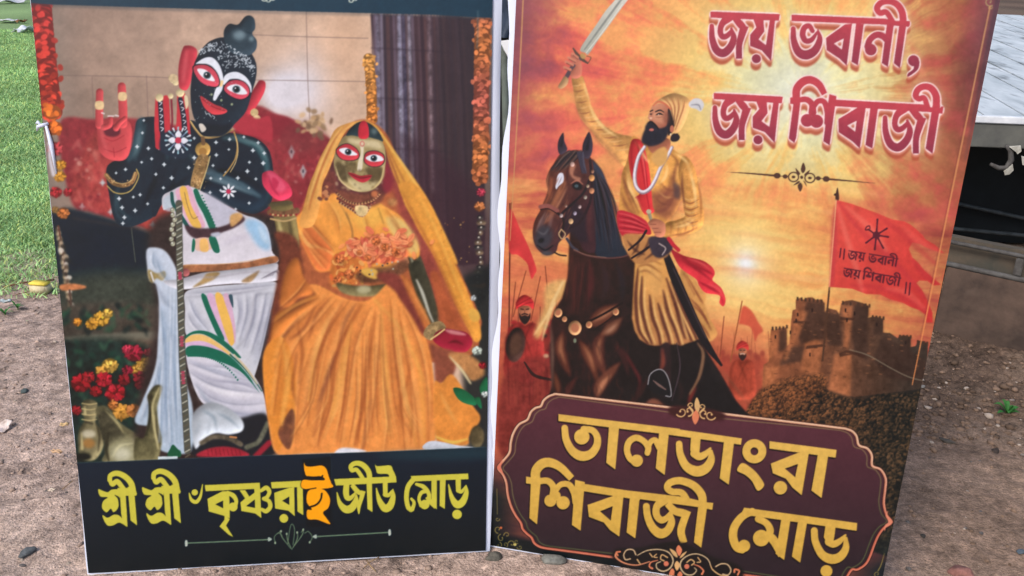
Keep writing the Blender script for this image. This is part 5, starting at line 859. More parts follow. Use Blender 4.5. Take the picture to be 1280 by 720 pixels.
    for k, q in enumerate(([(180,120),(168,300),(185,480),(240,570)],[(205,170),(200,330),(225,460),(262,570)],[(250,280),(265,400),(300,500),(315,575)],[(330,250),(360,380),(400,480),(430,575)],[(350,180),(400,320),(450,440),(500,550)],[(300,330),(330,430),(360,520),(372,572)],[(380,200),(440,340),(500,470),(530,540)],[(400,330),(430,440),(462,540)])):
        A.S_(Z(760,310,4.8,q), [2,5,4,3] if len(q) == 4 else [2,4,2], (84,46,42), soft=.9, opa=.82)
        A.S_(Z(760,310,4.8,np.array(q)+[20,0]), [1,3,3,2] if len(q) == 4 else [1,2.4,1.5], (240,196,124), soft=.8, opa=.7)
    for v in range(6): A.S_(Z(760,310,4.8,[(170+v*4,60+v*16),(240,38+v*20),(320,70+v*26)]), [1,2.6,1], (110,66,52) if v % 2 else (232,186,124), soft=.7, opa=.6)
    A.P(Z(760,310,4.8,[(225,140),(300,150),(340,230),(300,290),(250,260)]), (224,172,104), soft=3, opa=.55)
    A.S_(Z(760,310,4.8,[(345,30),(400,170),(470,330),(540,480),(600,590),(680,700)]), [8,12,12,11,9,3], (40,34,40), soft=.4); A.S_(Z(760,310,4.8,[(392,120),(470,290),(540,440),(590,540)]), 1.1, (96,84,84), soft=.4, opa=.7)
    # leg, boot and stirrup
    A.P([(826,432),(838,431),(839,470),(838,492),(826,494),(815,480),(824,462)], (56,42,44), soft=.8, noise=.2); A.S_([(828,436),(829,452),(826,462)], [2,5,2], (128,66,54), soft=1)
    A.P(Z(660,400,4.267,[(640,340),(650,290),(680,262),(715,265),(745,300),(760,350),(762,402),(735,405),(660,380)]), (38,36,40), soft=.5)
    A.S_(Z(660,400,4.267,[(640,340),(652,288),(690,262),(725,270),(752,320),(764,400),(735,402)]), 1.5, (148,146,150), opa=.9); A.S_(Z(660,400,4.267,[(668,320),(700,345),(735,368)]), [1,3,1.5], (120,96,90), soft=.4)
    A.S_([(846,428),(850,460),(840,500)], [1,2,1], (70,60,64)); A.S_([(872,428),(879,442),(874,470),(862,492)], [1.5,4,4,2], (150,112,84), soft=.9, opa=.8)
    # ---- rider: raised arm, coat, scarf
    G1 = (224,164,98)
    A.P([(715,97),(720,97),(728,95),(733,108),(739,130),(748,148),(760,160),(774,167),(792,172),(800,190),(790,212),(776,204),(765,192),(752,180),(740,164),(728,150),(721,134),(717,112)], G1, soft=.5, vol=.75, noise=.26, lab=5)
    for i in range(15):
        t = i/14; c = np.array([np.interp(t,[0,.35,1],[722,731,780]), np.interp(t,[0,.35,1],[104,138,184])]); n = np.array([6+4*t, -3+6*t*0])
        A.S_([c-n,c+[0,3],c+n+[0,4]], [.5,1.8,.5], (136,78,60) if i % 2 else (236,190,130), soft=.5, opa=.6)
    A.P([(716,108),(722,130),(735,154),(752,174),(772,196),(776,204),(762,190),(742,168),(728,150),(721,134)], (118,70,62), soft=2, opa=.6)
    torso = [(790,171),(800,174),(812,184),(826,186),(840,186),(853,195),(866,206),(871,220),(872,240),(862,262),(853,250),(846,262),(838,276),(836,300),(800,300),(780,294),(774,265),(775,245),(776,232),(778,215),(784,200)]
    A.P(torso, (226,162,86), soft=.5, vol=.35, noise=.26, lab=5)
    for q, c, o in (([(779,215),(784,240),(796,270)],(120,66,52),.7),([(776,240),(784,258),(795,272)],(120,66,52),.7),([(785,205),(788,235),(800,262)],(236,188,120),.6),([(846,204),(842,225),(848,248)],(110,62,54),.8),([(838,215),(838,232),(830,246)],(120,70,54),.6),([(842,236),(832,243),(820,246)],(150,96,66),.7),([(850,232),(838,250),(822,258)],(120,72,58),.7),([(830,200),(826,218),(820,232)],(236,196,120),.6),([(840,252),(830,262),(818,264)],(104,62,54),.8),([(858,200),(850,210),(846,225)],(226,176,110),.6)):
        A.S_(q, [1.5,4.5,1.5], c, soft=1.1, opa=o)
    A.P([(816,240),(848,232),(852,246),(840,270),(836,275),(820,268),(814,256)], (128,70,62), soft=2.5, opa=.7); A.P([(842,228),(849,232),(850,246),(843,246)], (86,72,74), soft=1.6, opa=.7)
    A.P([(853,195),(862,199),(868,210),(872,226),(876,246),(880,266),(878,282),(867,290),(850,294),(833,296),(832,279),(845,275),(856,270),(855,262),(853,248),(850,230),(848,214)], (222,158,86), soft=.5, vol=.6, noise=.28, lab=5)
    for i in range(9): A.S_([(853+i*.6,246+i*4.2),(863,250+i*4),(874-i*.2,244+i*4.6)], [.6,1.9,.6], (120,66,52) if i % 2 else (236,190,124), soft=.5, opa=.65)
    for i in range(8): A.S_([(838+i*4,277-i*.7),(839+i*4.6,284),(838+i*4.2,294-i*.6)], [.5,1.6,.5], (226,170,106) if i % 2 else (132,76,58), soft=.6, opa=.55)
    A.dots(90, (850,205,878,288), (.4,.8), [(238,200,140),(140,90,62)], soft=.2, opa=.35)
    A.P([(791,174),(801,175),(806,186),(810,202),(813,222),(816,256),(818,264),(808,268),(802,262),(797,250),(794,246),(800,240),(790,222),(786,200),(787,186)], (206,58,62), soft=.4, vol=.5)
    for q in ([(796,178),(802,205),(808,240),(812,262)],[(804,186),(808,220),(810,240)],[(790,182),(790,205),(795,225)]): A.S_(q, [1,1.8,1], (158,32,46), soft=.5, opa=.75)
    A.S_([(799,180),(805,205),(808,235)], [1,2,1], (236,100,96), soft=.5, opa=.7)
    for q, w, c, o in (([(792,174),(800,186),(806,200)],[.5,3,.5],(150,92,62),.5),([(778,222),(790,246),(800,268)],[.5,2,.5],(98,54,46),.7),([(782,212),(792,238),(803,262)],[.5,1.6,.5],(240,196,130),.6),([(822,190),(832,204),(838,220)],[.5,2.4,.5],(240,196,124),.6),([(836,190),(846,200),(850,214)],[.5,2,.5],(128,76,56),.7),([(856,200),(864,216),(868,240)],[.5,3.4,.5],(240,190,120),.6),([(872,226),(876,250),(876,274)],[.5,3,.5],(140,84,58),.6),([(853,216),(853,236),(857,262)],[.5,3.4,.5],(112,64,52),.75),([(836,294),(854,292),(872,284)],[.5,3,.5],(124,72,54),.7),([(840,281),(856,276),(868,268)],[.5,2.6,.5],(240,192,124),.6),([(824,226),(834,236),(846,238)],[.5,2.6,.5],(126,74,54),.6),([(820,236),(832,246),(842,246)],[.5,1.4,.5],(236,186,116),.6),([(818,246),(828,254),(838,256)],[.5,1.6,.5],(96,54,48),.6)):
        A.S_(q, w, c, soft=.7, opa=o)
    for q, w in (([(736,128),(744,146),(758,162),(774,172)],4),([(729,100),(733,114),(738,128)],2.6),([(800,182),(806,196),(812,204)],3),([(842,190),(854,198),(862,206)],3.4),([(862,214),(868,236),(870,260)],4),([(834,206),(832,220),(824,230)],4),([(784,222),(788,236),(796,250)],3),([(842,284),(856,281),(868,274)],3.4)): A.S_(q, [.4,w,.4] if len(q) == 3 else [.4,w,w,.4], (252,214,146), soft=.9, opa=.7)
    # waist sash
    A.P([(773,263),(790,266),(808,276),(814,292),(802,292),(790,295),(778,294),(772,280)], (190,50,62), soft=.5, noise=.1)
    for i in range(7): A.S_([(774,266+i*3.6),(790,270+i*3.2),(808,280+i*1.8)], [.8,2,.8], (132,28,44) if i % 2 else (222,90,92), soft=.5, opa=.75)
    A.P([(779,294),(800,292),(816,296),(836,300),(834,320),(800,330),(786,318)], (186,130,80), soft=.7, noise=.1)
    for q in ([(784,300),(794,312),(806,318)],[(800,296),(796,310),(790,318)],[(812,298),(806,312),(796,322)],[(822,300),(818,314),(806,324)]): A.S_(q, [1,3.4,1], (70,44,42), soft=.6, opa=.8)
    A.S_([(786,312),(800,300),(808,288)], [2.4,3,3], (48,36,42)); A.S_([(790,322),(806,312),(820,302)], [2.4,3,3], (48,36,42)); A.P([(812,296),(838,298),(840,312),(826,322),(815,316)], (64,56,66), soft=.7, noise=.2); A.S_([(824,304),(832,310),(828,318)], 1.6, (176,160,160), soft=.3)
    A.S_([(836,298),(842,306),(848,312)], 5, (196,50,62), soft=.5)
    A.S_([(811,264),(814,274),(818,280)], [5,4,3.4], (150,140,116), vol=.5); A.E(811,264,3.2,2.8,(190,180,150),soft=.3)
    A.P([(810,279),(816,273),(824,274),(831,279),(832,290),(828,296),(820,295),(816,288)], (196,126,98), soft=.4, vol=.5)
    for q in ([(813,280),(820,280)],[(816,285),(823,285)],[(818,290),(826,290)]): A.S_(q, 1, (110,60,52), soft=.3, opa=.7)
    # necklace
    A.S_([(806,183),(799,194),(795,208),(793.5,222),(796,234),(803,240),(812,236),(819,225),(826,209),(834,196),(840,184)], [4,4.4,4.6,4.8,5,5,4.8,4.6,4.4,4.2,4], (150,132,144), soft=.3)
    A.S_([(805.4,183),(798.4,194),(794.4,208),(793,222),(795.6,233),(803,239),(811.6,235),(818.4,224.6),(825.4,208.6),(833.4,195.6),(839.4,184)], 2.7, (232,226,236), soft=.3)
    # neck, head, beard, turban
    A.P([(810,178),(830,172),(838,176),(836,186),(824,192),(814,190)], (160,98,76), soft=.5, vol=.4); A.P([(820,188),(832,184),(834,200),(824,208),(814,198)], (216,166,100), soft=.8)
    A.P([(817,131),(812,140),(810,147),(812,150),(809,156),(813,164),(828,166),(836,160),(838,146),(836,134),(828,129)], (206,142,112), soft=.4, grad=((815,140),(835,155),(166,98,80)), lab=5)
    A.P([(836,134),(842,142),(844,152),(840,166),(835,168),(834,150)], (52,42,44), soft=.5)
    A.P([(811,152),(807,157),(806,162),(803.5,168),(802,176),(806,180.5),(815,182.5),(826,179),(833,172),(836,162),(836,152),(832,158),(824,160),(819,156),(815,152)], (48,46,56), soft=.6, noise=.2)
    A.S_([(810,154),(814,152),(820,157),(823,161)], [1.5,3,1.5], (40,36,42)); A.E(814.5,162,3,1.7,(196,110,100),soft=.4)
    A.P([(818,140),(828,139),(833,146),(830,154),(822,152),(817,147)], (226,164,130), soft=1.2, opa=.6); A.P([(830,140),(836,142),(835,154),(829,152)], (140,84,70), soft=1.2, opa=.7)
    A.S_([(813,139),(816,137.5)], 1.6, (60,44,44)); A.S_([(819.5,139.5),(825,137.5),(830,140)], [1.4,2,1], (58,42,42)); A.S_([(819.8,143.6),(824.5,141.8),(829,143.6)], [.6,2.6,.6], (44,34,38), soft=.15); A.E(823.2,143,.7,.7,(220,206,200),soft=.1); A.S_([(820,146),(824,146.6),(828,145.6)], .8, (140,84,72), soft=.3, opa=.7); A.E(814,142.5,1.6,1.2,(70,52,52),soft=.3)
    A.S_([(816.5,140),(812.5,149),(816,150.5)], [1,1.6,1], (160,96,80), soft=.5, opa=.7); A.E(813.6,147.5,1.6,1.4,(236,190,165),soft=.5)
    A.E(840,161,2.6,4.6,(186,112,90),soft=.4); A.E(838.5,168,1.3,1.6,(236,210,170)); A.P([(840,168),(846,166),(850,171),(847,176),(841,177),(838,174)], (52,44,50), soft=.5)
    tb = [(815.5,133),(818,128),(824,124),(832,119.5),(842,116),(851,118),(859,122),(863,128),(860,142),(855,155),(849,164),(843,166),(844,152),(841,142),(836,134),(829,129.5),(822,129.5)]
    A.P(tb, (222,170,112), soft=.4, vol=.6, lab=5)
    for i in range(9):
        t = i/8; A.S_([(826+t*34,123-4*np.sin(t*3)+t*6),(836+t*20,132+t*6),(841+t*4,146+t*18)], [.6,1.6,.8], (156,92,66) if i % 2 else (244,200,140), soft=.5, opa=.7)
    A.S_([(816.5,132),(823,127),(831,129.5),(838,136)], [1.6,2.4,2], (206,110,84), soft=.4)
    A.P([(861,129),(868,123),(876,124),(880,131),(876,139),(870,136),(863,134)], (214,214,220), soft=.5); A.S_([(864,131),(873,131),(876,137)], [1,2,1], (150,150,160), soft=.5)
    # ---- sword and hand
    bl = [(725.5,62),(735,46),(745,32),(757,14),(769,0),(790,-26),(812,-48),(806,-30),(788,-4),(775,13),(760,34),(748,50),(736,67.5),(732,66)]
    A.P(bl, (170,172,160), soft=.3, grad=((728,64),(790,-10),(222,222,214)), lab=5); A.S_([(731,62),(750,36),(772,6),(800,-32)], [1.6,2.4,2.6,1], (118,122,120), soft=.5, opa=.7)
    A.S_([(733,66),(752,42),(778,6)], 1, (236,238,232), soft=.3, opa=.8)
    A.S_([(717,60.5),(722,68),(728,74),(735,79)], [2,4,4.4,2], (96,74,66)); A.E(729,70,4,3,(190,150,96),rot=.8,soft=.3); A.S_([(734,70),(739,72),(736,78)], 1.2, (120,90,70))
    A.S_([(724,74),(716,84),(708,97)], [5,6,5], (92,74,82), soft=.2); A.P([(706,95),(711,99),(709,106),(702,111),(698,108),(702,101)], (184,146,106), soft=.3, vol=.5)
    A.P([(714,68),(720,71),(726,76),(728,84),(727,94),(722,98),(715,97),(714,90),(720,82),(716,78)], (196,118,98), soft=.4, vol=.4)
    for q in ([(722,72),(716,67)],[(719,76),(711,72)],[(716,81),(708,77)],[(713,87),(706,84)]): A.S_(q, [4,3.4], (206,132,108), soft=.2); A.S_(np.array(q)+[.6,2], .9, (120,66,60), soft=.3)
    # ---- divider under the title
    ink = (88,62,54); N = lambda p: Z(900, 195, 4.8, p)
    A.S_(N([(40,95),(180,103),(330,116)]), [.3,1.6,2.6], ink); A.S_(N([(640,136),(780,148),(930,162)]), [2.6,1.6,.3], ink); A.S_(N([(330,116),(405,122)]), 1, ink); A.S_(N([(570,130),(640,136)]), 1, ink)
    for x, y, r in ((342,116,3.8),(390,121,2.8),(588,132,2.8),(636,136,3.8)): q = N([(x,y)])[0]; A.E(q[0],q[1],r*1.15,r*.95,ink)
    for cx, cy in ((440,124),(538,130)):
        q = N([(cx,cy)])[0]; A.S_([q+np.array([6.2*np.cos(t),5.8*np.sin(t)]) for t in np.linspace(0,6.3,20)], 1.6, ink); A.E(q[0],q[1],2.4,1.7,ink)
    for q in ([(490,98),(484,75),(498,38),(512,72),(502,98)],[(476,160),(464,180),(480,212),(494,182),(486,160)],[(478,100),(452,70),(460,100),(474,112)],[(508,104),(538,82),(524,108),(506,116)],[(470,148),(440,172),(464,166),(478,154)],[(500,150),(518,180),(512,158),(500,146)]): A.P(N(q), ink)
    q = N([(489,126)])[0]; A.E(q[0],q[1],2,2,ink)
    # ---- title: drop edge, white outline, red letters
    L = A.layer()
    for T in (TITLE1, TITLE2):
        for f, ws, it in T: G(A, L, it, f, ws)
    def spread(M, r): return np.clip((blur(M, r*S*.62)-.16)*7, 0, 1)
    sh = np.roll(np.roll(spread(L, 1.6), int(8.4*S), 0), int(-.8*S), 1)
    halo = spread(L, 2.9)
    A.lay(blur(halo, 5*S)*.9, (246,226,190), opa=.5)
    A.lay(np.maximum(blur(sh, .8*S), np.roll(sh, -int(2*S), 0)*.9), (178,88,66), opa=.92)
    A.lay(np.clip((blur(np.roll(halo, int(2.5*S), 0), 1.)), 0, 1), (246,178,160), opa=.6)
    A.lay(halo, (250,222,222), opa=.97)
    g = np.clip(np.where(Y < 88+.03*(X-890), (Y-14-.05*(X-890))/62, (Y-115-.06*(X-890))/62), 0, 1)[..., None]
    k = L[..., None]; A.a[:] = A.a*(1-k)+k*(np.array([197,74,86])*(1-g)+np.array([144,60,80])*g)*(1+.03*A.nf[..., None]); wd = np.where(Y < np.where(X < 1100, 88, 100), 0, 2)+(X > 981); A.lab[L > .5] = (20+wd[L > .5]).astype(np.uint8)
    # ---- lower name panel with its scalloped frame
    lo = np.clip((Y-(560+.14*(X-613)))/60, 0, 1)[..., None]*np.clip(1-eL/75, 0, 1)[..., None]
    A.a[:] = A.a*(1-lo)+lo*np.array([26,38,42])
    lo = np.clip((Y-650)/60, 0, 1)[..., None]*np.clip(1-eR/90, 0, 1)[..., None]; A.a[:] = A.a*(1-lo)+lo*np.array([30,44,48])
    bot = np.clip((Y-(662+.147*(X-613)))/8, 0, 1)[..., None]; A.a[:] = A.a*(1-bot)+bot*np.array([24,34,40])
    z6 = lambda p: Z(610, 480, 3.4286, p); z7 = lambda p: Z(860, 490, 3.132, p)
    lf = z6([(290,40),(262,50),(240,68),(228,92),(205,100),(185,118),(170,150),(135,170),(112,205),(100,245),(94,290),(68,325),(45,355),(66,385),(80,420),(86,470),(100,520),(120,560),(142,592),(150,618),(168,638),(188,655),(200,678),(222,693),(250,700)])
    rt = z7([(612,140),(640,150),(658,170),(668,205),(700,218),(718,245),(720,285),(752,300),(772,335),(770,380),(765,430),(775,475),(795,505),(765,528),(742,560),(725,600),(708,645),(690,672),(660,690),(640,690),(620,720),(610,748),(580,760)])
    def frame(dx): 
        c = np.array([858,612]); a1, b1 = crom(lf[::-1], False, 4), crom(rt, False, 4); t = np.linspace(.03, .97, 14)[:, None]
        q = np.vstack([a1, a1[-1]*(1-t)+b1[0]*t, b1, b1[-1]*(1-t)+a1[0]*t])
        v = c-q; n = v/np.linalg.norm(v, axis=1)[:, None]
        return q+n*dx
    q0 = frame(0.); A.P(q0, (92,54,62), smooth=False, noise=.04, grad=((860,520),(850,690),(56,46,50)), lab=7)
    q = np.vstack([q0, q0[:1]])
    for dx, w, c, c2 in ((0,4.6,(60,34,32),(40,28,30)),(0,2.9,(214,160,130),(196,104,84)),(-.7,1.0,(240,206,176),(226,140,112)),(6.2,1.3,(128,104,80),(86,90,64))):
        q = frame(dx); q = np.vstack([q, q[:1]]); A.S_(q, w, c, grad=((860,560),(860,660),c2))
    for sx in (z6([(66,318),(58,334),(52,352),(60,372),(70,392)]), z7([(780,462),(776,480),(790,505),(772,520),(768,540)])): A.S_(sx, [.5,2.6,3,2.6,.5], (226,140,112))
    A.P(z6([(60,332),(40,355),(62,378),(54,355)]), (226,128,104)); A.P(z7([(778,486),(800,505),(772,526),(782,505)]), (226,140,112))
    L = A.layer()
    for T in (NAME1, NAME2):
        for f, ws, it in T: G(A, L, it, f, ws)
    A.lay(np.roll(np.roll(spread(L, 1.5), 2, 0), -1, 1), (34,26,30), opa=.8)
    g = np.clip((Y-510-.14*(X-690))/150, 0, 1)[..., None]; k = L[..., None]
    A.a[:] = A.a*(1-k)+k*(np.array([224,182,92])*(1-g)+np.array([212,170,78])*g)*(1+.05*A.nf[..., None]); wd = np.where(Y-516-.147*(X-700) < 58.5, 0, np.where(X < 901, 1, 2)); A.lab[L > .5] = (30+wd[L > .5]).astype(np.uint8)
    # scrolls
    def curl(x, y, r, a0, turn, w, c):
        t = np.linspace(0, 1, 16); a = a0+turn*t; q = r*(1-.75*t)
        A.S_(np.column_stack([x+q*np.cos(a), y+q*np.sin(a)]), np.linspace(w, w*.6, 16), c)
        e = (x+.25*r*np.cos(a0+turn), y+.25*r*np.sin(a0+turn)); A.E(e[0], e[1], w*.75, w*.75, c)
    gold, pk = (214,172,118), (222,132,96)
    A.P([(842,506),(900,513),(900,525),(842,520)], (70,42,42), soft=1.)
    for x, y, r, a0, tn, w in ((852,514,7,2.6,-5.5,1.7),(861,513,6.5,1.6,-5.2,1.9),(888,518,7,.5,5.5,1.7),(880,516,6.5,1.5,5.2,1.9),(864,506,4,3,4,1.4),(877,508,4,0,-4,1.4)): curl(x,y,r,a0,tn,w,gold)
    A.P([(871,496),(875,506),(872,516),(868,506)], gold); A.P([(870,512),(874,520),(869,530),(865,520)], pk); A.S_([(862,508),(866,514)], 2.4, gold); A.S_([(880,510),(875,515)], 2.4, gold)
    A.P([(770,686),(800,684),(848,676),(890,695),(925,707),(925,722),(880,730),(800,716),(768,700)], (40,34,36), soft=1.5)
    V = lambda p: Z(740, 670, 5.82, p)
    for q, w, c in (([(330,135),(400,100),(490,92),(560,115),(590,170),(570,225),(520,250),(475,230),(470,195),(500,180)],[1,1.4,1.4,1.6,1.8,1.8,1.8,1.6,1.3,1.2],(206,180,140)),([(870,225),(840,160),(770,125),(700,135),(650,175),(645,225),(680,270),(730,275),(760,245),(745,225)],[1,1.4,1.4,1.6,1.8,1.8,1.8,1.6,1.3,1.2],(206,180,140)),
       ([(320,130),(300,95),(255,95),(232,130),(245,165),(280,160)],1.6,(206,176,136)),([(180,110),(172,140),(200,170),(250,195),(330,205),(420,180)],[2,2.4,2,1.8,1.6,1.2],(214,140,104)),([(205,108),(180,112),(188,135)],2,pk),
       ([(440,230),(418,215),(430,185),(480,170)],[2.4,2,1.6,1],pk),([(800,270),(810,245),(780,215),(740,200)],[2.6,2,1.6,1],pk),([(900,215),(940,195),(985,200),(1010,240),(990,275),(950,270)],1.6,(206,176,136)),([(1060,275),(1070,245),(1040,235),(1035,255)],2.2,pk),([(860,205),(880,240),(930,275),(990,285)],[1,1.6,1.6,1.4],gold),
       ([(550,150),(510,130),(500,160),(525,175)],1.6,gold),([(690,185),(720,165),(745,185),(725,205)],1.6,gold),([(420,120),(440,145)],1.5,gold),([(330,165),(350,195)],1.6,gold),([(470,125),(450,145),(475,150)],1.3,gold),([(770,150),(790,180),(765,185)],1.4,gold)):
        A.S_(V(q), w, c)
    A.E(*V([(540,195)])[0],3.2,3.2,(214,122,96)); A.E(*V([(690,215)])[0],3.2,3.2,(214,122,96))
    for q, c in (([(630,60),(655,95),(635,140),(612,95)],pk),([(565,85),(610,110),(622,150),(590,130)],gold),([(690,105),(655,125),(638,155),(665,140)],gold),([(618,175),(640,205),(618,245),(600,205)],(224,176,120)),([(580,230),(600,250),(590,290),(560,275)],pk),([(640,250),(660,275),(640,300),(620,280)],pk)): A.P(V(q), c)
    # ---- corner filigree and border lines of the sheet
    ol = (150,132,74)
    for x, y, r, a0, tn, w in ((623,661,5,1.6,5,1.1),(627,672,5,4.5,-5,1.1),(622,648,3,0,5,.9),(634,668,4,3,5,1),(640,679,4.5,3.4,5,1.1),(650,683,3.6,3,-5,1),(624,681,4,5,5,1),(632,680,3.4,1,-5,1),(646,676,3,1,5,.9)): curl(x,y,r,a0,tn,w,ol)
    A.E(626.5,659,1.6,1.6,(206,110,70)); A.E(644,680,2,1.6,(206,190,110)); A.S_([(621.5,610),(622,642)], .8, ol, opa=.8)
    for x, y, r, a0, tn, w in ((1096,716,4,2,5,1),(1090,722,4,4,-5,1),(1236,2,6,1,6,1.5),(1229,-6,5,2,-6,1.3),(1238,10,3,3,5,1.2)): curl(x,y,r,a0,tn,w,ol if y > 100 else (170,150,108))
    A.S_([(1105,690),(1101,704),(1097,712)], [.6,1,1.2], ol)
    f = lambda s0, y: (s0, y)
    ln = [(1238.5-.2055*y, y) for y in (8,120,240,330,420,480)]; A.S_(ln, [1.9,1.9,1.7,1.6,1.4,1.0], (196,146,104), grad=((1230,60),(1160,400),(236,150,92)), opa=.9)
    ln = [(1236.2-.2055*y, y) for y in (8,120,240,330,420)]; A.S_(ln, [.7,.7,.7,.7,.5], (120,64,60), opa=.6)
    ln = [(654.5-.0455*y-.00003*y*y, y) for y in (-40,60,180,300)]; A.S_(ln, [1.6,1.6,1.4,1], (206,156,104), opa=.85)
    A.S_([(1246-.2016*y, y) for y in (-120,60,200)], [5,5,1.5], (70,58,72), opa=.5, soft=1)
    # a bruise of grain over the whole print
    A.a *= (1+.022*pnoise(X/3.5, Y/3.5, 3, rng)+.02*pnoise(X/15, Y/15, 3, rng))[..., None]
    A.a *= (1+.015*fbm(A.h, A.w, 2.2*S, 2.2*S, 2, rng))[..., None]
    A.a = np.stack([blur(A.a[..., c], .3*S) for c in range(3)], -1)
    return A
# ---------------------------------------------------------------- helpers
def lin(c): 
    c = np.asarray(c, float)/255.; return np.where(c <= .04045, c/12.92, ((c+.055)/1.055)**2.4)
def rgba(c): return tuple(float(v) for v in lin(c))+(1.,)
def ray(x, y): return FW+RT*(x-640)/F_PX-UP*(y-360)/F_PX
def on_z(x, y, z=0.):                   # where a line of sight of the survey meets a level plane
    d = ray(x, y); return EYE+d*((z-CAM_H)/d[2])
def at_depth(x, y, Y): d = ray(x, y); return EYE+d*(Y/d[1])
def mat(name, col, rough=.8, spec=.3, col2=None, scale=8., bump=0., bscale=40., metal=0., detail=6., stretch=None, lo=.35, hi=.65, col3=None, s3=30.):
    m = bpy.data.materials.new(name); m.use_nodes = True; n = m.node_tree.nodes; l = m.node_tree.links; p = n['Principled BSDF']
    p.inputs['Base Color'].default_value = rgba(col); p.inputs['Roughness'].default_value = rough; p.inputs['Specular IOR Level'].default_value = spec; p.inputs['Metallic'].default_value = metal
    tc = n.new('ShaderNodeTexCoord'); src = tc.outputs['Object']
    if stretch:
        mp = n.new('ShaderNodeMapping'); mp.inputs['Scale'].default_value = stretch; l.new(src, mp.inputs['Vector']); src = mp.outputs['Vector']
    if col2 is not None:
        t = n.new('ShaderNodeTexNoise'); t.inputs['Scale'].default_value = scale; t.inputs['Detail'].default_value = detail; t.inputs['Roughness'].default_value = .65; l.new(src, t.inputs['Vector'])
        r = n.new('ShaderNodeValToRGB'); r.color_ramp.elements[0].position = lo; r.color_ramp.elements[1].position = hi; r.color_ramp.elements[0].color = rgba(col); r.color_ramp.elements[1].color = rgba(col2)
        l.new(t.outputs['Fac'], r.inputs['Fac']); out = r.outputs['Color']
        if col3 is not None:
            t2 = n.new('ShaderNodeTexNoise'); t2.inputs['Scale'].default_value = s3; t2.inputs['Detail'].default_value = 4; l.new(src, t2.inputs['Vector'])
            r2 = n.new('ShaderNodeValToRGB'); r2.color_ramp.elements[0].position = .56; r2.color_ramp.elements[1].position = .7; l.new(t2.outputs['Fac'], r2.inputs['Fac'])
            mx = n.new('ShaderNodeMixRGB'); mx.inputs['Color2'].default_value = rgba(col3); l.new(r2.outputs['Color'], mx.inputs['Fac']); l.new(out, mx.inputs['Color1']); out = mx.outputs['Color']
        l.new(out, p.inputs['Base Color'])
    if bump:
        t = n.new('ShaderNodeTexNoise'); t.inputs['Scale'].default_value = bscale; t.inputs['Detail'].default_value = 5; l.new(src, t.inputs['Vector'])
        b = n.new('ShaderNodeBump'); b.inputs['Strength'].default_value = 1.; b.inputs['Distance'].default_value = bump; l.new(t.outputs['Fac'], b.inputs['Height']); l.new(b.outputs['Normal'], p.inputs['Normal'])
    return m
def attr_mat(name, rough, spec, attr='col', bump=0., bscale=3., coat=0.):
    m = bpy.data.materials.new(name); m.use_nodes = True; n = m.node_tree.nodes; l = m.node_tree.links; p = n['Principled BSDF']
    a = n.new('ShaderNodeAttribute'); a.attribute_name = attr; l.new(a.outputs['Color'], p.inputs['Base Color'])
    p.inputs['Roughness'].default_value = rough; p.inputs['Specular IOR Level'].default_value = spec
    if bump:
        tc = n.new('ShaderNodeTexCoord'); t = n.new('ShaderNodeTexNoise'); t.inputs['Scale'].default_value = bscale; t.inputs['Detail'].default_value = 3; l.new(tc.outputs['Object'], t.inputs['Vector'])
        b = n.new('ShaderNodeBump'); b.inputs['Distance'].default_value = bump; l.new(t.outputs['Fac'], b.inputs['Height']); l.new(b.outputs['Normal'], p.inputs['Normal'])
    return m
def link(name, me, m=None, parent=None):
    o = bpy.data.objects.new(name, me); COL.objects.link(o)
    if m is not None and not me.materials: me.materials.append(m)
    if parent is not None: o.parent = parent
    return o
def pydata(name, V, Fc, m, parent=None, smooth=False):
    me = bpy.data.meshes.new(name); me.from_pydata([tuple(map(float, v)) for v in V], [], [list(map(int, f)) for f in Fc]); me.update()
    if smooth: me.polygons.foreach_set('use_smooth', [True]*len(me.polygons))
    return link(name, me, m, parent)
def npmesh(name, V, Q, m, parent=None, col=None, smooth=True):
    """a large mesh from arrays: V (n,3), Q (k,3|4)"""
    me = bpy.data.meshes.new(name); k = Q.shape[1]
    me.vertices.add(len(V)); me.vertices.foreach_set('co', np.ascontiguousarray(V, np.float32).ravel())
    me.loops.add(Q.size); me.loops.foreach_set('vertex_index', np.ascontiguousarray(Q, np.int32).ravel())
    me.polygons.add(len(Q)); me.polygons.foreach_set('loop_start', np.arange(0, Q.size, k, dtype=np.int32))
    if smooth: me.polygons.foreach_set('use_smooth', np.ones(len(Q), bool))
    if col is not None:
        a = me.color_attributes.new('col', 'FLOAT_COLOR', 'POINT'); a.data.foreach_set('color', np.column_stack([col, np.ones(len(col))]).astype(np.float32).ravel())
    me.update(calc_edges=True); me.validate(verbose=False)
    return link(name, me, m, parent)
def empty(name, loc, label, cat, group=None, rz=0.):
    o = bpy.data.objects.new(name, None); COL.objects.link(o); o.location = loc; o.rotation_euler = (0, 0, rz); o['label'] = label; o['category'] = cat
    if group: o['group'] = group
    o.empty_display_size = .05
    return o
def tag(o, label=None, cat=None, group=None, kind=None):
    if label: o['label'] = label
    if cat: o['category'] = cat
    if group: o['group'] = group
    if kind: o['kind'] = kind
    return o
def bm_box(bm, c, s, rot=None, bev=0.):
    r = bmesh.ops.create_cube(bm, size=1.); vs_ = r['verts']
    M = Matrix.Translation(Vector(c)) @ (rot.to_4x4() if rot else Matrix.Identity(4)) @ Matrix.Diagonal((*s, 1.))
    bmesh.ops.transform(bm, matrix=M, verts=vs_)
    if bev: bmesh.ops.bevel(bm, geom=list({e for v in vs_ for e in v.link_edges}), offset=bev, segments=2, affect='EDGES')
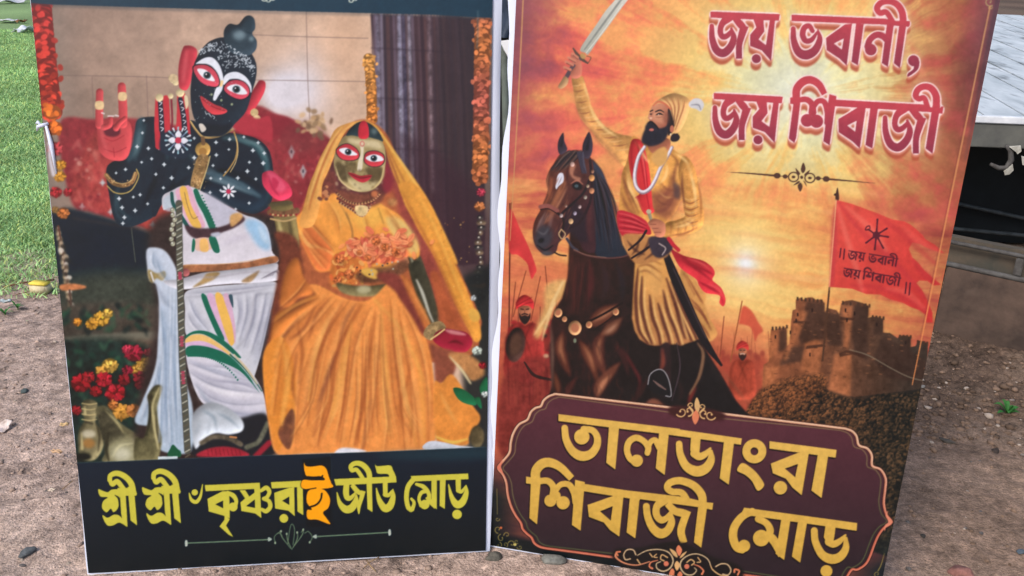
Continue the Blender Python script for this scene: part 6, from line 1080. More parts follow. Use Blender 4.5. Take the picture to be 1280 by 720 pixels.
def bm_tube(bm, pts, r, seg=10):
    pts = [Vector(p) for p in pts]; rings = []
    for i, p in enumerate(pts):
        d = (pts[min(i+1, len(pts)-1)]-pts[max(i-1, 0)]).normalized(); a = d.orthogonal().normalized() if i == 0 else (rings_a-d*rings_a.dot(d)).normalized(); rings_a = a; b = d.cross(a)
        rr = r[i] if hasattr(r, '__len__') else r
        rings.append([bm.verts.new(p+(a*math.cos(t)+b*math.sin(t))*rr) for t in [k*2*math.pi/seg for k in range(seg)]])
    for i in range(len(rings)-1):
        for k in range(seg): bm.faces.new((rings[i][k], rings[i][(k+1) % seg], rings[i+1][(k+1) % seg], rings[i+1][k]))
    bm.faces.new(rings[0][::-1]); bm.faces.new(rings[-1])
def bm_obj(name, bm, m, parent=None, smooth=False):
    bmesh.ops.recalc_face_normals(bm, faces=bm.faces[:]); me = bpy.data.meshes.new(name); bm.to_mesh(me); bm.free()
    if smooth: me.polygons.foreach_set('use_smooth', [True]*len(me.polygons))
    return link(name, me, m, parent)
rngw = np.random.default_rng(21)
# ---------------------------------------------------------------- ground: one sheet of bare soil, lawn beyond
TAB = np.random.default_rng(5).random((256, 256)).astype(np.float32)
def gnoise(x, y, octv=4, gain=.5):
    o = 0.; am = 1.; t = 0.
    for k in range(octv):
        xi = np.floor(x).astype(int); yi = np.floor(y).astype(int); fx = x-xi; fy = y-yi; fx = fx*fx*(3-2*fx); fy = fy*fy*(3-2*fy)
        a = (xi+13*k) & 255; a1 = (a+1) & 255; b = (yi+31*k) & 255; b1 = (b+1) & 255
        o = o+am*((TAB[b, a]*(1-fx)+TAB[b, a1]*fx)*(1-fy)+(TAB[b1, a]*(1-fx)+TAB[b1, a1]*fx)*fy); t += am; am *= gain; x = x*2.; y = y*2.
    return o/t-.5
def grass_line(x, y): return y-3.78-np.maximum(0, x+1.5)*2.4+.5*gnoise(x*2.2, y*2.2, 4)*1.6
def gz(x, y):
    x = np.asarray(x, float); y = np.asarray(y, float); near = np.clip(1.6-np.abs(y-3)/14, 0, 1)
    rough = .8+1.5*np.clip((x-.9)/1.0, 0, 1)*np.clip((y-2.3)/.8, 0, 1)
    z = near*(.022*gnoise(x*2.1, y*2.1, 3)+rough*(.010*gnoise(x*9, y*9, 3, .6)+(.014*gnoise(x*30, y*30, 3, .7)+.007*gnoise(x*75, y*75, 2, .6))))
    bank = .03*np.exp(-(((x-1.95)*.6+(y-3.3)*.8)/.22)**2)*np.clip(x, 0, 1)      # loose earth banked against the low wall
    return z+bank-.008
def axis(lo, hi, a, b, d, g=1.16):
    c = list(np.arange(a, b, d)); s = d; v = b
    while v < hi: c.append(v); s *= g; v += s
    c.append(hi); s = d; v = a-d
    while v > lo: c.insert(0, v); s *= g; v -= s
    c.insert(0, lo); return np.array(c)
gx, gy = axis(-700, 700, -2.6, 2.5, .0095), axis(-60, 1500, 1.5, 4.4, .0095)
GX, GY = np.meshgrid(gx, gy); GZ = gz(GX, GY); nx, ny = len(gx), len(gy)
ii = np.arange(nx*ny).reshape(ny, nx); Q = np.stack([ii[:-1, :-1], ii[:-1, 1:], ii[1:, 1:], ii[1:, :-1]], -1).reshape(-1, 4)
lawn = np.clip(grass_line(GX, GY)/.5+.15+1.6*gnoise(GX*6, GY*6, 3), 0, 1)[..., None]; nn = gnoise(GX*1.7, GY*1.7, 4)[..., None]; n2 = gnoise(GX*21, GY*21, 4, .7)[..., None]; n3 = gnoise(GX*70, GY*70, 2)[..., None]
soil = 1.12*lin((164,143,131))*(1+.5*nn+1.3*n2+.9*n3)*1.0
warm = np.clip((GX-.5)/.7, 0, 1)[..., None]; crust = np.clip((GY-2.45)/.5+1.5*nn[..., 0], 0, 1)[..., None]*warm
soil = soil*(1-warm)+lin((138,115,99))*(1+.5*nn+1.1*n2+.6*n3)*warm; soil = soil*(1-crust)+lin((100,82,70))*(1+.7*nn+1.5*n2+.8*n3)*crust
dry = np.clip(nn*4-.3, 0, 1); soil = soil*(1-.25*dry)+lin((190,168,146))*.25*dry
turf = lin((130,156,106))*(1+.6*nn+.7*n2)
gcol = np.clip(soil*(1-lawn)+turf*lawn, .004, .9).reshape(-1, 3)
GM = attr_mat('soil_and_lawn', .95, .15, bump=.006, bscale=150.)
_n = GM.node_tree.nodes; _l = GM.node_tree.links; _tc = _n.new('ShaderNodeTexCoord'); _src = [x for x in _n if x.bl_idname == 'ShaderNodeAttribute'][0].outputs['Color']
for _s, _a, _b in ((85., .74, 1.22), (330., .66, 1.3)):      # grain of the earth
    _t = _n.new('ShaderNodeTexNoise'); _t.inputs['Scale'].default_value = _s; _t.inputs['Detail'].default_value = 4; _l.new(_tc.outputs['Object'], _t.inputs['Vector'])
    _r = _n.new('ShaderNodeMapRange'); _r.inputs['From Min'].default_value = .32; _r.inputs['From Max'].default_value = .68; _r.inputs['To Min'].default_value = _a; _r.inputs['To Max'].default_value = _b; _l.new(_t.outputs['Fac'], _r.inputs['Value'])
    _m = _n.new('ShaderNodeVectorMath'); _m.operation = 'SCALE'; _l.new(_src, _m.inputs[0]); _l.new(_r.outputs['Result'], _m.inputs['Scale']); _src = _m.outputs['Vector']
_l.new(_src, _n['Principled BSDF'].inputs['Base Color'])
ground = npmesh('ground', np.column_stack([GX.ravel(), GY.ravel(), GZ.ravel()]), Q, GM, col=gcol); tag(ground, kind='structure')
del GX, GY, GZ
def put_xy(px, py): p = on_z(px, py); return p[0], p[1], float(gz(p[0], p[1]))
# grass blades, one mass
N = 240000; bx = rngw.uniform(-1, 1, N); by = 3.3+rngw.random(N)**1.7*13
bx = -by*.555+bx*(.28+.1*by*.5)*1.2-.1
keep = (grass_line(bx, by) > rngw.uniform(-.35, .6, N)+.8*gnoise(bx*5, by*5, 3)) & (rngw.random(N) < np.clip(.75+2*gnoise(bx*3, by*3, 3), .15, 1)); bx, by = bx[keep], by[keep]; n = len(bx)
ang = rngw.uniform(0, 6.283, n); hgt = rngw.uniform(.008, .028, n)*(1+.03*by); wd = rngw.uniform(.0014, .0032, n)*(1+.08*by); ln = rngw.uniform(.01, .045, n); la = rngw.uniform(0, 6.283, n)
bz = gz(bx, by)-.002; c, s = np.cos(ang)*wd, np.sin(ang)*wd; lx, ly = np.cos(la)*ln, np.sin(la)*ln
V = np.empty((n, 5, 3)); V[:, 0] = np.stack([bx-c, by-s, bz], 1); V[:, 1] = np.stack([bx+c, by+s, bz], 1); V[:, 2] = np.stack([bx+c*.7+lx*.4, by+s*.7+ly*.4, bz+hgt*.6], 1); V[:, 3] = np.stack([bx-c*.7+lx*.4, by-s*.7+ly*.4, bz+hgt*.6], 1); V[:, 4] = np.stack([bx+lx, by+ly, bz+hgt], 1)
b0 = np.arange(n)[:, None]*5; F3 = np.concatenate([b0+[0, 1, 2], b0+[0, 2, 3], b0+[3, 2, 4]]); gc = lin((146,184,122))*rngw.uniform(.6, 1.3, (n, 1))*(.98+.9*np.clip(gnoise(bx*1.3, by*1.3, 3)[:, None]+.25, 0, .6))*np.where(rngw.random((n, 1)) < .2, [[1.5, 1.1, .9]], [[1., 1., 1.]])
grass = npmesh('grass', V.reshape(-1, 3), F3, attr_mat('grass_blades', .6, .3), col=np.repeat(gc, 5, 0), smooth=False); tag(grass, kind='stuff', label='short green lawn grass beyond the bare soil', cat='grass')
# loose crumbs of soil and grit, one mass
base = bmesh.new(); bmesh.ops.create_icosphere(base, subdivisions=1, radius=1.); bv = np.array([v.co[:] for v in base.verts]); bf = np.array([[v.index for v in f.verts] for f in base.faces]); base.free()
N = 46000; cx_ = rngw.uniform(-2.5, 2.4, N); cy_ = rngw.uniform(1.55, 4.3, N)
dens = np.where(cx_ > .9, .25+.75*np.clip((cy_-2.4)/.7, 0, 1), .55)*np.clip(.5+3*gnoise(cx_*3, cy_*3, 3), .1, 1); k = (rngw.random(N) < dens) & (grass_line(cx_, cy_) < .15); cx_, cy_ = cx_[k], cy_[k]; n = len(cx_)
sz = .0013+.0062*rngw.random(n)**4.5; sz *= np.where((cx_ > .9) & (cy_ > 2.5), 1.7, 1.)
clod = (cx_ > .95) & (cy_ > 2.5) & (rngw.random(n) < .035); sz = np.where(clod, rngw.uniform(.007, .017, n), sz)
P_ = bv[None]*(1+.35*(rngw.random((n, len(bv), 1))-.5)*2)*sz[:, None, None]*np.stack([rngw.uniform(.7, 1.5, n), rngw.uniform(.7, 1.5, n), rngw.uniform(.4, .9, n)], 1)[:, None]
P_ = P_+np.stack([cx_, cy_, gz(cx_, cy_)+sz*.25], 1)[:, None]
right = np.clip((cx_-.5)/.7, 0, 1)[:, None]; tone = (1.1*lin((161,140,127))*(1-right)+lin((126,104,88))*right)*rngw.uniform(.5, 1.25, (n, 1)); tone = np.where(rngw.random((n, 1)) < .05, lin((176,160,146))*np.ones((n, 1)), tone)
grit = npmesh('grit', P_.reshape(-1, 3), (bf[None]+np.arange(n)[:, None, None]*len(bv)).reshape(-1, 3), attr_mat('grit', .95, .15), col=np.repeat(tone, len(bv), 0), smooth=False); tag(grit, kind='stuff', label='loose crumbs of earth and grit on the bare soil', cat='grit')

# ---------------------------------------------------------------- the two posters
FLEX = attr_mat('printed_flex', .34, .34, bump=.003, bscale=4.5)
WHITE = mat('white_flex', (216,224,244), .45, .3, bump=.0006, bscale=30.)
TIMBER = mat('raw_timber', (150,116,82), .8, .25, (118,88,60), 6., .001, 60., stretch=(1, 1, .15))
class Board:
    def __init__(s, name, label, group, x, y, yaw, lean, W, H):
        s.root = empty(name, (x, y, 0.), label, 'poster', group)
        s.o = np.array([x, y, 0.]); s.a = np.array([math.cos(yaw), math.sin(yaw), 0.]); n = np.array([-math.sin(yaw), math.cos(yaw), 0.])
        s.v = np.array([0, 0, 1.])*math.cos(lean)+n*math.sin(lean); s.n = np.cross(s.a, s.v)       # n points towards the viewer? fixed below
        if s.n @ np.array([0, -1., 0]) < 0: s.n = -s.n
        s.W, s.H = W, H; s.loc = np.array([x, y, 0.])
    def p(s, u, v, d=0.): return s.o-s.loc+np.multiply.outer(u, s.a)+np.multiply.outer(v, s.v)+np.multiply.outer(d, s.n)
    def units(s, u, v):                 # drawing units of the print at board position (u, v)
        X = s.o+np.multiply.outer(u, s.a)+np.multiply.outer(v, s.v)-EYE; z = X@FW
        return 640+F_PX*(X@RT)/z, 360-F_PX*(X@UP)/z
    def buckle(s, u, v, k): return .0042*(gnoise(u*2.3+k, v*1.6+k, 3)+.2)+.0014*gnoise(u*13+k, v*2.4+k, 2)*(.4+2*np.abs(u/.98-.5))
    def sheet(s, art, nu, nv, parts, seed, ink=1.05):
        u = np.linspace(0, s.W, nu); v = np.linspace(0, s.H, nv); U, V = np.meshgrid(u, v); px, py = s.units(U, V)
        fx = np.clip((px-art.x0)*art.S-.5, 0, art.w-1.01); fy = np.clip((py-art.y0)*art.S-.5, 0, art.h-1.01); xi = fx.astype(int); yi = fy.astype(int); tx = (fx-xi)[..., None]; ty = (fy-yi)[..., None]; A = art.a
        C = (A[yi, xi]*(1-tx)+A[yi, xi+1]*tx)*(1-ty)+(A[yi+1, xi]*(1-tx)+A[yi+1, xi+1]*tx)*ty
        lab = art.lab[np.rint(fy).astype(int), np.rint(fx).astype(int)]
        P3 = s.p(U, V, .0035+s.buckle(U, V, seed)); C = lin(np.clip(C, 0, 255))*PRINT_K*ink; C = np.clip(np.maximum(C-np.array([.012, .010, .009]), C*np.array([.45, .5, .5])), .002, .95)
        q = np.arange(nu*nv).reshape(nv, nu); Q = np.stack([q[:-1, :-1], q[:-1, 1:], q[1:, 1:], q[1:, :-1]], -1).reshape(-1, 4); ql = lab[:-1, :-1].ravel(); P3 = P3.reshape(-1, 3); C = C.reshape(-1, 3)
        made = {}
        for name, labs, par, lbl in parts:
            f = Q[np.isin(ql, labs)]
            if not len(f): continue
            idx, inv = np.unique(f, return_inverse=True); o = npmesh(name, P3[idx], inv.reshape(f.shape), FLEX, made.get(par, s.root), col=C[idx]); made[name] = o
            if lbl: o['label'] = lbl
        return made
    def frame(s, seed):
        t, d = .032, .026
        for (u0, v0, u1, v1) in ((0, 0, s.W, t), (0, s.H-t, s.W, s.H), (0, t+.001, t, s.H-t-.001), (s.W-t, t+.001, s.W, s.H-t-.001), (t+.001, s.H*.5-t/2, s.W-t-.001, s.H*.5+t/2)):
            c = [s.p(u, v, e) for e in (-.004, -.004-d) for u, v in ((u0, v0), (u1, v0), (u1, v1), (u0, v1))]
            pydata('frame_batten', c, [(0,1,2,3),(7,6,5,4),(0,4,5,1),(1,5,6,2),(2,6,7,3),(3,7,4,0)], TIMBER, s.root)
        for u in (.14, s.W-.14):          # prop sticks that hold the board up from behind
            a = s.p(u, s.H*.78, -.034); foot = np.array([a[0], a[1]+.42, 0.]); foot[2] = gz(foot[0]+s.loc[0], foot[1]+s.loc[1])-.004
            bm = bmesh.new(); bm_tube(bm, [a, (a+foot)/2, foot], .013, 8); bm_obj('prop_stick', bm, TIMBER, s.root, True)
    def hem(s, rows):
        """white unprinted edge: rows of (v, left overhang, right overhang, right curl back)"""
        vv = np.linspace(-.006, s.H+.006, 60); L = np.interp(vv, [r[0] for r in rows], [r[1] for r in rows]); Rr = np.interp(vv, [r[0] for r in rows], [r[2] for r in rows]); K = np.interp(vv, [r[0] for r in rows], [r[3] for r in rows])
        st = [(-1, 0), (0, 0), (.0, .5), (.0, 1), (.5, 1), (1., 1)]; Vt = []; 
        for i, v in enumerate(vv):
            w = .003*math.sin(v*9)+.002*math.sin(v*23+1)
            us = [-L[i]*(1+.35*math.sin(v*14+1)+.2*math.sin(v*37)), .0, s.W*.5, s.W, s.W+Rr[i]*.5, s.W+Rr[i]]; ds = [-.0008, -.0006, -.0006, -.0006, .0022*math.sin(v*7)-K[i]*.2, -K[i]+w*.6]
            Vt += [s.p(u, v, d) for u, d in zip(us, ds)]
        Fc = [(i*6+j, i*6+j+1, i*6+j+7, i*6+j+6) for i in range(len(vv)-1) for j in range(5)]
        pydata('white_margin', Vt, Fc, WHITE, s.root, True)
A_ = Board('poster', 'poster of two garlanded idols with a dark captioned strip, standing left of the other poster', 'posters standing on the soil', -1.020, 1.759, R(8.8), R(7.6), .989, 1.48)
B_ = Board('poster', 'poster of a sword raising horse rider under red lettering, standing right of the other poster', 'posters standing on the soil', -.030, 1.932, R(-11.1), R(3.3), .974, 1.48)
art = paint_idol_print()
A_.sheet(art, 660, 960, [('printed_picture', [0], None, None), ('printed_dark_idol', [2], None, None), ('printed_veiled_idol', [5], None, None), ('caption_strip', [7], None, 'dark strip with yellow writing'), *[('caption_word', [20+k], 'caption_strip', None) for k in range(5)], ('pasted_letter', [9], 'caption_strip', 'orange letter on a darker patch')], 3.)
art = paint_rider_print()
B_.sheet(art, 740, 960, [('printed_picture', [0], None, None), ('printed_horse', [2], None, None), ('printed_rider', [5], None, None), ('printed_fort', [3], None, None), ('printed_banner', [4], None, None), *[('title_word', [20+k], None, None) for k in range(4)], ('name_panel', [7], None, 'maroon panel with scalloped edge'), *[('name_word', [30+k], 'name_panel', None) for k in range(3)]], 9., .94)
del art
A_.hem([(0, .003, .012, .004), (.35, .0025, .021, .006), (.8, .002, .026, .008), (1.1, .002, .022, .006), (1.48, .002, .023, .004)])
B_.hem([(0, .012, .0, .0), (.4, .014, .0, .0), (.9, .015, .0, .0), (1.48, .013, .0, .0)])
A_.frame(1); B_.frame(2)
# a scrap of white tape tied round the left edge of the idol poster
q = Board.p(A_, .0, 1.085, .008)
bm = bmesh.new(); bm_tube(bm, [A_.p(.012, 1.095, .006), A_.p(-.003, 1.09, .009), A_.p(-.011, 1.088, .004), A_.p(-.015, 1.078, .0)], [.003, .004, .0035, .0012], 8); bm_tube(bm, [A_.p(.007, 1.09, .007), A_.p(.014, 1.05, .007), A_.p(.018, .985, .006)], [.003, .005, .002], 8); bm_tube(bm, [A_.p(-.002, 1.09, .009), A_.p(-.009, 1.098, .008), A_.p(-.014, 1.094, .003)], [.002, .0035, .002], 8)
bm_obj('tape_knot', bm, WHITE, A_.root, True)

# ---------------------------------------------------------------- low wall of stained panels with two rails, right
wl, wr = on_z(1168.7, 416), on_z(1277.5, 444); wd_ = (wr-wl)/np.linalg.norm(wr-wl); wn = np.array([-wd_[1], wd_[0], 0.]); wn = wn if wn[1] > 0 else -wn
yaw_w = math.atan2(wd_[1], wd_[0]); root = empty('low_wall', tuple(wl), 'low brown stained wall with two rails, below the flat trailer bed', 'wall', rz=yaw_w)
STAIN = mat('stained_panel', (100,82,72), .85, .25, (66,55,50), 5., .003, 26., col3=(118,100,88), s3=3.)
def wall_local(t, d, z): return (t, d, z)
for i in range(6):
    bm = bmesh.new(); bm_box(bm, (-1.45+i*.5+.18, .05, .145), (.484, .09, .33), bev=.006); bm_obj('wall_panel', bm, STAIN, root)
bm = bmesh.new(); bm_box(bm, (.0, .075, .36), (3.2, .05, .13)); bm_obj('upper_board', bm, mat('dark_board', (96,84,72), .85, .25, (60,64,60), 4., .002, 30.), root)
PIPE = mat('dull_steel', (92,90,88), .75, .25, (66,62,60), 20.)
for z, r in ((.315, .012), (.412, .009)):
    bm = bmesh.new(); bm_tube(bm, [(-1.6, .012, z), (0, .012, z), (1.7, .012, z-.004)], r, 10); bm_obj('rail', bm, PIPE, root, True)
for t in (-1.1, .25, 1.3):
    bm = bmesh.new(); bm_box(bm, (t, .012, .365), (.03, .02, .075), bev=.004); bm_obj('rail_bracket', bm, PIPE, root)
# ---------------------------------------------------------------- flat trailer bed behind
TY = 4.25; f0 = at_depth(1217, 150, TY); f1 = at_depth(1280, 150, TY); zf_ = (f0[2]+f1[2])/2; zb = 1.45-.0312*9.2; roll_t = 0.
tr = empty('flat_trailer', (2.3, TY, 0), 'flat trailer bed of pale weathered planks with a white front edge', 'trailer')
PLANK = mat('weathered_plank', (208,214,218), .5, .45, (170,178,182), 3., .002, 20., stretch=(2, .8, 1), col3=(126,130,132), s3=5.)
L_ = 9.2-TY; tilt = math.atan2(zb-zf_, L_); T = lambda x, y, z: (x, y*math.cos(tilt)-z*math.sin(tilt), zf_+y*math.sin(tilt)+z*math.cos(tilt))
ang_p = R(13); x0 = -1.6; rr = random.Random(3)
while x0 < 3.2:
    wq = rr.uniform(.15, .24); gap = rr.choice((.012, .018, .028)); dz = rr.uniform(-.003, .003); V = []
    sh = math.tan(ang_p)
    for zz in (0, -.03):
        for (a, b) in ((x0, .035), (x0+wq-gap, .035), (x0+wq-gap, L_), (x0, L_)):
            V.append(T(a+sh*(b)*.62, b, zz+dz))
    pydata('plank', V, [(0,1,2,3),(7,6,5,4),(0,4,5,1),(1,5,6,2),(2,6,7,3),(3,7,4,0)], PLANK, tr); x0 += wq
WPAINT = mat('white_painted_steel', (236,238,242), .4, .4, (206,210,216), 7.); GREENGREY = mat('greygreen_beam', (104,104,98), .7, .3, (84,84,82), 6., .002, 30.); BLACK = mat('shade_black_steel', (24,30,34), .7, .3, (14,18,22), 5.)  # the near-black steel puts the shade below the deck into colour
bm = bmesh.new(); bm_box(bm, (.8, .015, zf_+.0), (5.2, .04, .034), bev=.004); bm_obj('edge_strip', bm, WPAINT, tr)
bm = bmesh.new(); bm_box(bm, (.8, .03, zf_-.078), (5.2, .05, .115), bev=.004); bm_obj('front_beam', bm, GREENGREY, tr)
bm = bmesh.new(); bm_box(bm, (.8, 2.4, zf_-.09), (5.0, 4.4, .05)); bm_obj('underframe', bm, BLACK, tr)
bm = bmesh.new(); bm_box(bm, (.8, .75, .36), (5.0, .06, .70), bev=.01); bm_obj('shade_backing', bm, BLACK, tr)  # added panel: stops light from behind so the space under the deck stays black
for xx in (-.9, .9, 2.6):
    bm = bmesh.new(); bm_box(bm, (xx, 1.3, .36), (.12, .9, .72)); bm_obj('support_leg', bm, BLACK, tr)
for q_ in (((1190,253),(1300,277)),((1205,287),(1300,296))):
    P_ = [at_depth(x, y, TY+.64)-np.array([2.3, TY, 0]) for x, y in q_]; P_ = [P_[0]-(P_[1]-P_[0])*3, P_[0], P_[1], P_[1]+(P_[1]-P_[0])*3]
    bm = bmesh.new(); bm_tube(bm, P_, .012, 8); bm_obj('chassis_bar', bm, mat('greasy_steel', (74,80,84), .6, .35, (48,54,58), 14.), tr, True)
hk = at_depth(1262, 190, TY-.03)-np.array([2.3, TY, 0]); HK = [at_depth(x, y, TY-.05)-np.array([2.3, TY, 0]) for x, y in ((1238,205),(1248,210),(1258,210),(1264,200),(1263,188),(1258,182))]
bm = bmesh.new(); bm_tube(bm, HK, [.008,.012,.014,.014,.012,.009], 10); bm_obj('rope_hook', bm, PIPE, tr, True)
RAG = mat('pale_rag', (196,194,184), .9, .1, (150,146,136), 20.)
for pts in ([(1262,184),(1276,183),(1277,189),(1272,193),(1270,190)],[(1255,215),(1262,209),(1266,206),(1267,213),(1262,218),(1256,219)],[(1277,196),(1283,198),(1283,208),(1278,206)]):
    P0 = [at_depth(x, y, TY-.07)-np.array([2.3, TY, 0]) for x, y in pts]; P1 = [p+np.array([.004, .012, .003]) for p in P0]; n_ = len(P0)
    pydata('torn_rag', P0+P1, [tuple(range(n_)), tuple(range(2*n_-1, n_-1, -1))]+[(i, (i+1) % n_, n_+(i+1) % n_, n_+i) for i in range(n_)], RAG, tr)
# ---------------------------------------------------------------- what shows in the slit between the posters
def drape(name, m, x0, x1, z0, z1, Y, amp, k, label, cat):
    nu, nv = 30, 24; V = []; 
    for j in range(nv):
        for i in range(nu):
            s_, t = i/(nu-1), j/(nv-1); V.append((x0+(x1-x0)*s_+.01*math.sin(9*t+s_*3), Y+amp*math.sin(s_*k+t*1.5)*(.4+t)+.02*math.sin(s_*k*2.3), z1+(z0-z1)*t))
    for j in range(nv):
        for i in range(nu): x, y, z = V[j*nu+i]; V.append((x, y+.012, z))
    o_ = nu*nv; F_ = [(j*nu+i, j*nu+i+1, (j+1)*nu+i+1, (j+1)*nu+i) for j in range(nv-1) for i in range(nu-1)]; F_ += [tuple(o_+a for a in f[::-1]) for f in F_]
    o = pydata(name, V, F_, m, None, True); return tag(o, label, cat)
TARP = mat('navy_tarpaulin', (52,64,84), .6, .35, (34,44,58), 9., .004, 40.); SLITDARK = mat('slit_darkening_sheet', (44,44,44), .6, .35, (26,28,28), 9., .004, 40.)
g0 = at_depth(632, 46, 3.3); g1 = at_depth(632, 330, 3.3)
drape('tarpaulin', TARP, -.28, .22, g0[2], 1.44, 3.3, .03, 22, 'navy blue cloth hanging high in the slit between the posters', 'tarpaulin')
drape('tarpaulin', SLITDARK, -.34, .26, .0, g0[2]+.12, 3.42, .035, 18, 'black sheet added behind the post to darken the slit between the posters', 'tarpaulin')  # extra sheet hung here only to keep the slit dark
pa, pb = at_depth(630, 60, 3.25), at_depth(634, 190, 3.2); pd = (pb-pa); bm = bmesh.new(); bm_tube(bm, [pa-pd*.05, pa+pd*.5, pa+pd*1.05, pa+pd*(pa[2]/(pa[2]-pb[2]))], [.013,.014,.015,.016], 10)
tag(bm_obj('post', bm, mat('greygreen_post', (104,112,104), .8, .2, (76,80,74), 12., .001, 50.), None, True), 'thin grey green post in the slit between the posters', 'post')
sk = [at_depth(x, y, 3.16) for x, y in ((625,51),(642,49),(641,70),(636,72),(630,62))]; sk2 = [p+np.array([0, .05, -.01]) for p in sk]; 
o = pydata('plastic_bag', sk+sk2, [tuple(range(5)), tuple(range(9, 4, -1))]+[(i, (i+1) % 5, 5+(i+1) % 5, 5+i) for i in range(5)], mat('white_plastic', (236,236,236), .5, .4), None); tag(o, 'white plastic bag caught on the post between the posters', 'bag')
sub = o.modifiers.new('soft', 'SUBSURF'); sub.levels = 2; sub.render_levels = 2; [e for e in o.data.edges]
# ---------------------------------------------------------------- stones, litter and a sprout on the soil
def rock(name, px, py, r, col, label, cat='stone', flat=.6, seed=0, group=None, el=1., xyz=None):
    rg = np.random.default_rng(seed+91); bm = bmesh.new(); bmesh.ops.create_icosphere(bm, subdivisions=3, radius=1.)
    ax = rg.normal(size=(6, 3)); am = rg.uniform(.06, .2, 6); cut = rg.normal(size=(5, 3)); cut /= np.linalg.norm(cut, axis=1)[:, None]
    for v in bm.verts:
        c = np.array(v.co[:]); k = 1+sum(a*math.sin(3*(c@x_)) for a, x_ in zip(am, ax))*.5
        c = c*k
        for t in cut:
            d = c@t
            if d > .72: c = c-t*(d-.72)*.85
        v.co = Vector(c*np.array([r*el, r, r*flat]))
    x, y, z = put_xy(px, py) if xyz is None else xyz
    o = bm_obj(name, bm, mat(name+'_skin', col, .9, .2, tuple(int(v*.72) for v in col), 60., .0012, 220.), None, True); o.location = (x, y, z+r*flat*.35); o.rotation_euler = (0, 0, rg.uniform(0, 6.28)); tag(o, label, cat, group); return o
rock('stone', 694, 699, .022, (132,132,126), 'grey stone under the bottom edge of the rider poster', seed=1, el=1.5)
rock('stone', 619, 694, .018, (104,100,92), 'dark lump of earth where the two posters meet', seed=2, el=1.3)
rock('stone', 30, 487, .013, (96,108,106), 'bluish grey pebble, highest pebble left of the idol poster', seed=3, el=1.4)
rock('stone', 33, 690, .015, (104,108,110), 'grey pebble in the lower left corner', seed=4, el=1.6)
rock('stone', 1184, 547, .014, (96,90,82), 'flat dark stone right of the rider poster, below the low wall', seed=5, el=1.9, flat=.4)
rock('stone', 1244, 562, .013, (76,66,60), 'small dark stone near the right edge, below the green sprout', seed=6, el=1.5)
rock('stone', 1154, 668, .008, (70,66,62), 'tiny dark stone close to the lower right of the rider poster', seed=7)
rock('stone', 1276, 690, .012, (92,104,116), 'bluish stone at the lower right edge of the picture', seed=8)
rock('brick_piece', 1203, 716, .034, (150,106,98), 'reddish brick fragment at the bottom right', 'brick', seed=9, el=.8, flat=.5)
rock('stone', 1153, 483, .011, (150,146,140), 'pale pebble beside the right edge of the rider poster', seed=10)
for i in range(34):
    px, py = (random.uniform(0, 95), random.uniform(400, 715)) if i < 20 else (random.uniform(1125, 1280), random.uniform(470, 715))
    rock('pebble', px, py, random.uniform(.003, .0075), random.choice(((150,136,126),(120,112,106),(176,160,146),(104,98,96))), 'tiny pebble scattered on the bare soil', 'pebble', seed=20+i, el=random.uniform(1, 1.6), group='tiny pebbles on the soil')
# white broken shell piece: a bent thin dish with a brown edge
x, y, z = put_xy(4, 534); V = []; F_ = []; nr, ns = 6, 22
for j in range(nr):
    for i in range(ns):
        t = i*2*math.pi/ns; q_ = (j/(nr-1))*(.024+.004*math.sin(3*t)+.003*math.sin(7*t)); V.append((q_*math.cos(t)*1.1, q_*math.sin(t), .006+.010*(j/(nr-1))**2+.004*math.sin(2*t)*(j/(nr-1))))
F_ = [(j*ns+i, j*ns+(i+1) % ns, (j+1)*ns+(i+1) % ns, (j+1)*ns+i) for j in range(nr-1) for i in range(ns)]
o = pydata('paper_scrap', V, F_, mat('dirty_white_paper', (226,214,210), .7, .2, (170,150,140), 40.), None, True); o.location = (x, y, z); so = o.modifiers.new('thick', 'SOLIDIFY'); so.thickness = .002; o.rotation_euler = (R(18), R(-8), .5); tag(o, 'crumpled round white paper scrap on the soil at the left edge', 'paper scrap')
# yellow-and-white block of foam on the edge of the lawn
x, y, z = put_xy(51, 364); fr = empty('foam_block', (x, y, z), 'pale block with a yellow top at the edge of the lawn', 'foam block', rz=-.1)
bm = bmesh.new(); bm_box(bm, (0, 0, .022), (.08, .05, .044), bev=.006); bm_obj('foam_body', bm, mat('cream_foam', (216,204,170), .9, .1, (190,176,140), 30., .001, 120.), fr, True)
bm = bmesh.new(); bm_box(bm, (0, .0, .0495), (.078, .048, .011), bev=.003); bm_obj('yellow_layer', bm, mat('yellow_foam', (232,214,96), .9, .1, (214,190,84), 40.), fr, True)
def scrap(px, py, wd, ht, col, label, seed, lift=.02, cat='plastic scrap'):
    rg = random.Random(seed); x, y, z = put_xy(px, py); n_ = 9; V = []
    for j in range(n_):
        for i in range(n_):
            u, v = i/(n_-1)-.5, j/(n_-1)-.5; k = 1-.25*abs(math.sin(5*math.atan2(v, u+1e-6)+seed)); V.append((u*wd*k, v*ht*k, lift*(.6+math.sin(u*9+seed)*.4+math.cos(v*8+seed*2)*.4)))
    o = pydata('plastic_scrap', V, [(j*n_+i, j*n_+i+1, (j+1)*n_+i+1, (j+1)*n_+i) for j in range(n_-1) for i in range(n_-1)], mat('litter', col, .5, .4, tuple(int(c_*.85) for c_ in col), 12.), None, True); o.location = (x, y, z+.03); so = o.modifiers.new('thick', 'SOLIDIFY'); so.thickness = .004; o.rotation_euler = (0, 0, rg.uniform(-.4, .4)); return tag(o, label, cat)
scrap(13, 4, .34, 1.2, (236,236,240), 'white scrap far out on the lawn, farthest of the litter', 1, .10)
scrap(11, 28, .36, .5, (222,226,226), 'thin white scrap on the lawn at the left edge', 2, .03)
scrap(31, 41, .26, .45, (240,244,250), 'bright white scrap on the lawn beside the top of the idol poster', 3, .08)
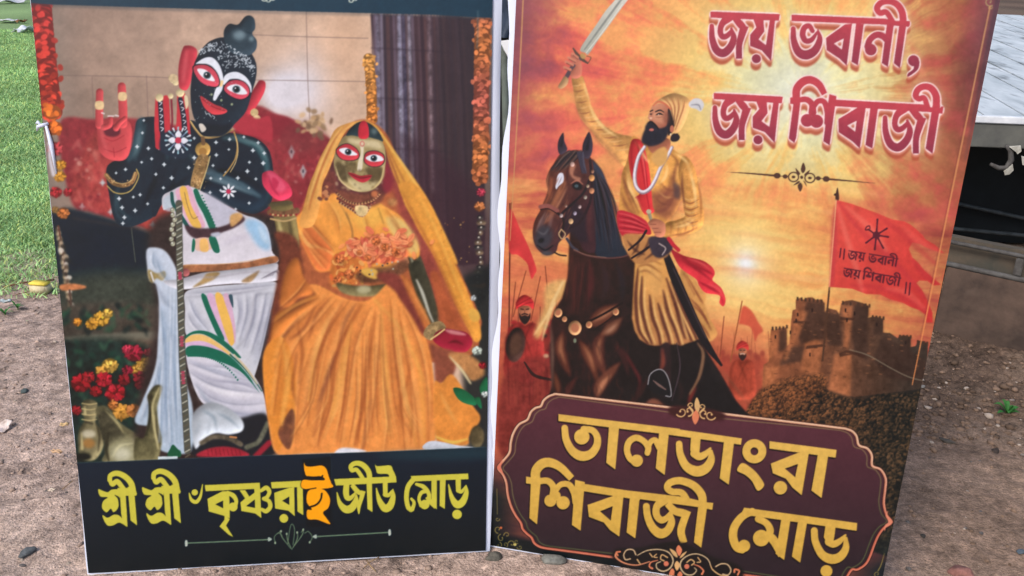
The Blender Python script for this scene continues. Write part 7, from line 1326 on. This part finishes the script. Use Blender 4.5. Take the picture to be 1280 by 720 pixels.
scrap(27, 29, .10, .3, (150,106,70), 'small brown leaf on the lawn between the white scraps', 4, .04, 'leaf')
scrap(8, 384, .05, .03, (176,188,190), 'greyish plastic scrap where lawn meets soil at the left edge', 5, .008)
scrap(82, 537, .028, .018, (214,180,130), 'tan scrap of dry leaf beside the idol poster, upper of two', 6, .004, 'leaf')
scrap(72, 573, .034, .016, (206,168,130), 'tan scrap of dry leaf beside the idol poster, lower of two', 7, .004, 'leaf')
scrap(66, 622, .018, .012, (214,196,176), 'pale chip lying on the soil left of the dark strip', 8, .003, 'chip')
# dead twigs and straws
STRAW = mat('dry_straw', (176,150,116), .9, .1, (120,98,76), 30.)
for k, (pts, lbl) in enumerate((([(455,706),(463,700),(474,697)],'dry straw lying below the middle of the idol poster'),([(470,712),(463,706),(458,699)],'bent straw crossing another below the idol poster'),([(4,358),(34,352),(68,349)],'brown twig at the edge of the lawn'),([(16,369),(44,362),(58,358)],'second brown twig beside the pale block'),([(78,612),(86,607),(92,605)],'short straw left of the dark strip'))):
    P3 = [np.array(put_xy(*q)) for q in pts]; bm = bmesh.new(); bm_tube(bm, [p+np.array([0, 0, .006+.003*i]) for i, p in enumerate(P3)], .0016 if k != 2 else .004, 6); tag(bm_obj('straw' if k in (0, 1, 4) else 'twig', bm, STRAW if k in (0, 1, 4) else mat('twig_bark', (112,78,62), .9, .1), None, True), lbl, 'straw' if k in (0, 1, 4) else 'twig')
# green sprout by the low wall
x, y, z = put_xy(1259, 516); sp = empty('sprout', (x, y, z), 'small bright green sprout on the soil before the low wall', 'plant'); LEAF = mat('sprout_leaf', (62,122,54), .6, .3, (46,98,42), 30.)
def leaf(parent, az, ln_, wd_l, lift):
    V = []; n_ = 7
    for i in range(n_):
        t = i/(n_-1); w_ = wd_l*math.sin(math.pi*min(.98, t*.92+.06)); xx = ln_*t; zz = lift*math.sin(t*2.2)
        for sgn in (-1, 0, 1): V.append((xx*math.cos(az)-sgn*w_*math.sin(az), xx*math.sin(az)+sgn*w_*math.cos(az), zz+abs(sgn)*w_*.25+.004))
    pydata('leaf', V, [(i*3+j, i*3+j+1, i*3+j+4, i*3+j+3) for i in range(n_-1) for j in range(2)], LEAF, parent, True)
for i in range(9): leaf(sp, i*.7+random.uniform(-.2, .2), random.uniform(.03, .06), random.uniform(.007, .012), random.uniform(.015, .045))
bm = bmesh.new(); bm_tube(bm, [(0, 0, -.004), (.003, 0, .014)], .0025, 6); bm_obj('stem', bm, LEAF, sp, True)
x, y, z = put_xy(6, 380)
for i, (px, py) in enumerate(((6,392),(22,386))):
    x, y, z = put_xy(px, py); s2 = empty('weed', (x, y, z), ('low green weed at the left edge where lawn meets soil', 'second low green weed right of the first, at the lawn edge')[i], 'plant')
    for j in range(7): leaf(s2, j*.9+i, random.uniform(.02, .04), random.uniform(.003, .006), random.uniform(.01, .03))
    bm = bmesh.new(); bm_tube(bm, [(0, 0, -.004), (.003, 0, .014)], .002, 6); bm_obj('stem', bm, LEAF, s2, True)
for o in list(bpy.data.objects): o.select_set(False)
